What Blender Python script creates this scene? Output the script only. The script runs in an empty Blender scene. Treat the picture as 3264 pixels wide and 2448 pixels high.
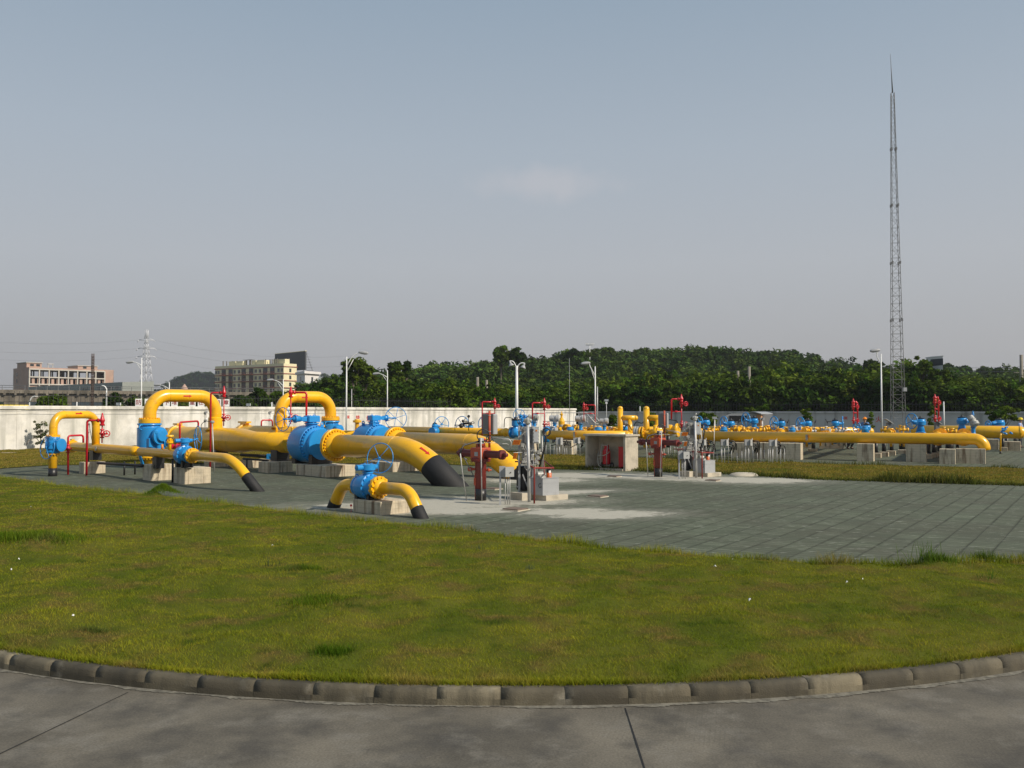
import bpy, math, random
import numpy as np
from mathutils import Vector, Matrix

# ---------------------------------------------------------------- camera, sky, sun, exposure
SC = bpy.context.scene
COL = SC.collection
F, CX, CY, HOR, EYE = 2850.0, 1632.0, 1224.0, 1309.0, 2.2
PITCH = math.atan((HOR - CY) / F)
cam_d = bpy.data.cameras.new("camera")
cam_d.sensor_width = 36.0
cam_d.lens = 36.0 * F / 3264.0
cam_d.clip_start = 0.1
cam_d.clip_end = 9000.0
cam = bpy.data.objects.new("camera", cam_d)
cam.location = (0, 0, EYE)
cam.rotation_euler = (math.pi / 2 + PITCH, 0, 0)
COL.objects.link(cam)
SC.camera = cam

SUN_EL = math.radians(36)
SUN_AZ = math.radians(118)          # clockwise from +Y: behind the camera on its right
to_sun = Vector((math.sin(SUN_AZ) * math.cos(SUN_EL), math.cos(SUN_AZ) * math.cos(SUN_EL), math.sin(SUN_EL)))
W = bpy.data.worlds.new("World")
SC.world = W
W.use_nodes = True
nt = W.node_tree
nt.nodes.clear()
wo = nt.nodes.new("ShaderNodeOutputWorld")
bg = nt.nodes.new("ShaderNodeBackground")
sky = nt.nodes.new("ShaderNodeTexSky")
sky.sky_type = 'NISHITA'
sky.sun_disc = False
sky.sun_elevation = SUN_EL
sky.sun_rotation = SUN_AZ
sky.air_density = 1.0
sky.dust_density = 5.0
sky.ozone_density = 1.0
sky.altitude = 0
tc = nt.nodes.new("ShaderNodeTexCoord")
sep = nt.nodes.new("ShaderNodeSeparateXYZ")
nt.links.new(tc.outputs["Generated"], sep.inputs[0])
ramp = nt.nodes.new("ShaderNodeValToRGB")
nt.links.new(sep.outputs["Z"], ramp.inputs[0])
SKY_STOPS = [(0.0, (3.85, 3.85, 4.0)), (0.06, (4.2, 4.2, 4.35)), (0.16, (4.5, 4.7, 5.0)), (0.28, (3.95, 4.5, 5.1)),
             (0.46, (2.75, 3.6, 4.5)), (1.0, (1.9, 2.9, 4.3))]
SMAX = 6.0
cr = ramp.color_ramp
while len(cr.elements) < len(SKY_STOPS):
    cr.elements.new(0.5)
for e, (p, c) in zip(cr.elements, SKY_STOPS):
    e.position = p
    e.color = (c[0] / SMAX, c[1] / SMAX, c[2] / SMAX, 1)
gain = nt.nodes.new("ShaderNodeVectorMath")
gain.operation = 'SCALE'
gain.inputs["Scale"].default_value = SMAX
nt.links.new(ramp.outputs[0], gain.inputs[0])
# haze layer of the far air over the Nishita sky
mx = nt.nodes.new("ShaderNodeMix")
mx.data_type = 'RGBA'
mx.inputs[0].default_value = 0.85
nt.links.new(sky.outputs[0], mx.inputs[6])
nt.links.new(gain.outputs[0], mx.inputs[7])
# one small faint cloud high over the wood
nrm = nt.nodes.new("ShaderNodeVectorMath"); nrm.operation = 'NORMALIZE'
nt.links.new(tc.outputs["Generated"], nrm.inputs[0])
mp = nt.nodes.new("ShaderNodeMapping"); mp.vector_type = 'TEXTURE'
mp.inputs["Location"].default_value = (0.030, 0.95, 0.248)
mp.inputs["Scale"].default_value = (0.085, 0.6, 0.018)
nt.links.new(nrm.outputs[0], mp.inputs[0])
ln = nt.nodes.new("ShaderNodeVectorMath"); ln.operation = 'LENGTH'
nt.links.new(mp.outputs[0], ln.inputs[0])
nz = nt.nodes.new("ShaderNodeTexNoise"); nz.inputs["Scale"].default_value = 26; nz.inputs["Detail"].default_value = 6
nt.links.new(nrm.outputs[0], nz.inputs["Vector"])
ma = nt.nodes.new("ShaderNodeMath"); ma.operation = 'MULTIPLY_ADD'
nt.links.new(nz.outputs[0], ma.inputs[0]); ma.inputs[1].default_value = -1.9
nt.links.new(ln.outputs["Value"], ma.inputs[2])
mr = nt.nodes.new("ShaderNodeMapRange")
mr.inputs["From Min"].default_value = -0.75; mr.inputs["From Max"].default_value = 0.25
mr.inputs["To Min"].default_value = 0.36; mr.inputs["To Max"].default_value = 0.0
nt.links.new(ma.outputs[0], mr.inputs["Value"])
mc = nt.nodes.new("ShaderNodeMix"); mc.data_type = 'RGBA'
nt.links.new(mr.outputs[0], mc.inputs[0])
nt.links.new(mx.outputs[2], mc.inputs[6])
mc.inputs[7].default_value = (5.4, 5.2, 5.4, 1)
bg.inputs[1].default_value = 0.1
nt.links.new(mc.outputs[2], bg.inputs[0])
nt.links.new(bg.outputs[0], wo.inputs[0])

sun_d = bpy.data.lights.new("sun", 'SUN')
sun_d.energy = 4.1
sun_d.angle = math.radians(1.5)
sun_d.color = (1.0, 0.90, 0.76)
sun = bpy.data.objects.new("sun", sun_d)
sun.rotation_euler = to_sun.to_track_quat('Z', 'Y').to_euler()
sun.location = (20, -20, 40)
COL.objects.link(sun)
SC.view_settings.view_transform = 'Standard'
SC.view_settings.look = 'None'
SC.view_settings.exposure = 0.12
SC.view_settings.gamma = 1.0
SC.view_settings.use_curve_mapping = False
SC.render.engine = 'CYCLES'
SC.cycles.use_denoising = True
SC.cycles.max_bounces = 6
SC.cycles.volume_bounces = 0
SC.cycles.transparent_max_bounces = 8
SC.cycles.caustics_reflective = False
SC.cycles.caustics_refractive = False

R = random.Random(7)
NP = np.random.default_rng(11)

# ---------------------------------------------------------------- from the photo's measured pixels to places on the site
def ray(px, py):
    u = (px - CX) / F
    v = (CY - py) / F
    return Vector((u, math.cos(PITCH) - v * math.sin(PITCH), math.sin(PITCH) + v * math.cos(PITCH)))

def at(px, py, Y):
    r = ray(px, py)
    return Vector((r.x, r.y, r.z)) * (Y / r.y) + Vector((0, 0, EYE))

def gp(px, py, z=0.0):
    r = ray(px, py)
    return r * ((z - EYE) / r.z) + Vector((0, 0, EYE))

def onpx(P, d, px):
    """the point of the line P + s d (plan) seen in pixel column px"""
    k = (px - CX) / F
    # x/(y cos + (z-eye) sin) = k, nearly x/y = k
    c, s_ = math.cos(PITCH), math.sin(PITCH)
    yy = P.y * c + (P.z - EYE) * s_
    dd = d.y * c + d.z * s_
    s = (k * yy - P.x) / (d.x - k * dd)
    return P + d * s

def V(*a):
    return Vector(a)

def dirv(x, y, z=0.0):
    return Vector((x, y, z)).normalized()

A1 = dirv(0.70, -0.714)      # along the left pipes, towards the camera on the right
B1 = dirv(0.714, 0.70)       # across them, away to the right
A2 = dirv(0.89, -0.456)      # along the right headers
B2 = dirv(0.456, 0.89)
Z = Vector((0, 0, 1))

# ---------------------------------------------------------------- mesh builder
class MB:
    def __init__(s):
        s.v = []; s.f = []; s.sm = []; s.c = None
    def add(s, vs, fs, smooth):
        o = len(s.v)
        s.v.extend([tuple(p) for p in vs])
        for f in fs:
            s.f.append(tuple(i + o for i in f))
        s.sm.extend(smooth if isinstance(smooth, list) else [smooth] * len(fs))
        return s
    def obox(s, c, ax, ay, az):
        """box about centre c with half-axis vectors"""
        c = Vector(c)
        vs = [c + ax * i + ay * j + az * k for k in (-1, 1) for j in (-1, 1) for i in (-1, 1)]
        fs = [(0, 2, 3, 1), (4, 5, 7, 6), (0, 1, 5, 4), (2, 6, 7, 3), (0, 4, 6, 2), (1, 3, 7, 5)]
        return s.add(vs, fs, False)
    def box(s, c, sx, sy, sz, d=None):
        d = d or Vector((1, 0, 0))
        e = Vector((-d.y, d.x, 0))
        return s.obox(c, d * sx / 2, e * sy / 2, Z * sz / 2)
    def rbox(s, c, sx, sy, sz, d=None, b=0.02):
        """box standing on its bottom-centre point with bevelled vertical and top edges"""
        d = d or Vector((1, 0, 0)); e = Vector((-d.y, d.x, 0)); c = Vector(c)
        def ring(hx, hy, bb, z):
            pts = [(hx - bb, -hy), (hx, -hy + bb), (hx, hy - bb), (hx - bb, hy), (-hx + bb, hy), (-hx, hy - bb), (-hx, -hy + bb), (-hx + bb, -hy)]
            return [c + d * x + e * y + Z * z for x, y in pts]
        hx, hy = sx / 2, sy / 2
        vs = ring(hx, hy, b, 0) + ring(hx, hy, b, sz - b) + ring(hx - b * .7, hy - b * .7, b, sz)
        fs = []
        for k in (0, 8):
            for i in range(8):
                j = (i + 1) % 8
                fs.append((k + i, k + j, k + 8 + j, k + 8 + i))
        fs.append(tuple(range(16, 24))); fs.append(tuple(range(7, -1, -1)))
        return s.add(vs, fs, False)
    def tube(s, pts, r, n=12, cap=True, smooth=True):
        pts = [Vector(p) for p in pts]
        m = len(pts)
        rs = r if isinstance(r, (list, tuple)) else [r] * m
        tang = []
        for i in range(m):
            if i == 0: t = pts[1] - pts[0]
            elif i == m - 1: t = pts[-1] - pts[-2]
            else: t = (pts[i + 1] - pts[i]).normalized() + (pts[i] - pts[i - 1]).normalized()
            if t.length < 1e-9: t = tang[-1] if tang else Z
            tang.append(t.normalized())
        t0 = tang[0]
        u = t0.cross(Z if abs(t0.z) < .9 else Vector((1, 0, 0))).normalized()
        vs = []
        for i in range(m):
            t = tang[i]
            u = (u - t * u.dot(t)).normalized()
            w = t.cross(u)
            for k in range(n):
                a = 2 * math.pi * k / n
                vs.append(pts[i] + (u * math.cos(a) + w * math.sin(a)) * rs[i])
        fs = []; sm = []
        for i in range(m - 1):
            for k in range(n):
                k2 = (k + 1) % n
                fs.append((i * n + k, i * n + k2, (i + 1) * n + k2, (i + 1) * n + k)); sm.append(smooth)
        if cap:
            fs.append(tuple(range(n - 1, -1, -1))); sm.append(False)
            fs.append(tuple((m - 1) * n + k for k in range(n))); sm.append(False)
        return s.add(vs, fs, sm)
    def cyl(s, p0, p1, r, r1=None, n=16):
        return s.tube([p0, p1], [r, r if r1 is None else r1], n)
    def lathe(s, p, axis, prof, n=24):
        """prof: (distance along axis, radius)"""
        p = Vector(p); axis = Vector(axis).normalized()
        u = axis.cross(Z if abs(axis.z) < .9 else Vector((1, 0, 0))).normalized(); w = axis.cross(u)
        vs = []; fs = []; sm = []
        def ring(d, r):
            for k in range(n):
                a = 2 * math.pi * k / n
                vs.append(p + axis * d + (u * math.cos(a) + w * math.sin(a)) * max(r, 1e-4))
            return len(vs) - n
        ang = [math.atan2(prof[i + 1][1] - prof[i][1], prof[i + 1][0] - prof[i][0]) for i in range(len(prof) - 1)]
        first = cur = ring(*prof[0])
        for i in range(len(prof) - 1):
            if i and abs(ang[i] - ang[i - 1]) > .40:      # a hard edge gets its own ring
                cur = ring(*prof[i])
            nx = ring(*prof[i + 1])
            for k in range(n):
                k2 = (k + 1) % n
                fs.append((cur + k, cur + k2, nx + k2, nx + k)); sm.append(True)
            cur = nx
        fs.append(tuple(first + k for k in range(n - 1, -1, -1))); sm.append(False)
        fs.append(tuple(cur + k for k in range(n))); sm.append(False)
        return s.add(vs, fs, sm)
    def torus(s, c, axis, Rr, r, n=36, m=8):
        c = Vector(c); axis = Vector(axis).normalized()
        u = axis.cross(Z if abs(axis.z) < .9 else Vector((1, 0, 0))).normalized(); w = axis.cross(u)
        vs = []; fs = []
        for i in range(n):
            a = 2 * math.pi * i / n
            e = u * math.cos(a) + w * math.sin(a)
            for k in range(m):
                b = 2 * math.pi * k / m
                vs.append(c + e * (Rr + r * math.cos(b)) + axis * (r * math.sin(b)))
        for i in range(n):
            i2 = (i + 1) % n
            for k in range(m):
                k2 = (k + 1) % m
                fs.append((i * m + k, i2 * m + k, i2 * m + k2, i * m + k2))
        return s.add(vs, fs, True)
    def ball(s, c, r, n=16, m=10, axis=Z, half=False):
        top = math.pi / 2
        prof = []
        lo = 0 if half else -top
        for i in range(m + 1):
            a = lo + (top - lo) * i / m
            prof.append((r * math.sin(a), r * math.cos(a)))
        return s.lathe(c, axis, prof, n)
    def bolts(s, c, axis, Rb, n, r, l, off=0.0):
        c = Vector(c); axis = Vector(axis).normalized()
        u = axis.cross(Z if abs(axis.z) < .9 else Vector((1, 0, 0))).normalized(); w = axis.cross(u)
        for i in range(n):
            a = 2 * math.pi * (i + .5) / n
            p = c + (u * math.cos(a) + w * math.sin(a)) * Rb + axis * off
            s.tube([p - axis * l / 2, p + axis * l / 2], r, 6, smooth=False)
        return s
    def wheel(s, c, axis, Rr, r, spokes=6, hub=None, dish=0.0):
        c = Vector(c); axis = Vector(axis).normalized()
        s.torus(c, axis, Rr, r, 40, 8)
        u = axis.cross(Z if abs(axis.z) < .9 else Vector((1, 0, 0))).normalized(); w = axis.cross(u)
        h = c - axis * dish
        for i in range(spokes):
            a = 2 * math.pi * (i + .3) / spokes
            e = u * math.cos(a) + w * math.sin(a)
            s.cyl(h, c + e * Rr, r * .75, n=6)
        s.cyl(h - axis * r * 2.2, h + axis * r * 2.2, r * 2.4, n=10)
        return s
    def hex(s, c, axis, r, l):
        axis = Vector(axis).normalized(); c = Vector(c)
        return s.tube([c - axis * l / 2, c + axis * l / 2], r, 6, smooth=False)
    def build(s, name, mat, parent=None, **tags):
        me = bpy.data.meshes.new(name)
        off = Vector((0, 0, 0))
        q = parent
        while q is not None:
            off = off + q.location; q = q.parent
        vs = np.array(s.v, dtype=float).reshape(-1, 3)
        if parent is not None:
            vs = vs - np.array(off)
            ori = None
        else:
            lo = vs.min(0); hi = vs.max(0)
            ori = np.array([(lo[0] + hi[0]) / 2, (lo[1] + hi[1]) / 2, lo[2]])
            if tags.pop("origin0", False): ori = np.zeros(3)
            vs = vs - ori
        me.from_pydata([tuple(p) for p in vs], [], s.f)
        me.polygons.foreach_set("use_smooth", s.sm)
        if s.c is not None:
            at_ = me.color_attributes.new("tint", 'FLOAT_COLOR', 'POINT')
            at_.data.foreach_set("color", np.array(s.c, dtype=np.float32).ravel())
        me.update()
        o = bpy.data.objects.new(name, me)
        me.materials.append(mat)
        COL.objects.link(o)
        if parent is not None: o.parent = parent
        else: o.location = ori
        tag(o, **tags)
        return o

def tag(o, label=None, cat=None, group=None, kind=None):
    if label: o["label"] = label
    if cat: o["category"] = cat
    if group: o["group"] = group
    if kind: o["kind"] = kind
    return o

def thing(name, loc, label, cat, group=None):
    o = bpy.data.objects.new(name, None)
    o.empty_display_size = .2
    COL.objects.link(o)
    o.location = loc
    return tag(o, label, cat, group)

def copy_thing(root, loc, label, rz=None, group=None, scale=None, parent=None):
    kids = list(root.children)
    r = root.copy(); COL.objects.link(r)
    if parent is None:
        r.location = loc
        if rz is not None: r.rotation_euler = (0, 0, rz)
        if scale is not None: r.scale = scale if isinstance(scale, (tuple, list)) else (scale,) * 3
        if label: r["label"] = label
        if group: r["group"] = group
    else:
        r.parent = parent
    for c in kids:
        copy_thing(c, None, None, parent=r)
    return r

def fillet(pts, rad, k=8):
    """polyline with corners rounded to radius rad"""
    pts = [Vector(p) for p in pts]
    rads = rad if isinstance(rad, (list, tuple)) else [rad] * len(pts)
    out = [pts[0]]
    for i in range(1, len(pts) - 1):
        a, b, c = pts[i - 1], pts[i], pts[i + 1]
        u = (a - b).normalized(); w = (c - b).normalized()
        ang = math.acos(max(-1, min(1, u.dot(w))))
        if ang > math.pi - 0.02:
            out.append(b); continue
        t = min(rads[i] / math.tan(ang / 2), (a - b).length * .49 if i > 1 else (a - b).length * .98, (c - b).length * .49 if i < len(pts) - 2 else (c - b).length * .98)
        rr = t * math.tan(ang / 2)
        bis = (u + w).normalized()
        cen = b + bis * (rr / math.sin(ang / 2))
        p0 = b + u * t; p1 = b + w * t
        e0 = (p0 - cen); e1 = (p1 - cen)
        tot = e0.angle(e1)
        ax = e0.cross(e1).normalized()
        for j in range(k + 1):
            out.append(cen + Matrix.Rotation(tot * j / k, 3, ax) @ e0)
    out.append(pts[-1])
    return out

# ---------------------------------------------------------------- materials
def mat(name, col, rough=.5, metal=0.0, var=.12, vscale=2.0, bump=0.0, bscale=40.0, dirt=None, spec=.5, tint=False, streak=None, hue=None, coat=0.0, tiles=0.0):
    m = bpy.data.materials.new(name)
    m.use_nodes = True
    t = m.node_tree; N = t.nodes; L = t.links
    b = N["Principled BSDF"]
    b.inputs["Roughness"].default_value = rough
    b.inputs["Metallic"].default_value = metal
    b.inputs["Specular IOR Level"].default_value = spec
    if coat:
        b.inputs["Coat Weight"].default_value = coat
        b.inputs["Coat Roughness"].default_value = .15
    geo = N.new("ShaderNodeNewGeometry")
    pos = geo.outputs["Position"]
    c = N.new("ShaderNodeRGB"); c.outputs[0].default_value = (*col, 1)
    cur = c.outputs[0]
    def mixc(fac, other, cur, mode='MIX'):
        q = N.new("ShaderNodeMix"); q.data_type = 'RGBA'; q.blend_type = mode
        if isinstance(fac, float): q.inputs[0].default_value = fac
        else: L.new(fac, q.inputs[0])
        L.new(cur, q.inputs[6])
        if isinstance(other, tuple): q.inputs[7].default_value = (*other, 1)
        else: L.new(other, q.inputs[7])
        return q.outputs[2]
    def noise(scale, detail=4, vec=None, rough_=.6):
        n = N.new("ShaderNodeTexNoise"); n.inputs["Scale"].default_value = scale; n.inputs["Detail"].default_value = detail
        n.inputs["Roughness"].default_value = rough_
        L.new(vec or pos, n.inputs["Vector"]); return n.outputs[0]
    def rng(src, a, b_, c_=0.0, d=1.0):
        q = N.new("ShaderNodeMapRange"); q.inputs[1].default_value = a; q.inputs[2].default_value = b_
        q.inputs[3].default_value = c_; q.inputs[4].default_value = d
        L.new(src, q.inputs[0]); return q.outputs[0]
    if tint:
        a_ = N.new("ShaderNodeAttribute"); a_.attribute_name = "tint"
        cur = mixc(1.0, a_.outputs["Color"], cur, 'MULTIPLY')
    if var:
        v = rng(noise(vscale, 5), .3, .7, 1 - var, 1 + var)
        q = N.new("ShaderNodeVectorMath"); q.operation = 'SCALE'
        L.new(cur, q.inputs[0]); L.new(v, q.inputs["Scale"]); cur = q.outputs[0]
    if hue:   # (other colour, noise scale, lo, hi)
        cur = mixc(rng(noise(hue[1], 5), hue[2], hue[3]), hue[0], cur)
    if dirt:  # (colour, noise scale, lo, hi, amount)
        cur = mixc(rng(noise(dirt[1], 6), dirt[2], dirt[3], 0, dirt[4]), dirt[0], cur)
    if streak:  # vertical run marks: (colour, scale, lo, hi, amount)
        mp_ = N.new("ShaderNodeMapping"); mp_.inputs["Scale"].default_value = (1, 1, .08)
        L.new(pos, mp_.inputs[0])
        cur = mixc(rng(noise(streak[1], 5, mp_.outputs[0]), streak[2], streak[3], 0, streak[4]), streak[0], cur)
    if tiles:  # grid of facing tiles: faint dark joints along height and width
        sp_ = N.new("ShaderNodeSeparateXYZ"); L.new(pos, sp_.inputs[0])
        pr_ = N.new("ShaderNodeMath"); pr_.operation = 'MULTIPLY_ADD'; pr_.inputs[1].default_value = .9; L.new(sp_.outputs[0], pr_.inputs[0]); L.new(sp_.outputs[1], pr_.inputs[2])
        last = None
        for o_, w_ in ((sp_.outputs[2], tiles), (pr_.outputs[0], tiles * 1.6)):
            dv_ = N.new("ShaderNodeMath"); dv_.operation = 'DIVIDE'; dv_.inputs[1].default_value = w_; L.new(o_, dv_.inputs[0])
            pp_ = N.new("ShaderNodeMath"); pp_.operation = 'PINGPONG'; pp_.inputs[1].default_value = .5; L.new(dv_.outputs[0], pp_.inputs[0])
            cur = mixc(rng(pp_.outputs[0], .02, .08, .22, 0), (.11, .095, .07), cur)
    L.new(cur, b.inputs["Base Color"])
    if bump:
        bp = N.new("ShaderNodeBump"); bp.inputs["Strength"].default_value = bump; bp.inputs["Distance"].default_value = .02
        L.new(noise(bscale, 4), bp.inputs["Height"]); L.new(bp.outputs[0], b.inputs["Normal"])
    return m

def foliage(name, col, col2, tr=.25, vs=.25):
    m = bpy.data.materials.new(name); m.use_nodes = True
    t = m.node_tree; N = t.nodes; L = t.links; N.clear()
    out = N.new("ShaderNodeOutputMaterial")
    d = N.new("ShaderNodeBsdfDiffuse"); tl = N.new("ShaderNodeBsdfTranslucent"); ms = N.new("ShaderNodeMixShader")
    ms.inputs[0].default_value = tr
    oi = N.new("ShaderNodeObjectInfo"); geo = N.new("ShaderNodeNewGeometry")
    n = N.new("ShaderNodeTexNoise"); n.inputs["Scale"].default_value = vs; n.inputs["Detail"].default_value = 5
    L.new(geo.outputs["Position"], n.inputs["Vector"])
    ad = N.new("ShaderNodeMath"); ad.operation = 'ADD'; ad.inputs[1].default_value = 0
    at_ = N.new("ShaderNodeAttribute"); at_.attribute_name = "tint"
    sm_ = N.new("ShaderNodeMath"); sm_.operation = 'MULTIPLY_ADD'; sm_.inputs[1].default_value = .5
    L.new(oi.outputs["Random"], sm_.inputs[0]); L.new(n.outputs[0], sm_.inputs[2])
    r = N.new("ShaderNodeMapRange"); r.inputs[1].default_value = .45; r.inputs[2].default_value = 1.05
    L.new(sm_.outputs[0], r.inputs[0])
    q = N.new("ShaderNodeMix"); q.data_type = 'RGBA'
    L.new(r.outputs[0], q.inputs[0]); q.inputs[6].default_value = (*col, 1); q.inputs[7].default_value = (*col2, 1)
    q2 = N.new("ShaderNodeMix"); q2.data_type = 'RGBA'; q2.blend_type = 'MULTIPLY'; q2.inputs[0].default_value = 1
    L.new(q.outputs[2], q2.inputs[6]); L.new(at_.outputs["Color"], q2.inputs[7])
    L.new(q2.outputs[2], d.inputs[0]); L.new(q2.outputs[2], tl.inputs[0])
    L.new(d.outputs[0], ms.inputs[1]); L.new(tl.outputs[0], ms.inputs[2]); L.new(ms.outputs[0], out.inputs[0])
    return m

M = {}
M['yellow'] = mat("yellow_paint", (.86, .455, .004), .30, var=.07, vscale=1.2, dirt=((.40, .22, .06), 4, .54, .76, .55), hue=((.74, .40, .02), .9, .42, .7), coat=.2)
M['blue'] = mat("blue_paint", (.014, .245, .60), .35, var=.08, dirt=((.10, .16, .25), 6, .62, .8, .4), coat=.2)
M['red'] = mat("red_paint", (.52, .010, .022), .38, var=.1, coat=.2)
M['rust'] = mat("orange_red_paint", (.46, .075, .03), .5, var=.14, dirt=((.12, .04, .02), 8, .58, .75, .6))
M['maroon'] = mat("dark_red_paint", (.12, .015, .014), .45, var=.15)
M['black'] = mat("black_paint", (.014, .014, .016), .4, var=.3)
M['tar'] = mat("black_wrap", (.010, .010, .011), .7, var=.35, bump=.3, bscale=25)
M['hose'] = mat("black_hose", (.012, .012, .012), .45)
M['conc'] = mat("tiled_concrete", (.55, .475, .345), .8, var=.12, vscale=3, bump=.2, bscale=60, streak=((.12, .065, .03), 7, .52, .66, .85), dirt=((.17, .16, .13), 3, .50, .70, .6), tiles=.11)
M['conc2'] = mat("plain_concrete", (.47, .42, .33), .85, var=.14, vscale=2.5, bump=.3, bscale=50, dirt=((.16, .15, .12), 3, .52, .72, .6))
M['gray'] = mat("grey_enamel", (.34, .35, .36), .42, var=.08, dirt=((.18, .16, .14), 6, .58, .75, .4))
M['dgray'] = mat("dark_grey_enamel", (.13, .135, .14), .5, var=.1)
M['galv'] = mat("galvanised_steel", (.47, .47, .46), .45, metal=.25, var=.15, vscale=8)
M['white'] = mat("white_enamel", (.72, .73, .72), .4, var=.06)
M['cream'] = mat("cream_paint", (.60, .60, .52), .5, var=.06)
M['silver'] = mat("machined_parts", (.36, .36, .33), .45, metal=.12, var=.4, vscale=14)
M['orange'] = mat("orange_sign", (.85, .27, .01), .5, var=.1)
M['signred'] = mat("red_lettering", (.55, .02, .015), .6, var=.1)
M['signdark'] = mat('dark_red_lettering', (.22, .012, .02), .6, var=.1)
M['skin'] = mat("skin", (.42, .24, .16), .6, var=.05)
M['shirt'] = mat("blue_work_shirt", (.10, .20, .42), .8, var=.1)
M['shirt2'] = mat("pale_blue_work_shirt", (.30, .38, .60), .8, var=.1)
M['trousers'] = mat("dark_trousers", (.03, .035, .05), .85, var=.2)
M['helmeto'] = mat("orange_helmet", (.85, .28, .01), .3, var=.03)
M['helmety'] = mat("yellow_helmet", (.82, .62, .02), .3, var=.03)
M['hair'] = mat("black_hair", (.01, .01, .01), .6)
M['brown'] = mat("dark_brown_boot", (.03, .02, .015), .7)
M['manhole'] = mat("red_brown_cover", (.15, .11, .085), .9, var=.3, vscale=8)
# ---------------------------------------------------------------- the setting: ground, road, kerb, paving, lawns
def sheet(name, pts, z, m, kind='structure', tri=True, label=None):
    import bmesh
    bm = bmesh.new()
    vs = [bm.verts.new((p[0], p[1], z)) for p in pts]
    es = [bm.edges.new((vs[i], vs[(i + 1) % len(vs)])) for i in range(len(vs))]
    bmesh.ops.triangle_fill(bm, use_beauty=True, use_dissolve=False, edges=es, normal=(0, 0, 1))
    for f in bm.faces:
        f.normal_update()
        if f.normal.z < 0: f.normal_flip()
    me = bpy.data.meshes.new(name); bm.to_mesh(me); bm.free()
    me.materials.append(m)
    o = bpy.data.objects.new(name, me); COL.objects.link(o)
    return tag(o, label, None, None, kind)

KC = Vector((0.03, 18.04, 0)); KR = 11.01
M['earth'] = mat("earth", (.09, .085, .05), .95, var=.3, vscale=.3, hue=((.05, .07, .025), .15, .4, .6))
sheet("ground", [(-4000, -300), (4000, -300), (4000, 6000), (-4000, 6000)], -.16, M['earth'])

# road of brushed concrete
def road_mat():
    m = mat("brushed_concrete", (.120, .106, .080), .9, var=.42, vscale=.9, bump=.12, bscale=90, dirt=((.045, .041, .034), 2.1, .46, .68, .7), hue=((.17, .155, .125), 2.6, .5, .72))
    t = m.node_tree; N = t.nodes; L = t.links
    b = N["Principled BSDF"]; geo = N.new("ShaderNodeNewGeometry")
    src = b.inputs["Base Color"].links[0].from_socket
    # fine broom lines, bending with the kerb: bands in the direction round the island
    w = N.new("ShaderNodeTexWave"); w.wave_type = 'BANDS'; w.bands_direction = 'X'
    mp_ = N.new("ShaderNodeMapping"); mp_.inputs["Rotation"].default_value = (0, 0, .25)
    L.new(geo.outputs["Position"], mp_.inputs[0]); L.new(mp_.outputs[0], w.inputs[0])
    w.inputs["Scale"].default_value = 9; w.inputs["Distortion"].default_value = .8; w.inputs["Detail"].default_value = 1; w.inputs["Detail Scale"].default_value = .6
    n = N.new("ShaderNodeTexNoise"); n.inputs["Scale"].default_value = .8; n.inputs["Detail"].default_value = 4
    L.new(geo.outputs["Position"], n.inputs["Vector"])
    mr_ = N.new("ShaderNodeMapRange"); mr_.inputs[1].default_value = .48; mr_.inputs[2].default_value = .62; mr_.inputs[3].default_value = 0; mr_.inputs[4].default_value = .2
    L.new(n.outputs[0], mr_.inputs[0])
    p = N.new("ShaderNodeMath"); p.operation = 'POWER'; p.inputs[1].default_value = 9; L.new(w.outputs["Fac"], p.inputs[0])
    mu = N.new("ShaderNodeMath"); mu.operation = 'MULTIPLY'; L.new(p.outputs[0], mu.inputs[0]); L.new(mr_.outputs[0], mu.inputs[1])
    q = N.new("ShaderNodeMix"); q.data_type = 'RGBA'; L.new(mu.outputs[0], q.inputs[0]); L.new(src, q.inputs[6]); q.inputs[7].default_value = (.05, .048, .04, 1)
    # fine speckle of the aggregate
    n2 = N.new("ShaderNodeTexNoise"); n2.inputs["Scale"].default_value = 60; n2.inputs["Detail"].default_value = 3
    L.new(geo.outputs["Position"], n2.inputs["Vector"])
    m2 = N.new("ShaderNodeMapRange"); m2.inputs[1].default_value = .3; m2.inputs[2].default_value = .7; m2.inputs[3].default_value = .78; m2.inputs[4].default_value = 1.22
    L.new(n2.outputs[0], m2.inputs[0])
    sc_ = N.new("ShaderNodeVectorMath"); sc_.operation = 'SCALE'; L.new(q.outputs[2], sc_.inputs[0]); L.new(m2.outputs[0], sc_.inputs["Scale"])
    L.new(sc_.outputs[0], b.inputs["Base Color"])
    return m
M['road'] = road_mat()
road_pts = [(-14, -3), (14, -3), (16, 30)]
arc = [(KC.x + (KR - .08) * math.sin(a), KC.y - (KR - .08) * math.cos(a)) for a in [math.radians(d) for d in range(90, -91, -3)]]
road = sheet("road", [(-60, -14), (60, -14), (60, 18.04)] + arc + [(-60, 18.04)], -.10, M['road'])
M['joint'] = mat("joint_filler", (.012, .012, .011), .9)
def strip(name, p, q, w, z, m, parent=None):
    d = (q - p).normalized(); e = Vector((-d.y, d.x, 0)) * w / 2
    k = 14; mb = MB()
    L_, R_ = [], []
    for i in range(k + 1):
        c = p.lerp(q, i / k); j = 0.35 * w * (R.random() - .5); ww = .6 + .8 * R.random()
        L_.append((c.x + e.x * ww + e.x * j, c.y + e.y * ww, z)); R_.append((c.x - e.x * ww, c.y - e.y * ww, z))
    mb.add(L_ + R_, [(i, i + 1, k + 2 + i, k + 1 + i) for i in range(k)], False)
    return mb.build(name, m, parent)
p0 = gp(1993, 2258, -.1); p1 = gp(2054, 2448, -.1); p1 = p0 + (p1 - p0) * 3
strip("expansion_joint", p0, p1, .012, -.096, M['joint'], road)
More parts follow.
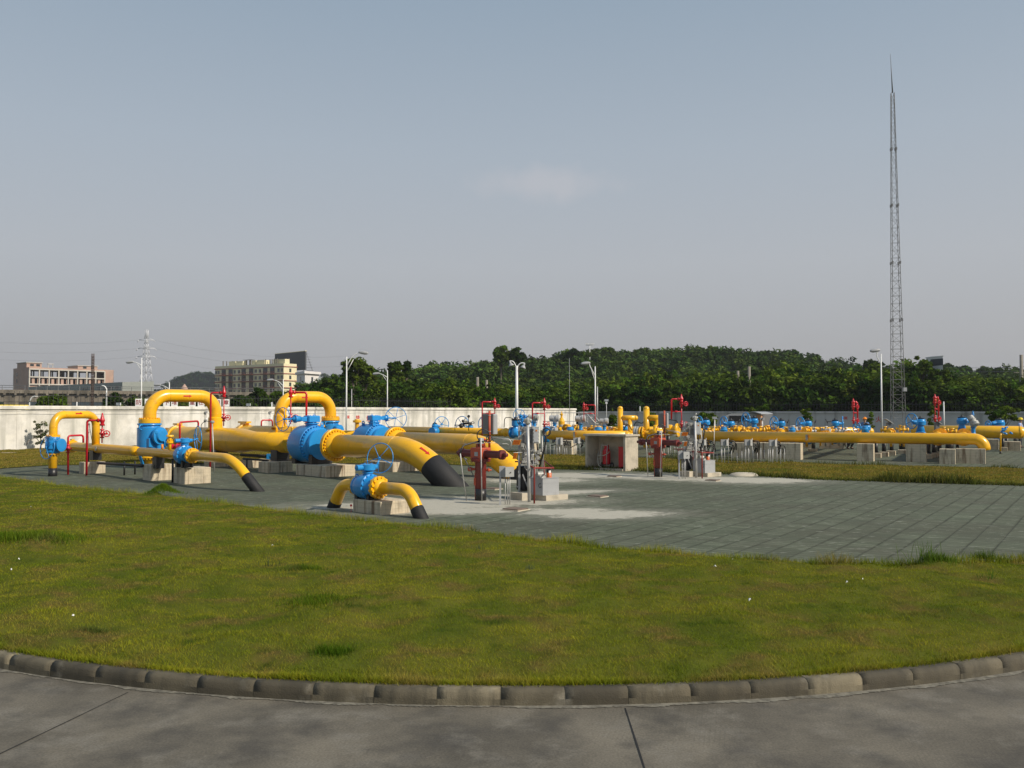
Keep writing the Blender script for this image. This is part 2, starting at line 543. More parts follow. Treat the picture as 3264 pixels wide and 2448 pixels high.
p0 = gp(408, 2208, -.1); p1 = gp(0, 2404, -.1); p1 = p0 + (p1 - p0) * 2
strip("expansion_joint", p0, p1, .011, -.096, M['joint'], road)

# kerb of rounded cast blocks round the island
def kerb():
    mb = MB(); cols = []
    prof = [(.0, -.13), (.004, -.05), (.010, -.005), (.028, .018), (.055, .028), (.15, .028), (.15, -.13)]
    da = .50 / KR; n = int(math.radians(180) / da); a0 = -n * da / 2 + .012
    for b_ in range(n):
        g = .004 / KR
        s0 = a0 + b_ * da + g; s1 = a0 + (b_ + 1) * da - g
        t = .62 + .6 * R.random()
        if R.random() < .22: t = 1.9
        tint = (t, t * .97, t * .88, 1)
        jr = R.uniform(-.002, .002); jz = R.uniform(-.0015, .0015); K = 6
        vs = []
        for i in range(K + 1):
            a = s0 + (s1 - s0) * i / K
            e = Vector((math.sin(a), -math.cos(a), 0))
            shr = 0
            for (dr, z) in prof:
                vs.append(KC + e * (KR - dr - jr - (shr if dr < .15 else 0)) + Z * (z + jz - (shr if z > 0 else 0)))
        m_ = len(prof); fs = []; sm = []
        for i in range(K):
            for j in range(m_ - 1):
                fs.append((i * m_ + j, i * m_ + j + 1, (i + 1) * m_ + j + 1, (i + 1) * m_ + j)); sm.append(1 <= j <= 3)
        fs += [tuple(range(m_ - 1, -1, -1)), tuple(K * m_ + j for j in range(m_))]; sm += [False, False]
        mb.add(vs, fs, sm); cols += [tint] * len(vs)
        # mortar
        vs = []
        for a in (s1 - .0001, s1 + 2 * g + .0001):
            e = Vector((math.sin(a), -math.cos(a), 0))
            for (dr, z) in prof:
                vs.append(KC + e * (KR - dr - (.0025 if dr < .15 else 0)) + Z * (z - (.0025 if z > 0 else 0)))
        fs = [(j, j + 1, m_ + j + 1, m_ + j) for j in range(m_ - 1)]
        mb.add(vs, fs, [1 <= j <= 3 for j in range(m_ - 1)]); cols += [(1.35, 1.3, 1.15, 1)] * len(vs)
    mb.c = cols
    m = mat("weathered_kerb", (.090, .080, .058), .85, var=.3, vscale=3.5, bump=.3, bscale=80, tint=True,
            streak=((.035, .032, .022), 6, .48, .68, .7), dirt=((.26, .245, .2), 4, .58, .75, .5))
    o = mb.build("kerb", m, None, kind='structure', origin0=True)
    return o
kerb()
# pale grit in the gutter along the kerb foot
gut = MB(); k = 1500
vs = []
for i in range(k + 1):
    a = math.radians(-70 + 140 * i / k)
    e = Vector((math.sin(a), -math.cos(a), 0))
    w = .012 + .022 * R.random() + .018 * (1 + math.sin(a * 23 + math.sin(a * 61) * 2)) + .03 * max(0, math.sin(a * 7))
    vs += [KC + e * (KR - .01) + Z * (-.0955), KC + e * (KR + w) + Z * (-.0955)]
gut.add(vs, [(2 * i, 2 * i + 1, 2 * i + 3, 2 * i + 2) for i in range(k)], False)
gut.build("gutter_grit", mat("grit", (.16, .15, .12), .95, var=.5, vscale=14), road, )

# paving of grey-green tiles, two visible sets of joints
def paving_mat():
    m = bpy.data.materials.new("green_paving"); m.use_nodes = True
    t = m.node_tree; N = t.nodes; L = t.links; b = N["Principled BSDF"]
    b.inputs["Roughness"].default_value = .9; b.inputs["Specular IOR Level"].default_value = .25
    geo = N.new("ShaderNodeNewGeometry"); pos = geo.outputs["Position"]
    mp_ = N.new("ShaderNodeMapping"); mp_.inputs["Rotation"].default_value = (0, 0, math.radians(-56)); L.new(pos, mp_.inputs[0])
    # slightly wavering joints
    wn = N.new("ShaderNodeTexNoise"); wn.inputs["Scale"].default_value = 1.3; L.new(pos, wn.inputs["Vector"])
    wv = N.new("ShaderNodeVectorMath"); wv.operation = 'SCALE'; wv.inputs["Scale"].default_value = .03; L.new(wn.outputs["Color"], wv.inputs[0])
    wa = N.new("ShaderNodeVectorMath"); wa.operation = 'ADD'; L.new(mp_.outputs[0], wa.inputs[0]); L.new(wv.outputs[0], wa.inputs[1])
    br = N.new("ShaderNodeTexBrick"); br.offset = 0.0; br.squash = 1.0
    br.inputs["Scale"].default_value = 1; br.inputs["Brick Width"].default_value = .20; br.inputs["Row Height"].default_value = .41
    br.inputs["Mortar Size"].default_value = .014; br.inputs["Mortar Smooth"].default_value = .5
    br.inputs["Color1"].default_value = (.092, .110, .070, 1); br.inputs["Color2"].default_value = (.145, .168, .112, 1)
    br.inputs["Mortar"].default_value = (.040, .046, .030, 1); br.inputs["Bias"].default_value = -.1
    L.new(wa.outputs[0], br.inputs["Vector"])
    cur = br.outputs["Color"]
    def noise(s, d=5, vec=None):
        n = N.new("ShaderNodeTexNoise"); n.inputs["Scale"].default_value = s; n.inputs["Detail"].default_value = d; n.inputs["Roughness"].default_value = .62
        L.new(vec or pos, n.inputs["Vector"]); return n.outputs[0]
    def rng(src, a, b_, c_, d):
        q = N.new("ShaderNodeMapRange"); q.inputs[1].default_value = a; q.inputs[2].default_value = b_; q.inputs[3].default_value = c_; q.inputs[4].default_value = d
        L.new(src, q.inputs[0]); return q.outputs[0]
    def mix(fac, cur, col, mode='MIX'):
        q = N.new("ShaderNodeMix"); q.data_type = 'RGBA'; q.blend_type = mode
        if isinstance(fac, float): q.inputs[0].default_value = fac
        else: L.new(fac, q.inputs[0])
        L.new(cur, q.inputs[6])
        if isinstance(col, tuple): q.inputs[7].default_value = (*col, 1)
        else: L.new(col, q.inputs[7])
        return q.outputs[2]
    # wide moss-dark joints of the second set, strong only in places
    sx = N.new("ShaderNodeSeparateXYZ"); L.new(wa.outputs[0], sx.inputs[0])
    dv = N.new("ShaderNodeMath"); dv.operation = 'DIVIDE'; dv.inputs[1].default_value = .41; L.new(sx.outputs["Y"], dv.inputs[0])
    pp = N.new("ShaderNodeMath"); pp.operation = 'PINGPONG'; pp.inputs[1].default_value = .5; L.new(dv.outputs[0], pp.inputs[0])
    jl = rng(pp.outputs[0], .035, .10, 1, 0)
    js = N.new("ShaderNodeMath"); js.operation = 'MULTIPLY'; L.new(jl, js.inputs[0]); L.new(rng(noise(.35), .42, .58, .2, .55), js.inputs[1])
    cur = mix(rng(noise(.45), .38, .66, 0.0, .7), cur, (.075, .072, .050))
    cur = mix(js.outputs[0], cur, (.030, .036, .018))
    cur = mix(rng(noise(4), .58, .75, 0, .45), cur, (.34, .36, .29))
    cur = mix(rng(noise(.8, 7), .45, .72, 0, .6), cur, (.065, .075, .05))
    mpf = N.new("ShaderNodeMapping"); mpf.inputs["Scale"].default_value = (1.6, 5, 1); mpf.inputs["Rotation"].default_value = (0, 0, math.radians(34)); L.new(pos, mpf.inputs[0])
    cur = mix(rng(noise(2.2, 6, mpf.outputs[0]), .60, .70, 0, .7), cur, (.42, .45, .36))
    # spilt cement and bare pale ground
    PATCH = [(1330, 1612, 2.2, .8, .1), (1480, 1628, 1.6, .55, .2), (1640, 1600, 1.5, .7, .2), (1935, 1640, 1.15, .62, .25), (1800, 1630, .95, .5, .4), (1760, 1572, 1.6, .5, .5), (1450, 1600, 1.2, 1.0, 0),
             (1990, 1515, 2.4, .9, -.3), (2150, 1523, 2.0, 1.0, -.3), (2360, 1530, 1.6, 1.1, -.3), (2470, 1530, 1.1, .8, -.4), (1820, 1515, 2.0, 1.0, -.2), (1700, 1530, 1.5, 1.1, 0), (1260, 1610, .9, .5, .1)]
    field = None
    for (px, py, rx, ry, rot) in PATCH:
        c = gp(px, py)
        q = N.new("ShaderNodeMapping"); q.vector_type = 'TEXTURE'
        q.inputs["Location"].default_value = (c.x, c.y, 0); q.inputs["Rotation"].default_value = (0, 0, rot); q.inputs["Scale"].default_value = (rx * 1.12, ry * 1.15, 1)
        L.new(pos, q.inputs[0])
        l = N.new("ShaderNodeVectorMath"); l.operation = 'LENGTH'; L.new(q.outputs[0], l.inputs[0])
        if field is None: field = l.outputs["Value"]
        else:
            mn = N.new("ShaderNodeMath"); mn.operation = 'SMOOTH_MIN'; mn.inputs[2].default_value = .3
            L.new(field, mn.inputs[0]); L.new(l.outputs["Value"], mn.inputs[1]); field = mn.outputs[0]
    nn = N.new("ShaderNodeMath"); nn.operation = 'MULTIPLY_ADD'; nn.inputs[1].default_value = 1.5
    L.new(noise(2.2, 8), nn.inputs[0]); L.new(field, nn.inputs[2])
    n3 = N.new("ShaderNodeMath"); n3.operation = 'MULTIPLY_ADD'; n3.inputs[1].default_value = 1.0
    L.new(noise(9, 6), n3.inputs[0]); L.new(nn.outputs[0], n3.inputs[2]); nn = n3
    pf = rng(nn.outputs[0], 2.0, 2.34, .95, 0)
    pc = mix(rng(noise(3), .4, .7, 0, 1), br.outputs["Color"], (.47, .45, .39))
    pale = N.new("ShaderNodeRGB"); pale.outputs[0].default_value = (.60, .565, .47, 1)
    pale2 = mix(rng(noise(5, 6), .50, .75, 0, .45), pale.outputs[0], (.26, .26, .21))
    cur = mix(pf, cur, pale2)
    pf2 = rng(nn.outputs[0], 2.1, 3.1, .45, 0)
    cur = mix(pf2, cur, (.34, .33, .27))
    cur = mix(rng(noise(45, 3), .3, .7, .0, .3), cur, (.06, .06, .05))
    L.new(cur, b.inputs["Base Color"])
    bp = N.new("ShaderNodeBump"); bp.inputs["Strength"].default_value = .5; bp.inputs["Distance"].default_value = .01
    L.new(rng(br.outputs["Fac"], 0, 1, 1, 0), bp.inputs["Height"]); L.new(bp.outputs[0], b.inputs["Normal"])
    return m
M['paving'] = paving_mat()
parc = [(KC.x + (KR - .14) * math.sin(math.radians(a)), KC.y - (KR - .14) * math.cos(math.radians(a))) for a in list(range(-90, -50, 3)) + list(range(51, 91, 3))]
pav = sheet("paving", [(-60, 18.04)] + parc + [(60, 18.04), (60, 60), (10, 110), (-60, 60)], 0.0, M['paving'])

# lawns
LB = [(-560, 1475), (-260, 1498), (0, 1525), (208, 1555), (482, 1584), (915, 1638), (1100, 1661), (1393, 1690), (1700, 1727), (1951, 1757), (2342, 1793), (2627, 1809), (2944, 1812), (3264, 1795), (3500, 1770), (3850, 1720)]
def border(px):
    return float(np.interp(px, [p[0] for p in LB], [p[1] for p in LB]))
def lawn_far(px):
    return gp(px, border(px), .0)
def kerb_at(px):
    k = (px - CX) / F
    # ray x = k y meets the inner kerb circle, near side
    rr = KR - .135
    a = k * k + 1; b_ = -2 * (k * KC.x + KC.y); c = KC.x ** 2 + KC.y ** 2 - rr * rr
    D = b_ * b_ - 4 * a * c
    y = (-b_ - math.sqrt(max(D, 0))) / (2 * a)
    return Vector((k * y, y, 0))
def vnoise(x, y, seed=0):
    """smooth value noise, numpy"""
    rs = np.random.RandomState(seed); T = rs.rand(64, 64)
    xi = np.floor(x).astype(int); yi = np.floor(y).astype(int); fx = x - xi; fy = y - yi
    fx = fx * fx * (3 - 2 * fx); fy = fy * fy * (3 - 2 * fy)
    g = lambda i, j: T[i % 64, j % 64]
    return (g(xi, yi) * (1 - fx) + g(xi + 1, yi) * fx) * (1 - fy) + (g(xi, yi + 1) * (1 - fx) + g(xi + 1, yi + 1) * fx) * fy
def lawn_h(x, y, edge):
    h = .055 * vnoise(x * 2.3, y * 2.3, 1) + .04 * vnoise(x * .6, y * .6, 2) + .034 * vnoise(x * 5.3, y * 5.3, 3)
    h = h * np.clip(edge * 3, .25, 1)
    m0 = gp(520, 1584); h = h + .20 * np.exp(-((x - m0.x) ** 2 / .07 + (y - m0.y) ** 2 / .10))
    m1 = gp(60, 1755); h = h + .13 * np.exp(-((x - m1.x) ** 2 / .9 + (y - m1.y) ** 2 / .3))
    m2 = gp(2990, 1818); h = h + .06 * np.exp(-((x - m2.x) ** 2 / .12 + (y - m2.y) ** 2 / .03))
    return h + .012
def grass_mat(name, c1, c2, c3, blade):
    m = bpy.data.materials.new(name); m.use_nodes = True
    t = m.node_tree; N = t.nodes; L = t.links; N.clear()
    out = N.new("ShaderNodeOutputMaterial")
    geo = N.new("ShaderNodeNewGeometry"); pos = geo.outputs["Position"]
    def noise(s, d=4):
        n = N.new("ShaderNodeTexNoise"); n.inputs["Scale"].default_value = s; n.inputs["Detail"].default_value = d
        L.new(pos, n.inputs["Vector"]); return n.outputs[0]
    def rng(src, a, b_, c_=0., d=1.):
        q = N.new("ShaderNodeMapRange"); q.inputs[1].default_value = a; q.inputs[2].default_value = b_; q.inputs[3].default_value = c_; q.inputs[4].default_value = d
        L.new(src, q.inputs[0]); return q.outputs[0]
    def mix(fac, cur, col):
        q = N.new("ShaderNodeMix"); q.data_type = 'RGBA'; L.new(fac, q.inputs[0])
        if isinstance(cur, tuple): q.inputs[6].default_value = (*cur, 1)
        else: L.new(cur, q.inputs[6])
        q.inputs[7].default_value = (*col, 1); return q.outputs[2]
    cur = mix(rng(noise(.9, 6), .38, .62), c1, c2)
    cur = mix(rng(noise(1.7, 6), .50, .72, 0, .85), cur, c3)
    cur = mix(rng(noise(11, 5), .50, .70, 0, .4), cur, (.11, .13, .012))
    cur = mix(rng(noise(3.5, 5), .58, .74, 0, .75), cur, (c1[0] * .45, c1[1] * .6, c1[2] * .6))
    at_ = N.new("ShaderNodeAttribute"); at_.attribute_name = "tint"
    if blade:
        q = N.new("ShaderNodeMix"); q.data_type = 'RGBA'; q.blend_type = 'MULTIPLY'; q.inputs[0].default_value = 1
        L.new(cur, q.inputs[6]); L.new(at_.outputs["Color"], q.inputs[7]); cur = q.outputs[2]
    d = N.new("ShaderNodeBsdfDiffuse"); L.new(cur, d.inputs[0])
    if blade:
        tl = N.new("ShaderNodeBsdfTranslucent"); L.new(cur, tl.inputs[0]); ms = N.new("ShaderNodeMixShader"); ms.inputs[0].default_value = .3
        L.new(d.outputs[0], ms.inputs[1]); L.new(tl.outputs[0], ms.inputs[2]); L.new(ms.outputs[0], out.inputs[0])
    else:
        L.new(d.outputs[0], out.inputs[0])
    return m
GC = ((.155, .212, .016), (.315, .330, .026), (.34, .25, .080))
M['lawn'] = grass_mat("lawn_soil", (.07, .085, .014), (.10, .10, .018), (.10, .07, .025), False)
M['blade'] = grass_mat("grass_blades", *GC, True)
M['blade2'] = grass_mat("dry_grass_blades", (.23, .20, .035), (.31, .25, .05), (.34, .25, .09), True)

def mesh_np(name, co, faces, matl, tint=None, kind=None, flat=True):
    me = bpy.data.meshes.new(name)
    n = len(co); k = faces.shape[1]
    me.vertices.add(n); me.vertices.foreach_set("co", np.ascontiguousarray(co, dtype=np.float32).ravel())
    me.loops.add(faces.size); me.loops.foreach_set("vertex_index", np.ascontiguousarray(faces, dtype=np.int32).ravel())
    me.polygons.add(len(faces)); me.polygons.foreach_set("loop_start", np.arange(0, faces.size, k, dtype=np.int32))
    if tint is not None:
        a = me.color_attributes.new("tint", 'FLOAT_COLOR', 'POINT'); a.data.foreach_set("color", np.ascontiguousarray(tint, dtype=np.float32).ravel())
    me.update(calc_edges=True); me.validate()
    me.materials.append(matl)
    return me
def obj_np(name, me, kind=None, label=None, cat=None, parent=None):
    o = bpy.data.objects.new(name, me); COL.objects.link(o)
    if parent is not None: o.parent = parent
    return tag(o, label, cat, None, kind)

def blades(P, h, w, lean=.5, tintvar=.35):
    """P: n x 3 roots; two-segment curved blades as triangles"""
    n = len(P)
    az = NP.random(n) * 2 * np.pi
    e = np.c_[np.cos(az), np.sin(az), np.zeros(n)]
    la = NP.random(n) * 2 * np.pi; ll = lean * NP.random(n)[:, None] * h[:, None]
    l = np.c_[np.cos(la), np.sin(la), np.zeros(n)] * ll
    tip = P + l + np.c_[np.zeros(n), np.zeros(n), h]
    co = np.empty((n, 3, 3)); co[:, 0] = P - e * w[:, None] / 2; co[:, 1] = P + e * w[:, None] / 2; co[:, 2] = tip
    tv = 1 - tintvar + 2 * tintvar * NP.random(n)
    warm = NP.random(n)
    tint = np.ones((n, 3, 4))
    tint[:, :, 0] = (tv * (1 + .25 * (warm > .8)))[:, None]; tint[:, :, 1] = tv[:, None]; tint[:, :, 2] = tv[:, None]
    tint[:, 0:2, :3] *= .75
    return co.reshape(-1, 3), np.arange(3 * n).reshape(n, 3), tint.reshape(-1, 4)

def front_lawn():
    nu, nv = 380, 170
    pxs = np.linspace(-560, 3850, nu)
    near = np.array([kerb_at(p)[:2] for p in pxs]); far = np.array([lawn_far(p)[:2] for p in pxs])
    tt = np.linspace(0, 1, nv) ** 1.3
    X = near[:, None, 0] * (1 - tt) + far[:, None, 0] * tt
    Y = near[:, None, 1] * (1 - tt) + far[:, None, 1] * tt
    edge = np.minimum(tt, 1 - tt)[None, :] * np.linalg.norm(far - near, axis=1)[:, None]
    # ragged far edge
    Zc = lawn_h(X, Y, edge)
    co = np.stack([X, Y, Zc], -1)
    idx = np.arange(nu * nv).reshape(nu, nv)
    f = np.stack([idx[:-1, :-1], idx[1:, :-1], idx[1:, 1:], idx[:-1, 1:]], -1).reshape(-1, 4)
    me = mesh_np("lawn", co.reshape(-1, 3), f, M['lawn'])
    me.polygons.foreach_set("use_smooth", [True] * len(me.polygons))
    obj_np("lawn", me, 'structure')
    # blades
    c = co[:-1, :-1]; d1 = co[1:, :-1] - c; d2 = co[:-1, 1:] - c
    area = np.linalg.norm(np.cross(d1, d2), axis=-1)
    cx = X[:-1, :-1]; cy = Y[:-1, :-1]
    vis = np.abs(cx / np.maximum(cy, 1)) < .76
    dist = np.hypot(cx, cy)
    dens = 3600 * np.clip(8 / dist, .2, 1.1) ** 1.7 * vis
    cnt = NP.poisson(area * dens)
    ii, jj = np.nonzero(cnt); rep = cnt[ii, jj]
    I = np.repeat(ii, rep); J = np.repeat(jj, rep)
    a = NP.random(len(I)); b_ = NP.random(len(I))
    P = co[I, J] * ((1 - a) * (1 - b_))[:, None] + co[I + 1, J] * (a * (1 - b_))[:, None] + co[I + 1, J + 1] * (a * b_)[:, None] + co[I, J + 1] * ((1 - a) * b_)[:, None]
    ed = edge[I, J]
    ds = np.hypot(P[:, 0], P[:, 1])
    cl = vnoise(P[:, 0] * 1.6, P[:, 1] * 1.6, 5); cl2 = vnoise(P[:, 0] * 5, P[:, 1] * 5, 6)
    h = (.014 + .026 * cl * cl2 + .012 * NP.random(len(P))) * (1 + .6 * (ed < .25))
    w = .0042 * np.clip(ds / 8, 1, 4)
    P[:, 2] -= .004
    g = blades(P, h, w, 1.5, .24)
    # overhang over the kerb and the paving edge
    def edge_rows(line, n, spread, hh, zz):
        k = NP.random(n) * (len(line) - 1); i = k.astype(int); fr = (k - i)[:, None]
        q = line[i] * (1 - fr) + line[i + 1] * fr
        q = np.c_[q, np.full(n, zz)]; q[:, :2] += NP.normal(0, spread, (n, 2))
        rag = vnoise(q[:, 0] * 2.2, q[:, 1] * 2.2, 9)
        return q, hh * (.35 + rag) * (.5 + NP.random(n))
    vis_i = (pxs > -450) & (pxs < 3800)
    qa, ha = edge_rows(near[vis_i], 22000, .025, .045, .026)
    qb, hb = edge_rows(far[vis_i], 16000, .07, .13, .005)
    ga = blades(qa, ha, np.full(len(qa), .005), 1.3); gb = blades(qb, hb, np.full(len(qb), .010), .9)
    # denser tufts: on the mound, the weed clump on the left, the weeds at the right edge
    sp = []
    for (px, py, n, sx, sy, hh, ww) in [(520, 1584, 2200, .30, .30, .08, .012), (60, 1755, 2600, .6, .28, .11, .012), (140, 1740, 900, .4, .2, .1, .01), (2990, 1815, 500, .2, .1, .12, .008), (3140, 1800, 300, .2, .06, .14, .006), (960, 1835, 700, .25, .12, .07, .006), (1000, 1950, 900, .35, .25, .07, .006), (1060, 2110, 700, .15, .12, .07, .005), (300, 2036, 400, .15, .06, .06, .005)]:
        c_ = gp(px, py); q = np.c_[NP.normal(c_.x, sx * .6, n), NP.normal(c_.y, sy * .6, n), np.zeros(n)]
        q[:, 2] = lawn_h(q[:, 0], q[:, 1], np.full(n, .5))
        x = blades(q, hh * (.4 + .8 * NP.random(n)), np.full(n, ww), .8); x[2][:, :3] *= np.array([.42, .62, .6]); sp.append(x)
    allc = [g, ga, gb] + sp
    co_ = np.concatenate([q[0] for q in allc]); ti = np.concatenate([q[2] for q in allc])
    fa = np.arange(len(co_)).reshape(-1, 3)
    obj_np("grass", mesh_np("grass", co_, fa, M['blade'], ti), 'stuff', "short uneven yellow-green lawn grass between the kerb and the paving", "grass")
    print("front blades", len(fa))
front_lawn()

# strips of grass behind the pipes
FN = [(-420, 1508), (0, 1494.6), (156, 1484), (480, 1479), (900, 1477), (1400, 1480), (1620, 1491), (1760, 1495), (1862, 1497), (2034, 1500), (2080, 1503), (2275, 1508), (2590, 1527), (2944, 1538), (3264, 1547), (3700, 1560)]
FF = [(-420, 1470), (0, 1441), (436, 1424), (900, 1416), (1300, 1425), (1600, 1440), (1740, 1452), (1860, 1458), (2034, 1463), (2275, 1474), (2500, 1481), (2700, 1486), (3133, 1496), (3264, 1501), (3700, 1512)]
def back_lawn():
    nu, nv = 260, 24
    pxs = np.linspace(-420, 3700, nu)
    near = np.array([gp(p, np.interp(p, *zip(*FN)))[:2] for p in pxs]); far = np.array([gp(p, np.interp(p, *zip(*FF)))[:2] for p in pxs])
    tt = np.linspace(0, 1, nv)
    X = near[:, None, 0] * (1 - tt) + far[:, None, 0] * tt; Y = near[:, None, 1] * (1 - tt) + far[:, None, 1] * tt
    edge = np.minimum(tt, 1 - tt)[None, :] * np.linalg.norm(far - near, axis=1)[:, None]
    Zc = .02 + .10 * vnoise(X * .9, Y * .9, 21) * np.clip(edge * 2, 0, 1) + .05 * vnoise(X * 2.7, Y * 2.7, 22) * np.clip(edge * 2, 0, 1)
    co = np.stack([X, Y, Zc], -1); idx = np.arange(nu * nv).reshape(nu, nv)
    f = np.stack([idx[:-1, :-1], idx[1:, :-1], idx[1:, 1:], idx[:-1, 1:]], -1).reshape(-1, 4)
    me = mesh_np("lawn", co.reshape(-1, 3), f, M['lawn']); obj_np("back_lawn", me, 'structure')
    c = co[:-1, :-1]; d1 = co[1:, :-1] - c; d2 = co[:-1, 1:] - c
    area = np.linalg.norm(np.cross(d1, d2), axis=-1)
    vis = np.abs(X[:-1, :-1] / np.maximum(Y[:-1, :-1], 1)) < .62
    cnt = NP.poisson(area * 420 * vis)
    ii, jj = np.nonzero(cnt); rep = cnt[ii, jj]; I = np.repeat(ii, rep); J = np.repeat(jj, rep)
    a = NP.random(len(I)); b_ = NP.random(len(I))
    P = co[I, J] * ((1 - a) * (1 - b_))[:, None] + co[I + 1, J] * (a * (1 - b_))[:, None] + co[I + 1, J + 1] * (a * b_)[:, None] + co[I, J + 1] * ((1 - a) * b_)[:, None]
    h = .025 + .03 * NP.random(len(P)); g1 = blades(P, h, np.full(len(P), .022), .8)
    n = 26000; k = NP.random(n) * (nu - 1); i = k.astype(int); fr = (k - i)[:, None]
    ln_ = np.where((NP.random(n) < .55)[:, None], near[i] * (1 - fr) + near[i + 1] * fr, far[i] * (1 - fr) + far[i + 1] * fr)
    ln_ = ln_[ln_[:, 0] > 1.5 ]
    q = np.c_[ln_ + NP.normal(0, .16, ln_.shape), np.zeros(len(ln_))]
    rag = vnoise(q[:, 0] * 1.1, q[:, 1] * 1.1, 31)
    g2 = blades(q, (.07 + .34 * rag ** 2) * (.4 + NP.random(len(q))), np.full(len(q), .03), .7); g2[2][:, :3] *= np.array([.35, .5, .5])
    co_ = np.concatenate([g1[0], g2[0]]); ti = np.concatenate([g1[2], g2[2]])
    obj_np("grass", mesh_np("grass", co_, np.arange(len(co_)).reshape(-1, 3), M['blade2'], ti), 'stuff', "strip of rough grass behind the valves and under the pipe headers", "grass")
    print("back blades", len(co_) // 3)
back_lawn()
# ---------------------------------------------------------------- equipment on the left: three pipelines with scraper traps
def plinth(corner_px, along, across, la, lc, h, label, group=None, m='conc', d1=A1, d2=B1):
    """concrete block; corner_px is the photo's nearest bottom corner"""
    c = gp(*corner_px)
    cen = c - d1 * la / 2 + d2 * lc / 2
    mb = MB(); mb.rbox(cen, la, lc, h, d1, .012)
    return mb.build("concrete_plinth", M[m], None, label=label, cat="plinth", group=group)

def arrow(p, d, up, n, L, name="flow_arrow", parent=None):
    """raised red arrow on a pipe: centre p, direction d, sideways up, surface normal n"""
    mb = MB(); w = L * .075
    pts = [(-.5, -w), (.2, -w), (.2, -w * 2.1), (.5, 0), (.2, w * 2.1), (.2, w), (-.5, w)]
    pts = [(x * L, y) for x, y in pts]
    vs = [p + d * x + up * y + n * .003 for x, y in pts] + [p + d * x + up * y - n * .02 for x, y in pts]
    k = len(pts)
    fs = [tuple(range(k)), tuple(range(2 * k - 1, k - 1, -1))] + [(i, i + k, (i + 1) % k + k, (i + 1) % k) for i in range(k)]
    mb.add(vs, fs, False)
    return mb.build(name, M['signred'], parent)

def flange(t, p, ax, Rf, th, nb, name="flange", m='yellow', neck=0):
    mb = MB(); ax = Vector(ax).normalized()
    mb.lathe(p - ax * th / 2, ax, [(0, Rf * .985), (.006, Rf), (th - .006, Rf), (th, Rf * .985)], 40)
    fl = mb.build(name, M[m], t)
    mb = MB(); mb.bolts(p, ax, Rf * .875, nb, Rf * 1.9 / nb * .85, th + Rf * .24); mb.build("flange_bolts", M[m], fl)
    if neck:
        mb = MB(); s_ = 1 if neck > 0 else -1; mb.lathe(p + ax * s_ * th / 2, ax * s_, [(0, abs(neck) + (Rf - abs(neck)) * .55), (.03, abs(neck) + (Rf - abs(neck)) * .45), (Rf * .45, abs(neck) + .002)], 40); mb.build("weld_neck", M[m], fl)
    return fl

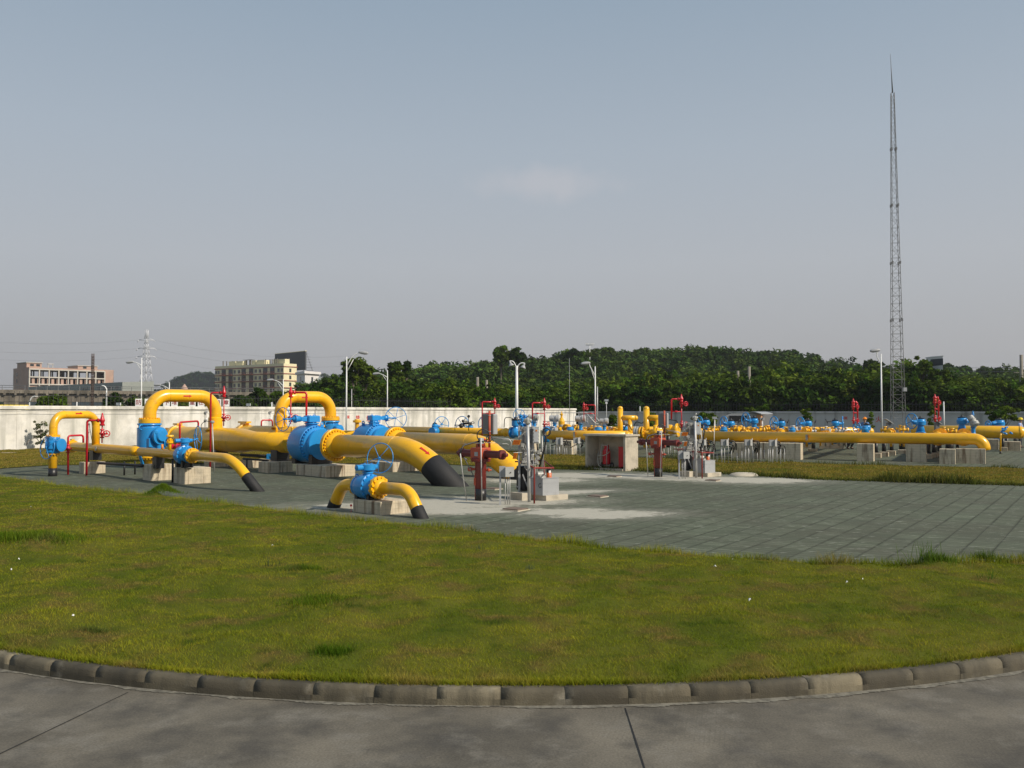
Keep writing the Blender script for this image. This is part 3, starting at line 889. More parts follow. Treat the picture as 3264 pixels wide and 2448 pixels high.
def ball_valve(c, ax, side, Rb, Lb, Rf, nb, label, wheel_R, wheel_off, base_z, group="blue ball valves with handwheels", gear=1.0, tilt=None, wheel_drop=0.0, stem=.35, Rp=None, supports=True, name="ball_valve"):
    c = Vector(c)
    t = thing(name, (c.x, c.y, base_z), label, "valve", group)
    mb = MB()
    h = Lb / 2
    if Rb > .45:
        mb.lathe(c - ax * h, ax, [(0, Rf * .95), (.06, Rf * .97), (.07, Rb * .86), (.12, Rb * .95), (.2, Rb), (Lb * .62, Rb), (Lb * .62 + .01, Rb * 1.0), (Lb * .70, Rb), (Lb * .70 + .01, Rb * .93), (Lb * .80, Rb * .91), (Lb * .84, Rb * .80), (Lb * .9, Rf * .99), (Lb, Rf * .99)], 48)
        mb.build("body", M['blue'], t)
        b = MB(); b.bolts(c - ax * h, ax, Rb * .93, 34, .030, .13, Lb * .73); b.bolts(c - ax * h, ax, Rb * .955, 40, .012, .05, .13)
        b.build("body_bolts", M['blue'], t)
        for s in (-.28, .22):      # lifting lugs
            l = MB(); q = c + ax * Lb * s + Z * (Rb * .98) - side * Rb * .35
            l.obox(q - Z * .0, ax * .02, side * .06, Z * .05); l.torus(q + Z * .07, ax, .05, .02, 16, 6); l.build("lifting_lug", M['blue'], t)
    else:
        mb.lathe(c - ax * h, ax, [(0, Rf), (.05, Rf), (.055, Rb * .8), (Lb * .2, Rb * .93), (Lb * .3, Rb), (Lb * .58, Rb), (Lb * .60, Rb * 1.03), (Lb * .66, Rb * 1.03), (Lb * .68, Rb * .9), (Lb * .86, Rb * .78), (Lb * .9, Rf), (Lb, Rf)], 32)
        mb.build("body", M['blue'], t)
        b = MB(); b.bolts(c - ax * h, ax, Rb * .95, 14, .022, .07, Lb * .66); b.build("body_bolts", M['blue'], t)
        l = MB(); l.torus(c - ax * Lb * .38 + Z * Rb * .85 - side * .1, ax, .035, .012, 14, 6); l.build("lifting_lug", M['blue'], t)
    # neck and gearbox
    k = MB(); top = c + Z * Rb
    k.lathe(top - Z * Rb * .12, Z, [(0, .30 * Rb + .03), (Rb * .2, .26 * Rb + .03), (Rb * .2 + .001, .34 * Rb + .03), (Rb * .2 + .04, .34 * Rb + .03), (Rb * .2 + .041, .22 * Rb + .03), (Rb * .2 + stem * .5, .22 * Rb + .02)], 20)
    k.build("bonnet", M['blue'], t)
    g = MB(); gz = top + Z * (Rb * .08 + stem * .5)
    s_ = gear
    if Rb > .45:
        g.rbox(gz, .46 * s_, .40 * s_, .22 * s_, side, .03)
        g.rbox(gz + Z * .03 + side * .33 * s_, .30 * s_, .22 * s_, .15 * s_, side, .02)
        g.lathe(gz + Z * .11 * s_ + side * .46 * s_, side, [(0, .10 * s_), (.16 * s_, .11 * s_), (.17 * s_, .14 * s_), (.22 * s_, .14 * s_), (.23 * s_, .09 * s_), (.34 * s_, .03 * s_)], 18)
        g.bolts(gz + Z * .22 * s_, Z, .15 * s_, 6, .014, .04)
        g.torus(gz + Z * (.25 * s_) - side * .1, ax, .03, .008, 14, 6)
        shaft0 = gz + Z * .11 * s_ + side * .75 * s_
    else:
        g.lathe(gz, Z, [(0, .13 * s_), (.01, .145 * s_), (.11 * s_, .145 * s_), (.12 * s_, .12 * s_)], 20)
        g.lathe(gz + Z * .06 * s_ - side * .12 * s_, side, [(-.16 * s_, .03), (-.15 * s_, .055 * s_), (.02, .05 * s_), (.26 * s_, .045 * s_), (.33 * s_, .05 * s_)], 12)
        g.bolts(gz + Z * .12 * s_, Z, .09 * s_, 4, .014, .04)
        shaft0 = gz + Z * .06 * s_ + side * .2 * s_
    g.build("gearbox", M['blue'], t)
    if wheel_R:
        wc = gz + Z * (.10 * s_ - wheel_drop) + side * wheel_off
        wax = side if tilt is None else tilt
        w = MB(); w.cyl(shaft0, wc, .016 + .02 * Rb, n=8)
        w.wheel(wc, wax, wheel_R, max(.010, wheel_R * .032), 6 if Rb > .45 else 5, dish=wheel_R * .12)
        w.build("handwheel", M['blue'], t)
    if supports:
        sp = MB(); hgt = c.z - base_z
        if Rb > .45:
            for q in (-.36, .40):
                sp.obox(c + ax * Lb * q - Z * (hgt - (hgt - .0) * .36), ax * .11, side * Rb * .62, Z * (hgt * .36))
        else:
            for q in (-.3, .3):
                sp.obox(c + ax * Lb * q - Z * hgt * .64, ax * .04, side * Rb * .62, Z * hgt * .36)
                sp.obox(c + ax * Lb * q + side * Rb * .4 - Z * hgt * .64, ax * .09, side * .012, Z * hgt * .36)
                sp.obox(c + ax * Lb * q - side * Rb * .4 - Z * hgt * .64, ax * .09, side * .012, Z * hgt * .36)
        sp.build("support_saddle", M['black'], t)
    return t

def riser_valve(c, face, label, R_, H_, Rf, nb, style, wheel=None):
    """valve on a vertical pipe; c is the valve's centre"""
    t = thing("riser_valve", (c.x, c.y, c.z - H_ / 2), label, "valve", "blue valves on the vertical pipes")
    d = Vector((-face.y, face.x, 0))
    mb = MB()
    mb.lathe(c - Z * H_ / 2, Z, [(0, Rf), (.06, Rf), (.065, R_ * .82), (.13, R_ * .86), (.15, R_), (H_ - .17, R_), (H_ - .15, R_ * .88), (H_ - .065, R_ * .84), (H_ - .06, Rf), (H_, Rf)], 32)
    mb.build("body", M['blue'], t)
    b = MB(); b.bolts(c - Z * (H_ / 2 - .085), Z, Rf * .85, nb, .026 if R_ > .3 else .018, .07); b.bolts(c + Z * (H_ / 2 - .085), Z, Rf * .85, nb, .026 if R_ > .3 else .018, .07)
    b.build("flange_bolts", M['blue'], t)
    if style == 'big':
        k = MB()
        k.lathe(c + Z * .12 + face * (R_ * .55), face, [(0, R_ * .62), (R_ * .6, R_ * .58), (R_ * .62, R_ * .74), (R_ * .85, R_ * .74), (R_ * .87, R_ * .5), (R_ * 1.1, R_ * .46)], 22)
        k.rbox(c - Z * (H_ * .36) + face * R_ * .95 + d * R_ * .2, R_ * .75, R_ * .8, H_ * .42, face, .04)
        k.bolts(c + Z * .12 + face * (R_ * .55), face, R_ * .66, 12, .024, .09, R_ * .73)
        k.rbox(c - Z * .30 + face * R_ * .62 - d * R_ * .55, R_ * .7, R_ * .5, .34, face, .03); k.rbox(c + Z * .26 + face * R_ * .75 + d * R_ * .3, R_ * .5, R_ * .45, .16, face, .03)
        k.lathe(c - Z * .16 + face * R_ * .9 + d * R_ * .45, (face + d * .5).normalized(), [(0, .13), (.14, .13), (.15, .17), (.2, .17), (.21, .07), (.3, .05)], 14)
        k.build("bonnet", M['blue'], t)
        k = MB(); k.torus(c - Z * .12 + face * R_ * 1.35 + d * R_ * .25, d, .10, .028, 18, 8); k.torus(c + Z * (H_ * .38) - d * R_ * 1.02 + face * .1, face, .09, .022, 16, 6)
        k.build("lifting_lug", M['blue'], t)
        k = MB(); k.lathe(c + Z * (H_ * .22) + face * R_ * 1.0 + d * -.1, (face - d * .6).normalized(), [(0, .12), (.12, .13), (.2, .1), (.26, .05)], 14)
        k.build("gearbox", M['blue'], t)
        k = MB()
        for s in (-1, 1):
            q = c - Z * (H_ / 2 + .25) + d * R_ * .75 * s
            k.obox(q - Z * .02, d * .05 + Z * .09 * s, face * .07, (Z * .17 + d * .06 * s))
        k.build("foot", M['blue'], t)
    else:
        k = MB()
        k.lathe(c + face * R_ * .5, face, [(0, R_ * .8), (R_ * .75, R_ * .78), (R_ * .76, R_ * .9), (R_ * .95, R_ * .9), (R_ * 1.0, R_ * .6)], 22)
        k.rbox(c - Z * .12 + face * R_ * 1.1, R_ * .6, R_ * .9, .24, face, .03)
        k.build("gearbox", M['blue'], t)
        n_ = MB(); n_.obox(c + face * (R_ * 1.42) + Z * .0, face * .004, d * .055, Z * .035); n_.build("name_plate", M['white'], t)
        if wheel:
            wc, wax, wR = wheel
            w = MB(); w.cyl(c - Z * .1 + face * R_ * .6, wc, .014, n=8); w.wheel(wc, wax, wR, .014, 4, dish=-.04); w.build("handwheel", M['blue'], t)
    return t

def vent(name_label, px_a, ybase, ytop, px_b, Y, r, ycone, yvalve, yend, zbase=None, rung=None, wheel_side=1, foot='red', lower=None, group="red relief vents on the pipes"):
    """red relief line: a riser, a crossbar, a tapered cap on a safety valve and an isolating valve with a little handwheel"""
    a0 = at(px_a, ybase, Y); a1 = at(px_a, ytop, Y)
    b1 = at(px_b, ytop, Y)
    a0.x = a1.x
    t = thing("relief_vent", a0, name_label, "relief vent", group)
    mb = MB(); mb.tube(fillet([a0, a1, b1], r * 2.2, 6), r, 10)
    mb.build("discharge_pipe", M['red'], t)
    s = 1 if px_b > px_a else -1
    d = Vector((s, 0, 0))
    cz = at(px_b, ycone, Y).z
    mb = MB(); mb.lathe(b1 - Z * r * 5, Z, [(0, r * 2.3), (r * 1.6, r * 2.3), (r * 1.7, r * 1.5), (r * 3, r * 1.7), (r * 5.2, r * 2.5), (r * 6.5, r * 1.9), (cz - b1.z + r * 2, r * 1.1), (cz - b1.z + r * 5, r * .5)], 12)
    mb.lathe(b1 - d * r * 4.5, d, [(0, r * 1.9), (r * 1.4, r * 1.9), (r * 1.5, r * 1.1), (r * 3.5, r * 1.2)], 10)
    mb.build("safety_valve", M['red'], t)
    vz = at(px_b, yvalve, Y).z; vc = Vector((b1.x, b1.y, vz))
    ez = at(px_b, yend, Y).z
    mb = MB(); mb.cyl(Vector((b1.x, b1.y, ez)), b1 - Z * r * 4, r * .62, n=8); mb.build("stem_pipe", M['red'], t)
    def gate(vc):
        mb = MB()
        mb.lathe(vc - Z * r * 4.2, Z, [(0, r * 1.9), (r * 1.2, r * 1.9), (r * 1.3, r), (r * 2.6, r * 1.4), (r * 4.2, r * 2.0), (r * 5.8, r * 1.4), (r * 7.1, r), (r * 7.2, r * 1.9), (r * 8.4, r * 1.9)], 12)
        mb.lathe(vc - Vector((1, -.25, 0)) * r * 2.6 * wheel_side, Vector((1, -.25, 0)) * wheel_side, [(0, r * .9), (r * 2.5, r * 1.2), (r * 5, r * 1.2), (r * 5.5, r * .5), (r * 8, r * .5)], 10)
        mb.build("isolating_valve", M['red'], t)
        w = MB(); w.wheel(vc + Vector((1, -.4, 0)).normalized() * r * 5.6 * wheel_side, Vector((.45 * wheel_side, -1, .0)), r * 2.7, r * .45, 3); w.build("handwheel", M['red'], t)
    gate(vc)
    if rung:
        z = at(px_a, rung, Y).z
        mb = MB(); p = Vector((a1.x, a1.y, z)); q = Vector((b1.x, b1.y, z)); mb.cyl(p, q, r * .55, n=8); mb.lathe(p.lerp(q, .3), (q - p), [(0, r * .6), (r, r * 1.2), (r * 3, r * 1.2), (r * 4, r * .6)], 10)
        mb.build("crossbar", M['red'], t)
    if lower:
        gate(Vector((b1.x, b1.y, at(px_b, lower, Y).z)))
    return t

def pipe_obj(name, pts, r, m, parent, n=32, **k):
    mb = MB(); mb.tube(pts, r, n); return mb.build(name, M[m], parent, **k)

def seam(pts, r, where, parent):
    """raised weld beads round a pipe at some of its path points"""
    for i in where:
        mb = MB(); d_ = (Vector(pts[i + 1]) - Vector(pts[i - 1])).normalized(); mb.torus(pts[i], d_, r + .001, .007, 36, 6); mb.build("weld_bead", M['yellow'], parent)

def level(p, z):
    return Vector((p.x, p.y, z))

# ---- the short bypass valve in front
VZ = .546
gl = gp(1056, 1617); gr = gp(1348, 1652)
AF = (gr - gl); AF.z = 0; AF.normalize()
vc0 = onpx(level(gl, VZ), AF, 1174)
Cf = level(vc0, VZ)
SF = Vector((-AF.y, AF.x, 0))      # across, away to the right
t = thing("pipe_run", (Cf.x, Cf.y, 0), "short yellow humped pipe with black ends through the small front valve", "pipe", "yellow buried pipe runs")
r_ = .135
LP = [gl - Z * .25 - AF * .12, onpx(Cf, AF, 1076) * 1.0, Cf - AF * .2]
ls = onpx(Cf, AF, 1092)
P_l = fillet([gl - Z * .3 - AF * .10, ls, Cf - AF * .15], .42, 10)
pipe_obj("pipe", P_l, r_, 'yellow', t)
rs = onpx(Cf, AF, 1302)
P_r = fillet([Cf + AF * .15, rs, gr - Z * .3 + AF * .16], .45, 10)
pipe_obj("pipe", P_r, r_, 'yellow', t)
def sleeve(pts_end, direction, L, r, parent):
    """black wrap on the lowest length of pipe"""
    e = Vector(pts_end); d = Vector(direction).normalized()
    mb = MB(); mb.tube([e, e + d * L * .96, e + d * L], [r * 1.10, r * 1.07, r * 1.02], 32)
    return mb.build("wrapped_end", M['tar'], parent)
dl = (P_l[1] - P_l[0]); sleeve(P_l[0], dl, .52, r_, t)
dr = (P_r[-2] - P_r[-1]); sleeve(P_r[-1], dr, .60, r_, t)
flange(t, Cf + AF * .36, AF, .245, .075, 12, neck=.135)
flange(t, Cf - AF * .40, AF, .215, .05, 12)
w_tilt = (SF * .8 - AF * .28 - Z * .10).normalized()
bv = ball_valve(Cf - AF * .02, AF, SF, .27, .66, .225, 12, "small blue valve in front with a big tilted handwheel", .33, .34, .28, gear=1.15, tilt=w_tilt, wheel_drop=-.14, stem=.12)
plinth((1213, 1643), A1, B1, 1.02, .78, .28, "low tiled plinth under the small front valve", "concrete plinths on the left")
t = thing("marker_rod", gp(1118, 1633), "thin grey rod with a red tag in front of the low front plinth", "marker rod")
mb = MB(); p = gp(1129, 1630); q = at(1131, 1572, p.y); mb.tube(fillet([p, at(1129, 1560, p.y), at(1140, 1535, p.y + .1)], .05), .008, 6); mb.build("rod", M['galv'], t)
mb = MB(); p = gp(1119, 1634); mb.obox(at(1119, 1611, p.y), Vector((.022, 0, 0)), Vector((0, .006, 0)), Z * .022); mb.cyl(p, at(1119, 1611, p.y), .004, n=5); mb.build("tag", M['red'], t)

# ---- small pipeline on the left
Z1 = .87
P1 = level(at(651, 1455, 26.0), Z1)
A0 = dirv(5.47, -5.45)
B0 = Vector((-A0.y, A0.x, 0))
L1 = lambda px: onpx(P1, A0, px)
t = thing("pipe_run", (L1(500).x, L1(500).y, 0), "thin yellow pipe bending down into the ground beside the left plinths", "pipe", "yellow buried pipe runs")
pb = L1(742); pg = gp(838, 1566)
path = fillet([L1(448), pb, pg - Z * .25 + (pg - pb).normalized() * .0 + A0 * .12], 1.1, 12)
pipe_obj("pipe", path, .14, 'yellow', t)
d = path[-2] - path[-1]; sleeve(path[-1], d, .92, .14, t)
mb = MB(); q0 = L1(224); ax = A0
Lb = (L1(430) - q0).length
mb.lathe(q0, ax, [(0, .12), (.03, .19), (.03, .20), (.12, .20), (.125, .165), (Lb, .165), (Lb + .28, .14)], 32); mb.build("barrel", M['yellow'], t)
mb = MB(); mb.lathe(q0 + ax * .16, ax, [(0, .225), (.05, .235), (.10, .235), (.15, .225)], 28); mb.obox(q0 + ax * .2 + Z * .25, ax * .10, B0 * .05, Z * .02)
mb.build("closure_clamp", M['yellow'], t)
flange(t, L1(613), A0, .225, .07, 12, neck=.14)
mb = MB(); q = L1(322); mb.obox(q - B0 * .18 + Z * .0, ax * .05, B0 * .012, Z * .07); mb.build("name_plate", M['silver'], t)
mb = MB(); q = L1(517) + Z * .14; mb.cyl(q - Z * .02, q + Z * .14, .035, n=12); mb.build("nozzle", M['orange'], t)
mb = MB(); q = L1(541) + Z * .14
mb.lathe(q - Z * .02, Z, [(0, .05), (.2, .045), (.21, .10), (.27, .10), (.28, .05), (.40, .05), (.41, .11), (.46, .11)], 14); mb.bolts(q + Z * .25, Z, .08, 6, .012, .12); mb.build("drain_valve", M['yellow'], t)
ball_valve(L1(588), A0, B0, .285, .62, .22, 12, "blue valve on the thin left pipe with its wheel on the right", .38, .42, .5, gear=1.1, stem=.12, tilt=dirv(.85, .6))
mb = MB(); q = L1(305)
mb.box(level(q, .62) - A0 * .0, .34, .30, .34, A0); sup = mb.build("support_saddle", M['black'], t)
mb = MB(); q = L1(505); mb.box(level(q, .57), .30, .26, .36, A0); mb.build("support_saddle", M['black'], t)
mb = MB(); q = L1(551); mb.cyl(level(q, 0), level(q, .8), .035, n=8); mb.build("prop_rod", M['black'], t); mb = MB(); q = L1(282); mb.cyl(level(q, .3), level(q, .78), .03, n=8); mb.build("prop_rod", M['black'], t)
plinth((268, 1511), A1, B1, .50, .72, .40, "plinth under the small barrel nearest the white wall", "concrete plinths on the left")
plinth((480, 1533), A1, B1, .62, .78, .50, "tall stained plinth left of the two paired plinths", "concrete plinths on the left")
plinth((589, 1544), A1, B1, .80, .82, .48, "tall stained plinth under the thin pipe's blue valve", "concrete plinths on the left")
# small loop
rb = L1(305); lb_ = Vector((-15.45, 30.15, 0)); ld = (lb_ - level(rb, 0)).normalized()
t = thing("pipe_loop", lb_, "small yellow pipe loop rising from the ground at far left", "pipe loop", "yellow pipe loops with flow arrows")
zt = 2.06
lp = fillet([level(lb_, -.1), level(lb_, zt), level(rb, zt), level(rb, Z1 + .1)], .42, 12)
pipe_obj("pipe", lp, .134, 'yellow', t); seam(lp, .134, (1, 13, 14, 26), t)
mb = MB(); mb.tube([level(lb_, -.1), level(lb_, .27)], .143, 28); mb.build("black_sleeve", M['black'], t)
nrm_ = Vector((-ld.y, ld.x, 0)); nrm_ = nrm_ if nrm_.y < 0 else -nrm_
mid = level(lb_.lerp(level(rb, 0), .52), zt)
dn = (nrm_ * .8 + Z * .25).normalized()
arrow(mid + dn * .136, -ld, Z, dn, .30, parent=t)
flange(t, level(lb_, 1.34), Z, .215, .05, 12); flange(t, level(lb_, .75), Z, .20, .05, 12)
fd = dirv(.9, -.25)
riser_valve(level(lb_, 1.045), fd, "blue boxy valve with a side handwheel on the far left riser", .245, .54, .215, 12, 'small', (at(150.7, 1426, 29.9), dirv(-.5, -.86, .12), .385))
# red lines there
vent("tall red vent beside the small loop at far left", 278, 1516, 1340, 326, 30.1, .036, 1316, 1382, 1412)
t = thing("drain_line", gp(217, 1513), "red drain pipe with a cross valve left of the small barrel", "drain pipe", "red drain lines")
Yd = gp(217, 1513).y
mb = MB(); mb.tube(fillet([gp(217, 1513), at(217, 1389, Yd), at(265.5, 1387, Yd + .5), at(265.5, 1411, Yd + .5)], .09, 6), .034, 10); mb.build("pipe", M['red'], t)
mb = MB(); c_ = at(217, 1430, Yd); mb.lathe(c_ - Z * .14, Z, [(0, .07), (.04, .07), (.05, .04), (.10, .06), (.14, .09), (.2, .06), (.24, .04), (.25, .07), (.29, .07)], 12); mb.lathe(c_ - Vector((.22, 0, 0)), Vector((1, .1, 0)), [(0, .02), (.1, .03), (.2, .06), (.3, .03), (.34, .02)], 10)
mb.build("cross_valve", M['red'], t)
t = thing("pipe_rail", gp(380, 1518), "long black pipe on low legs behind the left plinths", "pipe", "black low pipes on legs")
mb = MB(); a = at(312, 1473, 29.8); b = at(455, 1488, 28.4); a.z = b.z = .46; mb.cyl(a, b, .045, n=8); mb.build("bar", M['black'], t)
for px, py in ((396, 1515), (430, 1512)):
    g_ = gp(px, py); mb = MB(); mb.cyl(g_, level(g_, .46), .03, n=8); mb.build("leg", M['black'], t)

# ---- front main pipeline
Z2 = 1.04
P2 = level(at(1085, 1419, 29.9), Z2)
L2 = lambda px: onpx(P2, A1, px)
t = thing("pipe_run", (L2(850).x, L2(850).y, 0), "thick yellow pipe curving down to a black end in front of the rear pipe", "pipe", "yellow buried pipe runs")
pb = L2(1330); pg = gp(1462, 1548)
RP = .365
fp = P2
path = fillet([L2(1058), pb, pg - Z * .55 + A1 * .45], 2.6, 16)
pipe_obj("pipe", path, RP, 'yellow', t, 48); seam(path, RP, (1, len(path) - 2), t)
d = path[-2] - path[-1]; sleeve(path[-1], d, 1.78, RP, t)
q0 = L2(562); Lb = (L2(770) - q0).length; Lr = (L2(812) - L2(770)).length; Lp = (L2(930) - L2(812)).length
mb = MB(); mb.lathe(q0, A1, [(0, .30), (.10, .46), (.12, .475), (Lb, .475), (Lb + Lr, RP), (Lb + Lr + Lp, RP)], 48); mb.build("barrel", M['yellow'], t)
mb = MB(); mb.lathe(q0 - A1 * .05, A1, [(0, .46), (.02, .52), (.20, .54), (.34, .54), (.36, .48)], 40)
mb.obox(q0 + A1 * .12 + Z * .58, A1 * .22, B1 * .12, Z * .035); mb.obox(q0 + A1 * .12 + Z * .52, A1 * .14, B1 * .09, Z * .06)
mb.build("closure_clamp", M['yellow'], t)
mb = MB(); q = q0 - A1 * .55 - B1 * .1 + Z * .0
mb.obox(q + Z * .38, A1 * .26, B1 * .05, Z * .03); mb.obox(q - A1 * .20, A1 * .03, B1 * .05, Z * .38); mb.obox(q + A1 * .12 + Z * .02, A1 * .03, B1 * .05, Z * .36); mb.obox(q + A1 * -.02, A1 * .1, B1 * .20, Z * .33)
mb.build("closure_hinge", M['yellow'], t)
flange(t, L2(1068), A1, .55, .15, 28, neck=RP)
for px, rr in ((881, .035), (930, .03)):
    q = L2(px) + Z * RP; mb = MB(); mb.lathe(q - Z * .04, Z, [(0, rr * 1.2), (.2, rr * 1.2), (.21, rr * 1.6), (.26, rr * 1.6)], 12); mb.build("nozzle", M['yellow'], t)
mb = MB(); q = L2(655); mb.obox(q - B1 * .475 + Z * .12, A1 * .09, B1 * .014, Z * .07); mb.build("name_plate", M['silver'], t)
mb = MB(); mb.obox(level(L2(893), .58), A1 * .22, B1 * .26, Z * .19); mb.obox(level(L2(893), .40) , A1 * .3, B1 * .3, Z * .02); mb.build("support_saddle", M['black'], t)
mb = MB(); mb.obox(level(L2(700), .50), A1 * .22, B1 * .26, Z * .13); mb.build("support_saddle", M['black'], t)
qa = path[len(path) // 2 + 3]; dd = (path[len(path) // 2 + 4] - qa).normalized(); nn_ = (-B1 * .42 + Z * .9); nn_ = (nn_ - dd * nn_.dot(dd)).normalized()
arrow(qa + nn_ * (RP + .003), dd, dd.cross(nn_), nn_, .42, parent=t)
Cv = L2(993)
ball_valve(Cv, A1, -B1, .645, 1.42, .53, 28, "largest blue valve with its handwheel standing on the left", .40, 1.12, .36, gear=1.0, stem=.14, Rp=RP, tilt=dirv(-.62, -.78))
plinth((1037, 1522), A1, B1, 1.85, 1.18, .37, "widest tiled plinth under the largest blue valve", "concrete plinths on the left")
plinth((857, 1508), A1, B1, .75, .95, .38, "plinth under the thick pipe left of the largest valve", "concrete plinths on the left")
plinth((676, 1489), A1, B1, .72, .95, .37, "half hidden plinth under the big barrel behind the red riser", "concrete plinths on the left")
# big front loop
rb = L2(686); Ll = 2.68
lb_ = level(rb - B1 * Ll, 0)
t = thing("pipe_loop", lb_, "tallest yellow loop standing left of the big barrel", "pipe loop", "yellow pipe loops with flow arrows")
zt = 2.79
lp = fillet([level(lb_, .05), level(lb_, zt), level(rb, zt), level(rb, Z2 + .3)], .72, 14)
pipe_obj("pipe", lp, .248, 'yellow', t, 40); seam(lp, .248, (1, 15, 16, 30), t)
mb = MB(); mb.lathe(level(rb, 1.40), Z, [(0, .40), (.12, .285), (.5, .285), (.55, .25)], 32); mb.build("weld_neck", M['yellow'], t)
mid = level(lb_.lerp(level(rb, 0), .52), zt); dn = (A1 * .9 - Z * .05).normalized()
arrow(mid + dn * .251, B1, Z, dn, .34, parent=t)
flange(t, level(lb_, 1.80), Z, .40, .16, 20); flange(t, level(lb_, .45), Z, .40, .12, 20)
riser_valve(level(lb_, 1.12), dirv(.85, -.45), "large blue block valve under the tallest yellow loop", .45, 1.18, .44, 18, 'big')
vent("tall red vent standing before the tallest yellow loop", 672, 1497, 1252, 714, 33.3, .034, 1230, 1331, 1358)
t = thing("drain_line", at(573, 1500, 31.5), "red drain pipe over the big barrel with a valve behind the thin pipe", "drain pipe", "red drain lines")
Yd = 31.5
mb = MB(); mb.tube(fillet([at(573, 1425, Yd), at(573, 1346, Yd), at(632, 1342, Yd + 1.4), at(632, 1362, Yd + 1.4)], .1, 6), .034, 10); mb.cyl(level(at(573, 1430, Yd), 0), at(573, 1425, Yd), .034, n=8); mb.build("pipe", M['red'], t)
mb = MB(); c_ = at(567, 1421, Yd); mb.lathe(c_ - Vector((.22, 0, .02)), Vector((1, -.2, .03)), [(0, .03), (.02, .09), (.07, .09), (.08, .04), (.16, .07), (.22, .1), (.3, .06), (.36, .09), (.42, .09), (.43, .03)], 12); mb.build("isolating_valve", M['red'], t)
t = thing("gauge_stand", gp(683, 1502), "grey conduit post with a bent cable beside the tall red riser", "instrument post")
g_ = gp(683, 1502); mb = MB(); mb.cyl(g_, at(676.5, 1348, g_.y), .022, n=8); mb.build("post", M['galv'], t)
mb = MB(); h_ = at(677, 1345, g_.y); mb.lathe(h_ - Z * .05, Z, [(0, .03), (.03, .07), (.08, .07), (.10, .03)], 10); mb.build("gauge_head", M['gray'], t)
mb = MB(); mb.tube(fillet([h_, at(655, 1342, g_.y), at(641, 1352, g_.y), at(641, 1372, g_.y), gp(641, 1498)], .15, 6), .012, 6); mb.build("cable", M['hose'], t)

# ---- rear main pipeline
P3 = level(at(1316, 1405, 32.9), Z2)
L3 = lambda px: onpx(P3, A1, px)
t = thing("pipe_run", (L3(1100).x, L3(1100).y, 0), "thick yellow rear pipe sloping down behind the red actuator", "pipe", "yellow buried pipe runs")
pb = L3(1535); pg = L3(1735); pg.z = -.5
path = fillet([L3(1268), pb, pg], 2.2, 14)
pipe_obj("pipe", path, RP, 'yellow', t, 48); seam(path, RP, (1, len(path) - 2), t)
d = path[-2] - path[-1]; sleeve(path[-1], d, 1.3, RP, t)
q0 = L3(775); q1 = L3(985); Lb = (q1 - q0).length; Lp = (L3(1150) - q1).length
mb = MB(); mb.lathe(q0, A1, [(0, .30), (.1, .46), (.12, .475), (Lb, .475), (Lb + .5, RP), (Lb + Lp, RP)], 48); mb.build("barrel", M['yellow'], t)
mb = MB(); mb.lathe(q0 - A1 * .05, A1, [(0, .46), (.02, .52), (.2, .54), (.34, .54), (.36, .48)], 40)
mb.obox(q0 + A1 * .12 + Z * .62, A1 * .42, B1 * .12, Z * .04); mb.obox(q0 + A1 * .12 + Z * .54, A1 * .26, B1 * .09, Z * .08); mb.build("closure_clamp", M['yellow'], t)
flange(t, L3(1262), A1, .55, .15, 28, neck=RP)
q = L3(1138) + Z * RP; mb = MB(); mb.lathe(q - Z * .04, Z, [(0, .09), (.20, .08), (.36, .08), (.37, .17), (.45, .17), (.46, .1), (.5, .1)], 14); mb.build("nozzle", M['yellow'], t)
q = L3(1023) + Z * .42; mb = MB(); mb.lathe(q - Z * .04, Z, [(0, .08), (.1, .08), (.11, .16), (.18, .16), (.2, .05)], 14); mb.build("nozzle", M['yellow'], t)
qa = path[len(path) // 2 + 4]; dd = (path[len(path) // 2 + 5] - qa).normalized(); nn_ = (-B1 * .35 + Z * .93); nn_ = (nn_ - dd * nn_.dot(dd)).normalized()
arrow(qa + nn_ * (RP + .003), dd, dd.cross(nn_), nn_, .42, parent=t)
mb = MB(); mb.obox(level(L3(840), .55), A1 * .22, B1 * .26, Z * .18); mb.build("support_saddle", M['black'], t)
mb = MB(); mb.obox(level(L3(1105), .55), A1 * .22, B1 * .26, Z * .18); mb.build("support_saddle", M['black'], t)
ball_valve(L3(1192), A1, B1, .645, 1.42, .53, 28, "second largest blue valve, behind, with its handwheel on the right", .43, 1.05, .36, gear=.9, stem=.16, tilt=dirv(.35, -.93))
plinth((1252, 1505), A1, B1, 1.75, 1.3, .34, "plinth under the second largest blue valve behind the thick pipe", "concrete plinths on the left")
plinth((800, 1492), A1, B1, .8, .9, .3, "rear plinth seen under the barrel between two black pipes", "concrete plinths on the left")
rb = L3(893); ro = level(rb + B1 * 2.6, 0)
t = thing("pipe_loop", level(rb, 0), "yellow loop standing behind the largest blue valve", "pipe loop", "yellow pipe loops with flow arrows")
zt = 2.82
lp = fillet([level(rb, Z2 + .3), level(rb, zt), level(ro, zt), level(ro, .1)], .74, 14)
pipe_obj("pipe", lp, .262, 'yellow', t, 40); seam(lp, .262, (1, 15, 16, 30), t)
mb = MB(); mb.lathe(level(rb, 1.44), Z, [(0, .42), (.1, .30), (.55, .30), (.6, .265)], 32); mb.build("weld_neck", M['yellow'], t)
mid = level(rb, zt).lerp(level(ro, zt), .42); dn = (A1 * .98 - Z * .1).normalized()
arrow(mid + dn * .264, B1, Z, dn, .34, parent=t)
flange(t, level(ro, 1.82), Z, .42, .14, 20)
riser_valve(level(ro, 1.14), dirv(.85, -.45), "blue block valve under the rear loop, mostly hidden", .40, 1.18, .42, 18, 'big')
vent("red vent in front of the rear yellow loop", 977, 1357, 1251, 927, 38.9, .045, 1232, 1331, 1352, wheel_side=1)
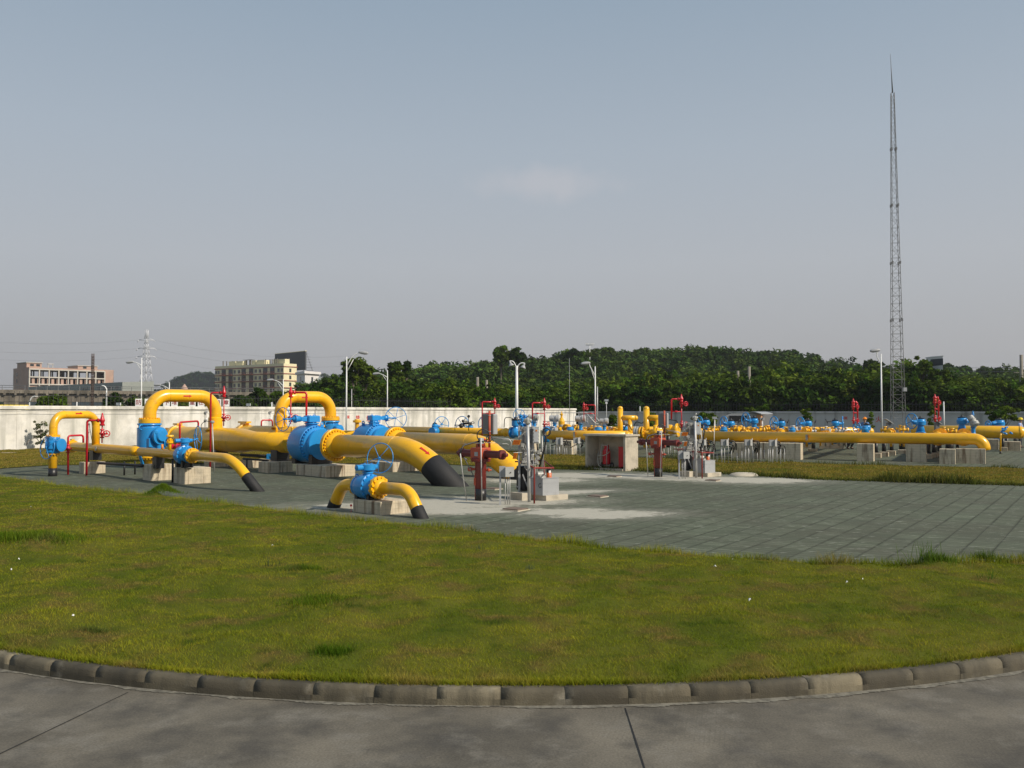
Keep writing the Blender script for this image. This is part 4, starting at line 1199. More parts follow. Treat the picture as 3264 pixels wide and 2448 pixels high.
mb = MB(); a = at(748, 1357, 38.5); b = at(755, 1342, 38.5)
t = thing("drain_line", at(596 + 340, 1400, 38), "short red hoop on the rear barrel beside the rear loop", "drain pipe", "red drain lines")
mb = MB(); mb.tube(fillet([at(833, 1358, 38.6), at(833, 1339, 38.6), at(868, 1339, 38.9), at(868, 1358, 39)], .1, 5), .034, 8); mb.build("pipe", M['red'], t)
t = thing("pipe_rail", gp(820, 1500), "black low double pipe with a blue cap left of the rear plinth", "pipe", "black low pipes on legs")
mb = MB(); a = at(768, 1449, 34.5); b = at(858, 1455, 34.0); mb.tube([a, b], .055, 10); a2 = at(775, 1462, 33.8); b2 = at(855, 1468, 33.4); mb.tube([a2, b2], .04, 8); mb.build("bar", M['black'], t)
mb = MB(); mb.cyl(b, b + (b - a).normalized() * .18, .07, n=10); mb.obox(b + Z * .0, Vector((.08, 0, 0)), Vector((0, .08, 0)), Z * .1); mb.build("valve_cap", M['blue'], t)
for f_ in (.15, .85):
    q = a2.lerp(b2, f_); mb = MB(); mb.cyl(level(q, 0), q, .03, n=8); mb.build("leg", M['black'], t)

# ---- third line behind, with round end and instruments
Z4 = .82
P4 = level(at(1600, 1380, 57), Z4)
L4 = lambda px: onpx(P4, A1, px)
t = thing("pipe_run", (L4(1450).x, L4(1450).y, 0), "long thinner yellow pipe far behind, ending in a round cap", "pipe", "yellow buried pipe runs")
q0 = L4(1240); q1 = L4(1612)
mb = MB(); mb.tube([q0, q1], .25, 28); mb.build("pipe", M['yellow'], t)
mb = MB(); mb.ball(q1, .29, 20, 10, A1); mb.build("end_cap", M['yellow'], t)
flange(t, q1 + A1 * .55, A1, .36, .1, 14)
mb = MB(); mb.cyl(q1, q1 + A1 * .55, .2, n=16); mb.build("spool", M['yellow'], t)
t = thing("control_valve", level(q1 + A1 * 1.0, 0), "blue angle valve with black top beyond the round pipe cap", "valve", "blue control valves behind the panel")
c_ = q1 + A1 * .9
mb = MB(); mb.lathe(c_ - Z * .25, Z, [(0, .2), (.1, .3), (.4, .28), (.5, .2), (.62, .16), (.7, .26), (1.0, .26), (1.02, .24)], 18); mb.lathe(c_ - A1 * .3, A1, [(0, .36), (.08, .36), (.1, .24), (.4, .3), (.6, .2)], 18); mb.build("body", M['blue'], t)
mb = MB(); mb.cyl(c_ + Z * .77, c_ + Z * .86, .27, n=16); mb.ball(c_ + Z * .86, .13, 12, 6, Z); mb.build("cap", M['black'], t)
mb = MB(); mb.tube(fillet([c_ + Z * .8, c_ + Z * .95 - A1 * .5, c_ + Z * .95 - A1 * 1.0, c_ + Z * .3 - A1 * 1.05], .2, 5), .025, 6); mb.build("cable", M['hose'], t)
mb = MB(); mb.wheel(c_ + Z * 1.1 + B1 * .3, dirv(.3, -.9), .38, .018, 5); mb.build("handwheel", M['blue'], t)
def gate_valve(px, py, Y, wpx, wpy, wR, wax, label, group, hood=False, base=0.0, sz=1.0, rod=None):
    """blue valve whose neck and gearbox show over a header; (px,py) is the gearbox centre"""
    g_ = at(px, py, Y); wc = at(wpx, wpy, Y + (.1 if wpx > px else -.1))
    t = thing("gear_valve", (g_.x, g_.y, base), label, "valve", group)
    zc = .80
    mb = MB()
    mb.lathe(level(g_, zc) - B2 * .38, B2, [(0, .27 * sz), (.06, .27 * sz), (.065, .2 * sz), (.2, .3 * sz), (.5, .3 * sz), (.66, .2 * sz), (.70, .27 * sz), (.76, .27 * sz)], 18)
    mb.lathe(level(g_, zc + .2), Z, [(0, .2 * sz), (g_.z - zc - .33, .11 * sz), (g_.z - zc - .30, .17 * sz)], 14)
    mb.build("body", M['blue'], t)
    mb = MB(); mb.lathe(g_ - Z * .13 * sz, Z, [(0, .15 * sz), (.02, .2 * sz), (.16 * sz, .22 * sz), (.18 * sz, .19 * sz), (.26 * sz, .18 * sz)], 14)
    d_ = (wc - g_); d_.z = 0; dn_ = d_.normalized()
    mb.lathe(g_, dn_, [(0, .1 * sz), (.2 * sz, .1 * sz), (.34 * sz, .07 * sz), (.4 * sz, .03)], 10)
    mb.build("gearbox", M['blue'], t)
    mb = MB(); mb.lathe(g_ + Z * .13 * sz, Z, [(0, .15 * sz), (.05, .16 * sz), (.09, .07), (.14, .06)], 12); mb.build("position_cap", M['black'], t)
    mb = MB(); mb.cyl(g_ + dn_ * .2, wc, .02, n=6); mb.wheel(wc, wax, wR, .027, 5); mb.build("handwheel", M['blue'], t)
    if rod:
        e_ = at(rod, py - 1, Y - .1)
        mb = MB(); mb.cyl(g_ + Z * .1, level(e_, g_.z + .1), .02, n=6); mb.cyl(level(e_, g_.z + .12), level(e_, 1.0), .012, n=5)
        if hood: mb.cyl(e_, e_ + Vector((.10 if rod > px else -.1, 0, .22)), .02, n=6)
        mb.build("signal_bracket", M['black'], t)
    if hood == 2:
        mb = MB(); mb.cyl(g_ + Z * .3, g_ + Z * .5, .08, n=10); mb.build("beacon", M['orange'], t)
    return t
GV = "blue gear valves behind the yellow headers"
gate_valve(1386, 1358, 61, 1408, 1352, .52, dirv(.45, -.85), "blue valve with a wide wheel by the white wall, nearest the rear main valve", GV)
gate_valve(1500, 1362, 60, 1473, 1352, .52, dirv(-.5, -.85), "dark blue valve cluttered with gauges against the white wall", GV, sz=.9)
gate_valve(1570, 1362, 60, 1545, 1352, .55, dirv(-.6, -.8), "blue valve half behind the dark cabinet on the first red actuator", GV)
t = thing("gauge_tree", level(at(1494, 1372, 58.5), 0), "black gauges and rods standing over the dark blue valve", "instrument")
Yg = 58.4
mb = MB(); mb.cyl(level(at(1494, 1340, Yg), .9), at(1494, 1328, Yg), .03, n=6); mb.cyl(at(1476, 1343, Yg), at(1494, 1343, Yg), .03, n=6); mb.cyl(at(1475, 1342, Yg), at(1480, 1362, Yg), .04, n=6); mb.cyl(at(1448, 1355, Yg), at(1470, 1355, Yg), .03, n=6); mb.cyl(at(1450, 1355, Yg), level(at(1450, 1369, Yg), .9), .02, n=6); mb.cyl(at(1478, 1350, Yg), at(1504, 1348, Yg), .07, n=8); mb.build("bracket", M['black'], t)
mb = MB(); mb.ball(at(1494, 1327, Yg), .10, 10, 6); mb.ball(at(1476, 1342, Yg), .10, 10, 6); mb.ball(at(1470, 1357, Yg), .16, 10, 6); mb.torus(at(1507, 1347, Yg), dirv(.2, -.5, .8), .1, .02, 16, 6); mb.build("gauge", M['black'], t)
# ---------------------------------------------------------------- two hydraulic actuator stations, the second a moved copy of the first
OFF = None
ST = []     # things of station 1 with the label of their twin
def st(t, label2): ST.append((t, label2)); return t
YA = 21.9
ac = gp(1532, 1594.5)
t = thing("valve_actuator", ac, "red valve actuator column with two horizontal cylinders, the nearer one", "valve actuator", "red hydraulic valve actuators")
st(t, "red valve actuator column beside the concrete shelter, the farther one")
a_ = lambda z: Vector((ac.x, ac.y, z))
mb = MB(); mb.lathe(a_(.28), Z, [(0, .138), (.62, .138), (.66, .15), (.68, .24), (.74, .245), (.75, .2), (.78, .19)], 24); mb.bolts(a_(.99), Z, .21, 14, .016, .1); mb.build("column", M['maroon'] if False else mat("actuator_red", (.17, .020, .015), .45, var=.12, coat=.2), t)
mb = MB(); mb.tube([a_(-.02), a_(.285)], .140, 24); mb.build("black_sleeve", M['black'], t)
mb = MB(); mb.rbox(a_(1.005), .40, .35, .29, A1, .02); mb.rbox(a_(1.27), .17, .17, .14, A1, .01); mb.torus(a_(1.33) - A1 * .14 + Z * .0, B1, .03, .01, 14, 6); mb.torus(a_(1.33) + A1 * .14, B1, .03, .01, 14, 6); mb.build("gear_housing", M['rust'], t)
pl = MB(); pl.obox(a_(1.14) + B1 * -.179 + A1 * .03, A1 * .06, B1 * .004, Z * .05); pl.build("name_plate", M['gray'], t)
for s, L_, nm in ((-1, .55, 1), (1, .62, 1)):
    mb = MB(); st_ = a_(1.14) + A1 * .18 * s
    mb.lathe(st_, A1 * s, [(0, .085), (.02, .115), (.04, .092), (L_ - .10, .092), (L_ - .09, .118), (L_, .118), (L_ + .01, .05), (L_ + .13, .045), (L_ + .14, .02)], 20)
    for q in range(4):
        an = q * math.pi / 2 + .78; o_ = (B1 * math.cos(an) + Z * math.sin(an)) * .095
        mb.cyl(st_ + o_ + A1 * s * .02, st_ + o_ + A1 * s * (L_ - .02), .012, n=6)
    mb.build("cylinder", M['maroon'], t)
mb = MB(); mb.lathe(a_(.78) - Vector((.20, -.05, 0)) - Z * .02 - Vector((.12, 0, 0)), Vector((1, -.1, 0)), [(0, .03), (.02, .055), (.10, .055), (.12, .03), (.2, .03), (.22, .05), (.26, .05)], 12)
q = a_(.60) - Vector((.12, .03, 0)); mb.lathe(q - Z * .28 + Vector((0, 0, 0)), Z, [(0, .02), (.05, .03), (.06, .05), (.22, .05), (.24, .028), (.36, .028)], 12); mb.cyl(a_(.74) - Vector((.1, 0, 0)), q + Z * .1, .02, n=8)
mb.lathe(a_(.74) + Vector((.12, -.02, 0)), Vector((1, 0, .02)), [(0, .03), (.06, .03), (.065, .05), (.09, .05), (.1, .02), (.15, .015)], 10)
mb.cyl(q - Z * .6, q - Z * .26, .022, n=8)
mb.build("drain_valve", M['rust'], t)
# red mast with cabinet
mp0 = a_(1.27) + Vector((.215, .0, 0))
mb = MB(); mb.cyl(mp0, level(mp0, 2.20), .030, n=10); mb.build("mast", M['rust'], t)
cab = level(mp0, 1.62) + Vector((.035, .26, 0))
mb = MB(); mb.rbox(cab, .27, .24, .50, dirv(.93, -.37), .03); cb = mb.build("cabinet", M['gray'], t)
mb = MB(); e_ = dirv(.93, -.37); mb.rbox(cab + Vector((-.075, -.15, .0)), .30, .03, .50, e_, .012); mb.build("shaded_face_plate", M['dgray'], cb)  # dark sheet over the cabinet's left face, its shade put into the colour
mb = MB(); mb.torus(level(mp0, 1.69), Z, .034, .006, 16, 6); mb.torus(level(mp0, 2.08), Z, .034, .006, 16, 6); mb.build("clamp", M['galv'], cb)
jb = at(1533, 1405, YA)
mb = MB(); mb.rbox(jb - Z * .07, .12, .10, .14, A1, .01); mb.build("junction_box", M['gray'], t)
mb = MB(); mb.torus(at(1540, 1388, YA - .05), dirv(.25, -1), .15, .013, 30, 6)
mb.tube(fillet([jb, at(1505, 1412, YA - .1), at(1476, 1420, YA - .25), at(1466, 1446, YA - .35)], .15, 6), .02, 8)
mb.tube(fillet([jb, at(1516, 1411, YA), at(1528, 1424, YA)], .08, 5), .012, 6)
mb.tube(fillet([jb + Z * .05, at(1560, 1412, YA), at(1570, 1398, YA)], .08, 5), .014, 6)
mb.tube(fillet([at(1548, 1412, YA), at(1552, 1388, YA), at(1566, 1388, YA), at(1572, 1408, YA)], .06, 5), .012, 6); mb.build("cable", M['hose'], t)
mb = MB(); mb.tube(fillet([at(1467, 1445, YA - .35), at(1473, 1500, YA - .25), gp(1487, 1595)], .05), .014, 8); mb.build("conduit", M['galv'], t)
mb = MB(); mb.cyl(at(1532.5, 1396, YA - .45), gp(1536, 1597), .014, n=8); mb.build("conduit", M['galv'], t)
mb = MB(); mb.cyl(at(1480, 1460, YA + .1), at(1508, 1514, YA), .012, n=6); mb.cyl(at(1478, 1460, YA + .1), at(1490, 1466, YA + .1), .02, n=6); mb.build("lever", M['dgray'], t)
mb = MB(); mb.tube(fillet([at(1568, 1395, YA + .1), at(1622, 1399, YA + .2), at(1630, 1410, YA + .2), at(1627, 1432, YA + .2)], .05, 4), .011, 6)
mb.tube(fillet([at(1475, 1415, YA - .1), at(1560, 1411, YA), at(1620, 1415, YA + .2), at(1626, 1432, YA + .2)], .05, 4), .006, 6)
mb.tube([at(1600, 1402, YA + .2), at(1660, 1403, YA + .5)], .010, 6); mb.tube([at(1636, 1443, YA + .2), at(1672, 1442, YA + .5)], .009, 6); mb.build("tubing", M['galv'], t)

def warn(t, px0, px1, py0, py1, Y, rows):
    c_ = at((px0 + px1) / 2, (py0 + py1) / 2, Y)
    w = (px1 - px0) / F * Y; h = (py1 - py0) / F * Y
    e = dirv(.93, -.37); n_ = dirv(-.37, -.93)
    mb = MB(); mb.obox(c_, e * w * .53, n_ * .003, Z * h / 2 + e * .02); mb.build("plate", M['orange'], t)
    mb = MB()
    for i in range(rows[0]):
        for j in range(rows[1]):
            u = ((i + .5) / rows[0] - .5) * .82 * w; v = ((j + .5) / rows[1] - .5) * .75 * h
            cw = w / rows[0] * .26; ch = h / rows[1] * .28
            p = c_ + e * u + Z * v + e * (v * .3) + n_ * .0045
            mb.obox(p + Z * ch * .8, e * cw, n_ * .0012, Z * ch * .14); mb.obox(p - Z * ch * .2, e * cw * 1.0, n_ * .0012, Z * ch * .14); mb.obox(p, e * cw * .16, n_ * .0012, Z * ch)
            mb.obox(p - e * cw * .7 - Z * ch * .5, e * cw * .16, n_ * .0012, Z * ch * .4)
    mb.build("lettering", M['signred'], t)
t = st(thing("warning_sign", level(at(1647, 1410, 22.0), 1.2), "orange sign with red characters by the nearer grey control panel", "sign", "orange warning plates at the actuators"),
       "orange sign with red characters by the farther grey control panel")
warn(t, 1635, 1659, 1402, 1418, 22.0, (4, 2))
t = st(thing("warning_sign", level(at(1641, 1453, 21.7), .9), "small yellow-orange plate at the tip of the nearer red cylinder", "sign", "orange warning plates at the actuators"),
       "small yellow-orange plate at the tip of the farther red cylinder")
warn(t, 1636, 1648, 1443, 1463, 21.7, (2, 3))

# control panel rack
YP = 22.4
pc = level(gp(1672, 1590), 0)
t = st(thing("hydraulic_rack", pc, "grey hydraulic control panel full of valves and gauges, the nearer one", "control panel", "grey hydraulic control panels"),
       "grey hydraulic control panel full of valves and gauges, the farther one")
mb = MB()
for px in (1655, 1698):
    p_ = at(px, 1357, YP); mb.obox(level(p_, p_.z / 2 + .04), Vector((.028, 0, 0)), Vector((0, .03, 0)), Z * (p_.z / 2 - .04))
mb.build("frame_post", M['gray'], t)
p0_ = at(1662, 1360, YP); p1_ = at(1702, 1482, YP)
mb = MB(); cc = (p0_ + p1_) / 2; mb.obox(cc, Vector(((p1_.x - p0_.x) / 2, 0, 0)), Vector((0, .02, 0)), Z * ((p0_.z - p1_.z) / 2)); mb.obox(cc + Vector((0, -.05, -.47)), Vector(((p1_.x - p0_.x) / 2 + .02, 0, 0)), Vector((0, .07, 0)), Z * .015); mb.build("mounting_plate", M['silver'], t)
rr_ = random.Random(3)
mb = MB()
for i in range(26):
    p = at(rr_.uniform(1664, 1722), rr_.uniform(1418, 1478), YP - .08)
    k = rr_.choice([0, 1, 2]); s_ = rr_.uniform(.022, .045)
    if k == 0: mb.obox(p, Vector((s_, 0, 0)), Vector((0, s_, 0)), Z * s_ * 1.2)
    elif k == 1: mb.lathe(p - Vector((s_, 0, 0)), Vector((1, 0, rr_.uniform(-.6, .6))), [(0, s_ * .5), (s_ * .3, s_ * .9), (s_ * 1.6, s_ * .9), (s_ * 2, s_ * .4), (s_ * 3, s_ * .35)], 10)
    else: mb.ball(p, s_ * 1.1, 10, 6, Vector((0, -1, 0)))
mb.build("manifold_valves", M['silver'], t)
for px, py, rr in ((1672, 1368, .055), (1693, 1372, .05), (1673, 1385, .04), (1690, 1402, .04), (1710, 1452, .05), (1716, 1462, .035)):
    mb = MB(); p = at(px, py, YP - .06); mb.lathe(p, Vector((.15, -1, .05)), [(0, rr), (.04, rr), (.045, rr * .85), (.05, rr * .85)], 16); mb.build("gauge", M['dgray'], t)
for px in (1673, 1690):
    mb = MB(); p = at(px, 1398, YP - .07); mb.lathe(p, Z, [(-.12, .02), (-.1, .035), (.08, .035), (.1, .02)], 12); mb.build("regulator", M['dgray'], t)
mb = MB()
for i, px in enumerate((1673, 1677, 1682, 1700, 1706)):
    mb.tube(fillet([at(px, 1440, YP - .1), at(px, 1492 + i * 5, YP - .1), at(px + 8, 1500 + i * 4, YP - .08), at(px + 9, 1460, YP - .08)], .03, 4), .006, 6)
for i in range(5):
    mb.tube(fillet([at(1664 + i * 8, 1415, YP - .1), at(1668 + i * 8, 1425 + 4 * i, YP - .12), at(1676 + i * 7, 1440, YP - .1)], .03, 4), .006, 6)
mb.build("tubing", M['galv'], t)
p0_ = at(1711, 1360, YP - .15); p1_ = at(1711, 1413, YP - .15); cc = (p0_ + p1_) / 2; e_ = dirv(.95, -.3)
mb = MB(); mb.obox(cc, e_ * .075, Vector((.3, .95, 0)) * .06, Z * (p0_.z - p1_.z) / 2); jb_ = mb.build("junction_box", M['cream'], t)
mb = MB(); mb.obox(cc - Vector((.3, .95, 0)) * .066, e_ * .055, Vector((.3, .95, 0)) * .008, Z * .17); mb.build("box_lid", M['white'], jb_)
mb = MB()
for i in range(5):
    for s in (-1, 1): mb.obox(cc - Vector((.3, .95, 0)) * .066 + e_ * .067 * s + Z * (-.17 + i * .085), e_ * .010, Vector((.3, .95, 0)) * .008, Z * .016)
mb.build("lid_bolts", M['white'], jb_)
mb = MB(); mb.obox(cc - Vector((.3, .95, 0)) * .076 + Z * .11 + e_ * .01, e_ * .02, Vector((.3, .95, 0)) * .002, Z * .02); mb.build("warning_label", M['orange'], jb_)
mb = MB(); mb.torus(at(1742, 1377, YP), dirv(.2, -1), .095, .018, 26, 8)
mb.tube(fillet([at(1732, 1372, YP), at(1741, 1395, YP), at(1736, 1430, YP), at(1716, 1500, YP)], .1, 6), .02, 8)
mb.tube(fillet([at(1712, 1414, YP - .1), at(1714, 1440, YP), at(1722, 1470, YP)], .1, 4), .018, 8); mb.build("hose", M['hose'], t)
mb = MB(); mb.tube(fillet([at(1728, 1390, YP), at(1728, 1440, YP), gp(1726, 1562)], .05), .016, 8); mb.tube([at(1733, 1422, YP), gp(1729, 1562)], .012, 6); mb.build("conduit", M['galv'], t)
mb = MB(); q = at(1670, 1520, YP + .25); mb.lathe(level(q, .17), Z, [(0, .1), (.05, .19), (.62, .19), (.70, .08)], 22); mb.build("accumulator", M['black'], t)
mb = MB(); mb.obox(at(1650, 1552, YP + .1), Vector((.05, 0, -.03)), Vector((0, .08, 0)), Z * .012); mb.obox(at(1675, 1535, YP - .1), Vector((.07, 0, -.18)), Vector((0, .02, 0)), Vector((.012, 0, .012))); mb.build("brace", M['gray'], t)
g0 = gp(1687, 1600)
t = st(thing("instrument_pole", g0, "thick pale pole in front of the nearer control panel", "pole", "pale instrument poles"),
       "thick pale pole in front of the farther control panel")
mb = MB(); top_ = at(1682, 1350, g0.y); mb.tube([g0, top_], [.040, .036], 14); mb.build("pole", M['galv'], t)
mb = MB(); h_ = top_ + Z * .03; mb.lathe(h_ - Z * .05, Z, [(0, .05), (.03, .07), (.12, .07), (.14, .04), (.17, .02)], 14); mb.lathe(h_ + Z * .05 - Vector((.10, 0, 0)), Vector((1, -.1, 0)), [(0, .03), (.03, .045), (.17, .045), (.2, .03)], 12); mb.cyl(h_ + Z * .1, h_ + Z * .2 + Vector((.05, 0, 0)), .02, n=8); mb.build("transmitter", M['silver'], t)
# plinths, oil tank, guard rail
def at_plinth(px, py, la, lc, h): 
    c = gp(px, py); mb = MB(); mb.rbox(c - A1 * 0 + (dirv(-.85, .52) * la / 2) + (dirv(.85, .55) * lc / 2), la, lc, h, dirv(-.85, .52), .012); return mb
DT = dirv(.78, .63); DL = dirv(-.72, .70)
c = gp(1741, 1597); mb = MB(); mb.obox(c + DL * .34 + DT * .36 + Z * .065, DL * .34, DT * .36, Z * .065)
t = st(mb.build("concrete_plinth", M['conc2'], None, label="low brown slab under the nearer oil tank", cat="plinth", group="low slabs under the oil tanks"), "low brown slab under the farther oil tank")
c = gp(1664, 1596); mb = MB(); mb.obox(c + DL * .2 + DT * .17 + Z * .09, DL * .2, DT * .17, Z * .09)
t = st(mb.build("concrete_plinth", M['conc2'], None, label="small block under the nearer control panel frame", cat="plinth", group="small blocks under the panel frames"), "small block under the farther control panel frame")
bc = gp(1730, 1580, .13); bc = bc + DT * .0
t = st(thing("oil_tank", bc + DL * .2 + DT * .25, "grey steel oil tank with an orange filler on top, the nearer one", "oil tank", "grey oil tanks"),
       "grey steel oil tank with an orange filler on top, the farther one")
mb = MB(); tc_ = bc + DL * .24 + DT * .27; mb.obox(tc_ + Z * .205, DL * .235, DT * .265, Z * .205); bd_ = mb.build("casing", M['gray'], t)
mb = MB(); mb.obox(tc_ + Z * .415, DL * .245, DT * .275, Z * .006); mb.obox(tc_ - DL * .237 + Z * .30, DL * .003, DT * .26, Z * .006); mb.build("lid", M['gray'], t)
fc = tc_ + Z * .42 + DT * .09 - DL * .08
mb = MB(); mb.lathe(fc, Z, [(0, .075), (.01, .065), (.12, .065)], 18); mb.build("filler", mat("orange_filler", (.62, .12, .015), .4), t)
mb = MB(); mb.lathe(fc + Z * .12, Z, [(0, .066), (.07, .07), (.10, .045)], 18); mb.build("filler_cap", M['black'], t)
mb = MB(); mb.lathe(tc_ + Z * .50 - DT * .12, DT - DL * .3, [(-.10, .05), (-.08, .07), (.06, .075), (.08, .05)], 14); mb.obox(tc_ + Z * .45 - DT * .12, DL * .1, DT * .1, Z * .03); mb.ball(tc_ + Z * .5 + DL * .1, .05, 10, 6); mb.build("pump", M['silver'], t)
mb = MB(); mb.obox(tc_ + Z * .57 + DT * .0 - DL * .2, DT * .035, DL * .004, Z * .03); mb.cyl(tc_ + Z * .42 - DL * .2, tc_ + Z * .56 - DL * .2, .006, n=6); mb.cyl(tc_ + Z * .42 + DT * .24, tc_ + Z * .62 + DT * .24, .007, n=6); mb.torus(tc_ + Z * .62 + DT * .22, DL, .02, .006, 14, 5); mb.build("tag", M['white'], t)
mb = MB(); mb.torus(tc_ + Z * .24 - DT * .268 - DL * .15, DT, .05, .012, 14, 6); mb.build("handle", M['dgray'], t)
zr = .84
r1 = gp(1703, 1605); r2 = gp(1662, 1572); r3 = r2 + (r1 - r2) * 0
ra = level(r1, zr); rb_ = level(r1 + DT * .62 + Vector((.0, .1, 0)), zr - .03); rc = level(r2, zr); rd = level(r2 + DT * .8, zr)
t = st(thing("guard_rail", r1, "dark red pipe guard rail round the nearer oil tank", "guard rail", "dark red guard rails"),
       "dark red pipe guard rail round the farther oil tank")
mb = MB(); mb.tube(fillet([r1, ra, rb_], .03, 4), .022, 10); mb.tube([ra, rc], .019, 8); mb.build("rail", M['rust'] if False else mat("guard_red", (.24, .03, .022), .5), t)
mb = MB(); lf = at(1641, 1485, r2.y); mb.tube([level(lf, zr), rc, rd, rb_], .019, 8); mb.build("rail", M['maroon'], t)
mb = MB(); mb.cyl(r2, rc, .022, n=8); mb.build("post", M['maroon'], t)
mb = MB(); mb.cyl(level(rd, 0), rd, .022, n=8); mb.build("post", M['maroon'], t)
# junction box on posts
jg = gp(1594, 1609.5)
t = st(thing("junction_box", jg, "grey junction box on thin posts left of the nearer control panel", "junction box", "grey junction boxes at the actuators"),
       "grey junction box on thin posts left of the farther control panel")
YJ = jg.y
p0_ = at(1592, 1487, YJ); p1_ = at(1611, 1521, YJ)
mb = MB(); mb.obox((p0_ + p1_) / 2 + Vector((0, .08, 0)), Vector(((p1_.x - p0_.x) / 2, 0, 0)), Vector((0, .07, 0)), Z * (p0_.z - p1_.z) / 2); bx = mb.build("box", M['gray'], t)
p0_ = at(1611, 1489, YJ - .02); p1_ = at(1639, 1519, YJ - .02)
mb = MB(); mb.obox((p0_ + p1_) / 2, dirv(.96, .2) * (p1_.x - p0_.x) / 2, Vector((0, .08, 0)), Z * (p0_.z - p1_.z) / 2); mb.build("lid", mat("pale_grey_enamel", (.42, .425, .41), .45, var=.05), t)
mb = MB(); q = (p0_ + p1_) / 2 + Vector((.02, -.09, -.01)); mb.obox(q, Vector((.012, 0, 0)), Vector((0, .004, 0)), Z * .012); mb.build("lock", M['brown'], t)
mb = MB(); e0 = gp(1594.5, 1609.5); mb.obox(level(e0, .45), Vector((.022, 0, 0)), Vector((0, .022, 0)), Z * .45); mb.build("post", M['gray'], t)
for px in (1610.5, 1618.5, 1625):
    e0 = gp(px, 1608); mb = MB(); mb.cyl(e0, level(e0, .68), .011, n=8); mb.build("conduit", M['galv'], t)
# second station
dv_ = gp(2098, 1519.5) - ac
for (root, lab) in ST:
    copy_thing(root, root.location + dv_, lab)

# red vents beyond
vent("red vent with a wheel at its right, over the nearer actuator", 1537, 1392, 1281, 1577, 40, .030, 1268, 1295, 1326, rung=1318, group="red relief vents on the pipes")
vent("red vent between the control panel and the lamp with two bells", 1697, 1336, 1284, 1735, 44, .036, 1268, 1297, 1362, rung=1318, lower=1352)
vent("red vent behind the concrete shelter, cap on its left side", 1897, 1345, 1291, 1861, 47, .030, 1282, 1302, 1342, rung=1318, wheel_side=1)
vent("red vent over the farther actuator, its wheel on the right", 2140, 1336, 1272, 2172, 40, .036, 1256, 1287, 1372, rung=1312, lower=1352)
vent("narrow red vent behind the helmeted worker, left of the mast", 2733, 1350, 1282, 2720, 44, .034, 1270, 1296, 1352, rung=1316, lower=1340)
vent("narrow red vent right of the lattice mast", 2991, 1345, 1268, 2980, 44, .036, 1256, 1283, 1346, rung=1304, lower=1334)

# ---- concrete shelter with extinguisher and red box
D_ = dirv(-1.38, 1.0); E_ = dirv(.53, .52)
c0 = gp(1993.5, 1502); L_ = 1.70; W_ = .75; H_ = 1.26
t = thing("shelter", c0 + D_ * L_ / 2 + E_ * W_ / 2, "open concrete shelter with a flat roof, holding the wheeled extinguisher", "shelter")
th_ = .085
mb = MB(); mb.obox(c0 + D_ * th_ / 2 + E_ * W_ / 2 + Z * H_ / 2, D_ * th_ / 2, E_ * W_ / 2, Z * H_ / 2)
mb.build("side_wall", M['conc2'], t)
mb = MB(); mb.obox(c0 + D_ * (L_ - th_ / 2) + E_ * W_ / 2 + Z * H_ / 2, D_ * th_ / 2, E_ * W_ / 2, Z * H_ / 2); mb.build("side_wall", M['conc2'], t)
mb = MB(); mb.obox(c0 + D_ * L_ / 2 + E_ * (W_ - th_ / 2) + Z * H_ / 2, D_ * (L_ / 2 - th_ - .001), E_ * th_ / 2, Z * (H_ / 2 - .001)); mb.build("back_wall", M['conc2'], t)
mb = MB(); mb.obox(c0 + D_ * L_ / 2 + E_ * W_ / 2 + Z * (H_ + .035), D_ * (L_ / 2 + .05), E_ * (W_ / 2 + .05), Z * .035); mb.build("roof", M['conc2'], t)
mb = MB(); mb.obox(c0 + D_ * L_ / 2 + E_ * (W_ / 2 - .05) + Z * .035, D_ * (L_ / 2 - th_ - .002), E_ * (W_ / 2 + .0), Z * .035); mb.build("floor_slab", M['conc2'], t)
ex = c0 + D_ * 1.02 + E_ * .32 + Z * .07
t = thing("fire_extinguisher", ex, "red wheeled fire extinguisher with a coiled hose inside the shelter", "extinguisher")
mb = MB(); mb.lathe(ex + Z * .12, Z, [(0, .10), (.03, .15), (.50, .15), (.60, .10), (.64, .05), (.70, .05)], 22); mb.build("cylinder", M['red'], t)
mb = MB(); mb.obox(ex + Z * .80, D_ * .07, E_ * .05, Z * .05); mb.build("valve_head", M['red'], t)
fr = ex - E_ * .02
mb = MB()
for s in (-1, 1): mb.tube(fillet([fr + D_ * .13 * s + Z * .1 - E_ * .15, fr + D_ * .13 * s + Z * .5 - E_ * .15, fr + D_ * .12 * s + Z * .9 - E_ * .08], .1), .012, 8)
mb.tube([fr + D_ * .12 + Z * .84 - E_ * .09, fr - D_ * .12 + Z * .84 - E_ * .09], .012, 8); mb.tube([fr + D_ * .2 + Z * .1, fr - D_ * .2 + Z * .1], .012, 8); mb.build("trolley_frame", M['galv'], t)
for s in (-1, 1):
    mb = MB(); q = ex + D_ * .22 * s + Z * .10; mb.torus(q, D_, .085, .032, 24, 8); w_ = mb.build("wheel", M['hose'], t)
    mb = MB(); mb.cyl(q - D_ * .015, q + D_ * .015, .06, n=14); mb.build("rim", M['galv'], w_)
mb = MB(); mb.torus(ex + Z * .56 - E_ * .1 + D_ * .05, (Z * .95 - E_ * .5).normalized(), .22, .015, 30, 6)
mb.tube(fillet([ex + Z * .6 + D_ * .27 - E_ * .1, ex + Z * .35 + D_ * .28 - E_ * .14, ex + Z * .1 + D_ * .2 - E_ * .2, ex + Z * .03 + D_ * .02 - E_ * .26], .12, 6), .015, 8); mb.torus(ex + Z * .25 + D_ * .2 - E_ * .16, E_, .10, .013, 24, 6)
mb.build("hose", mat("canvas_hose", (.38, .36, .30), .8), t)
rbx = c0 + D_ * .30 + E_ * .42 + Z * .07
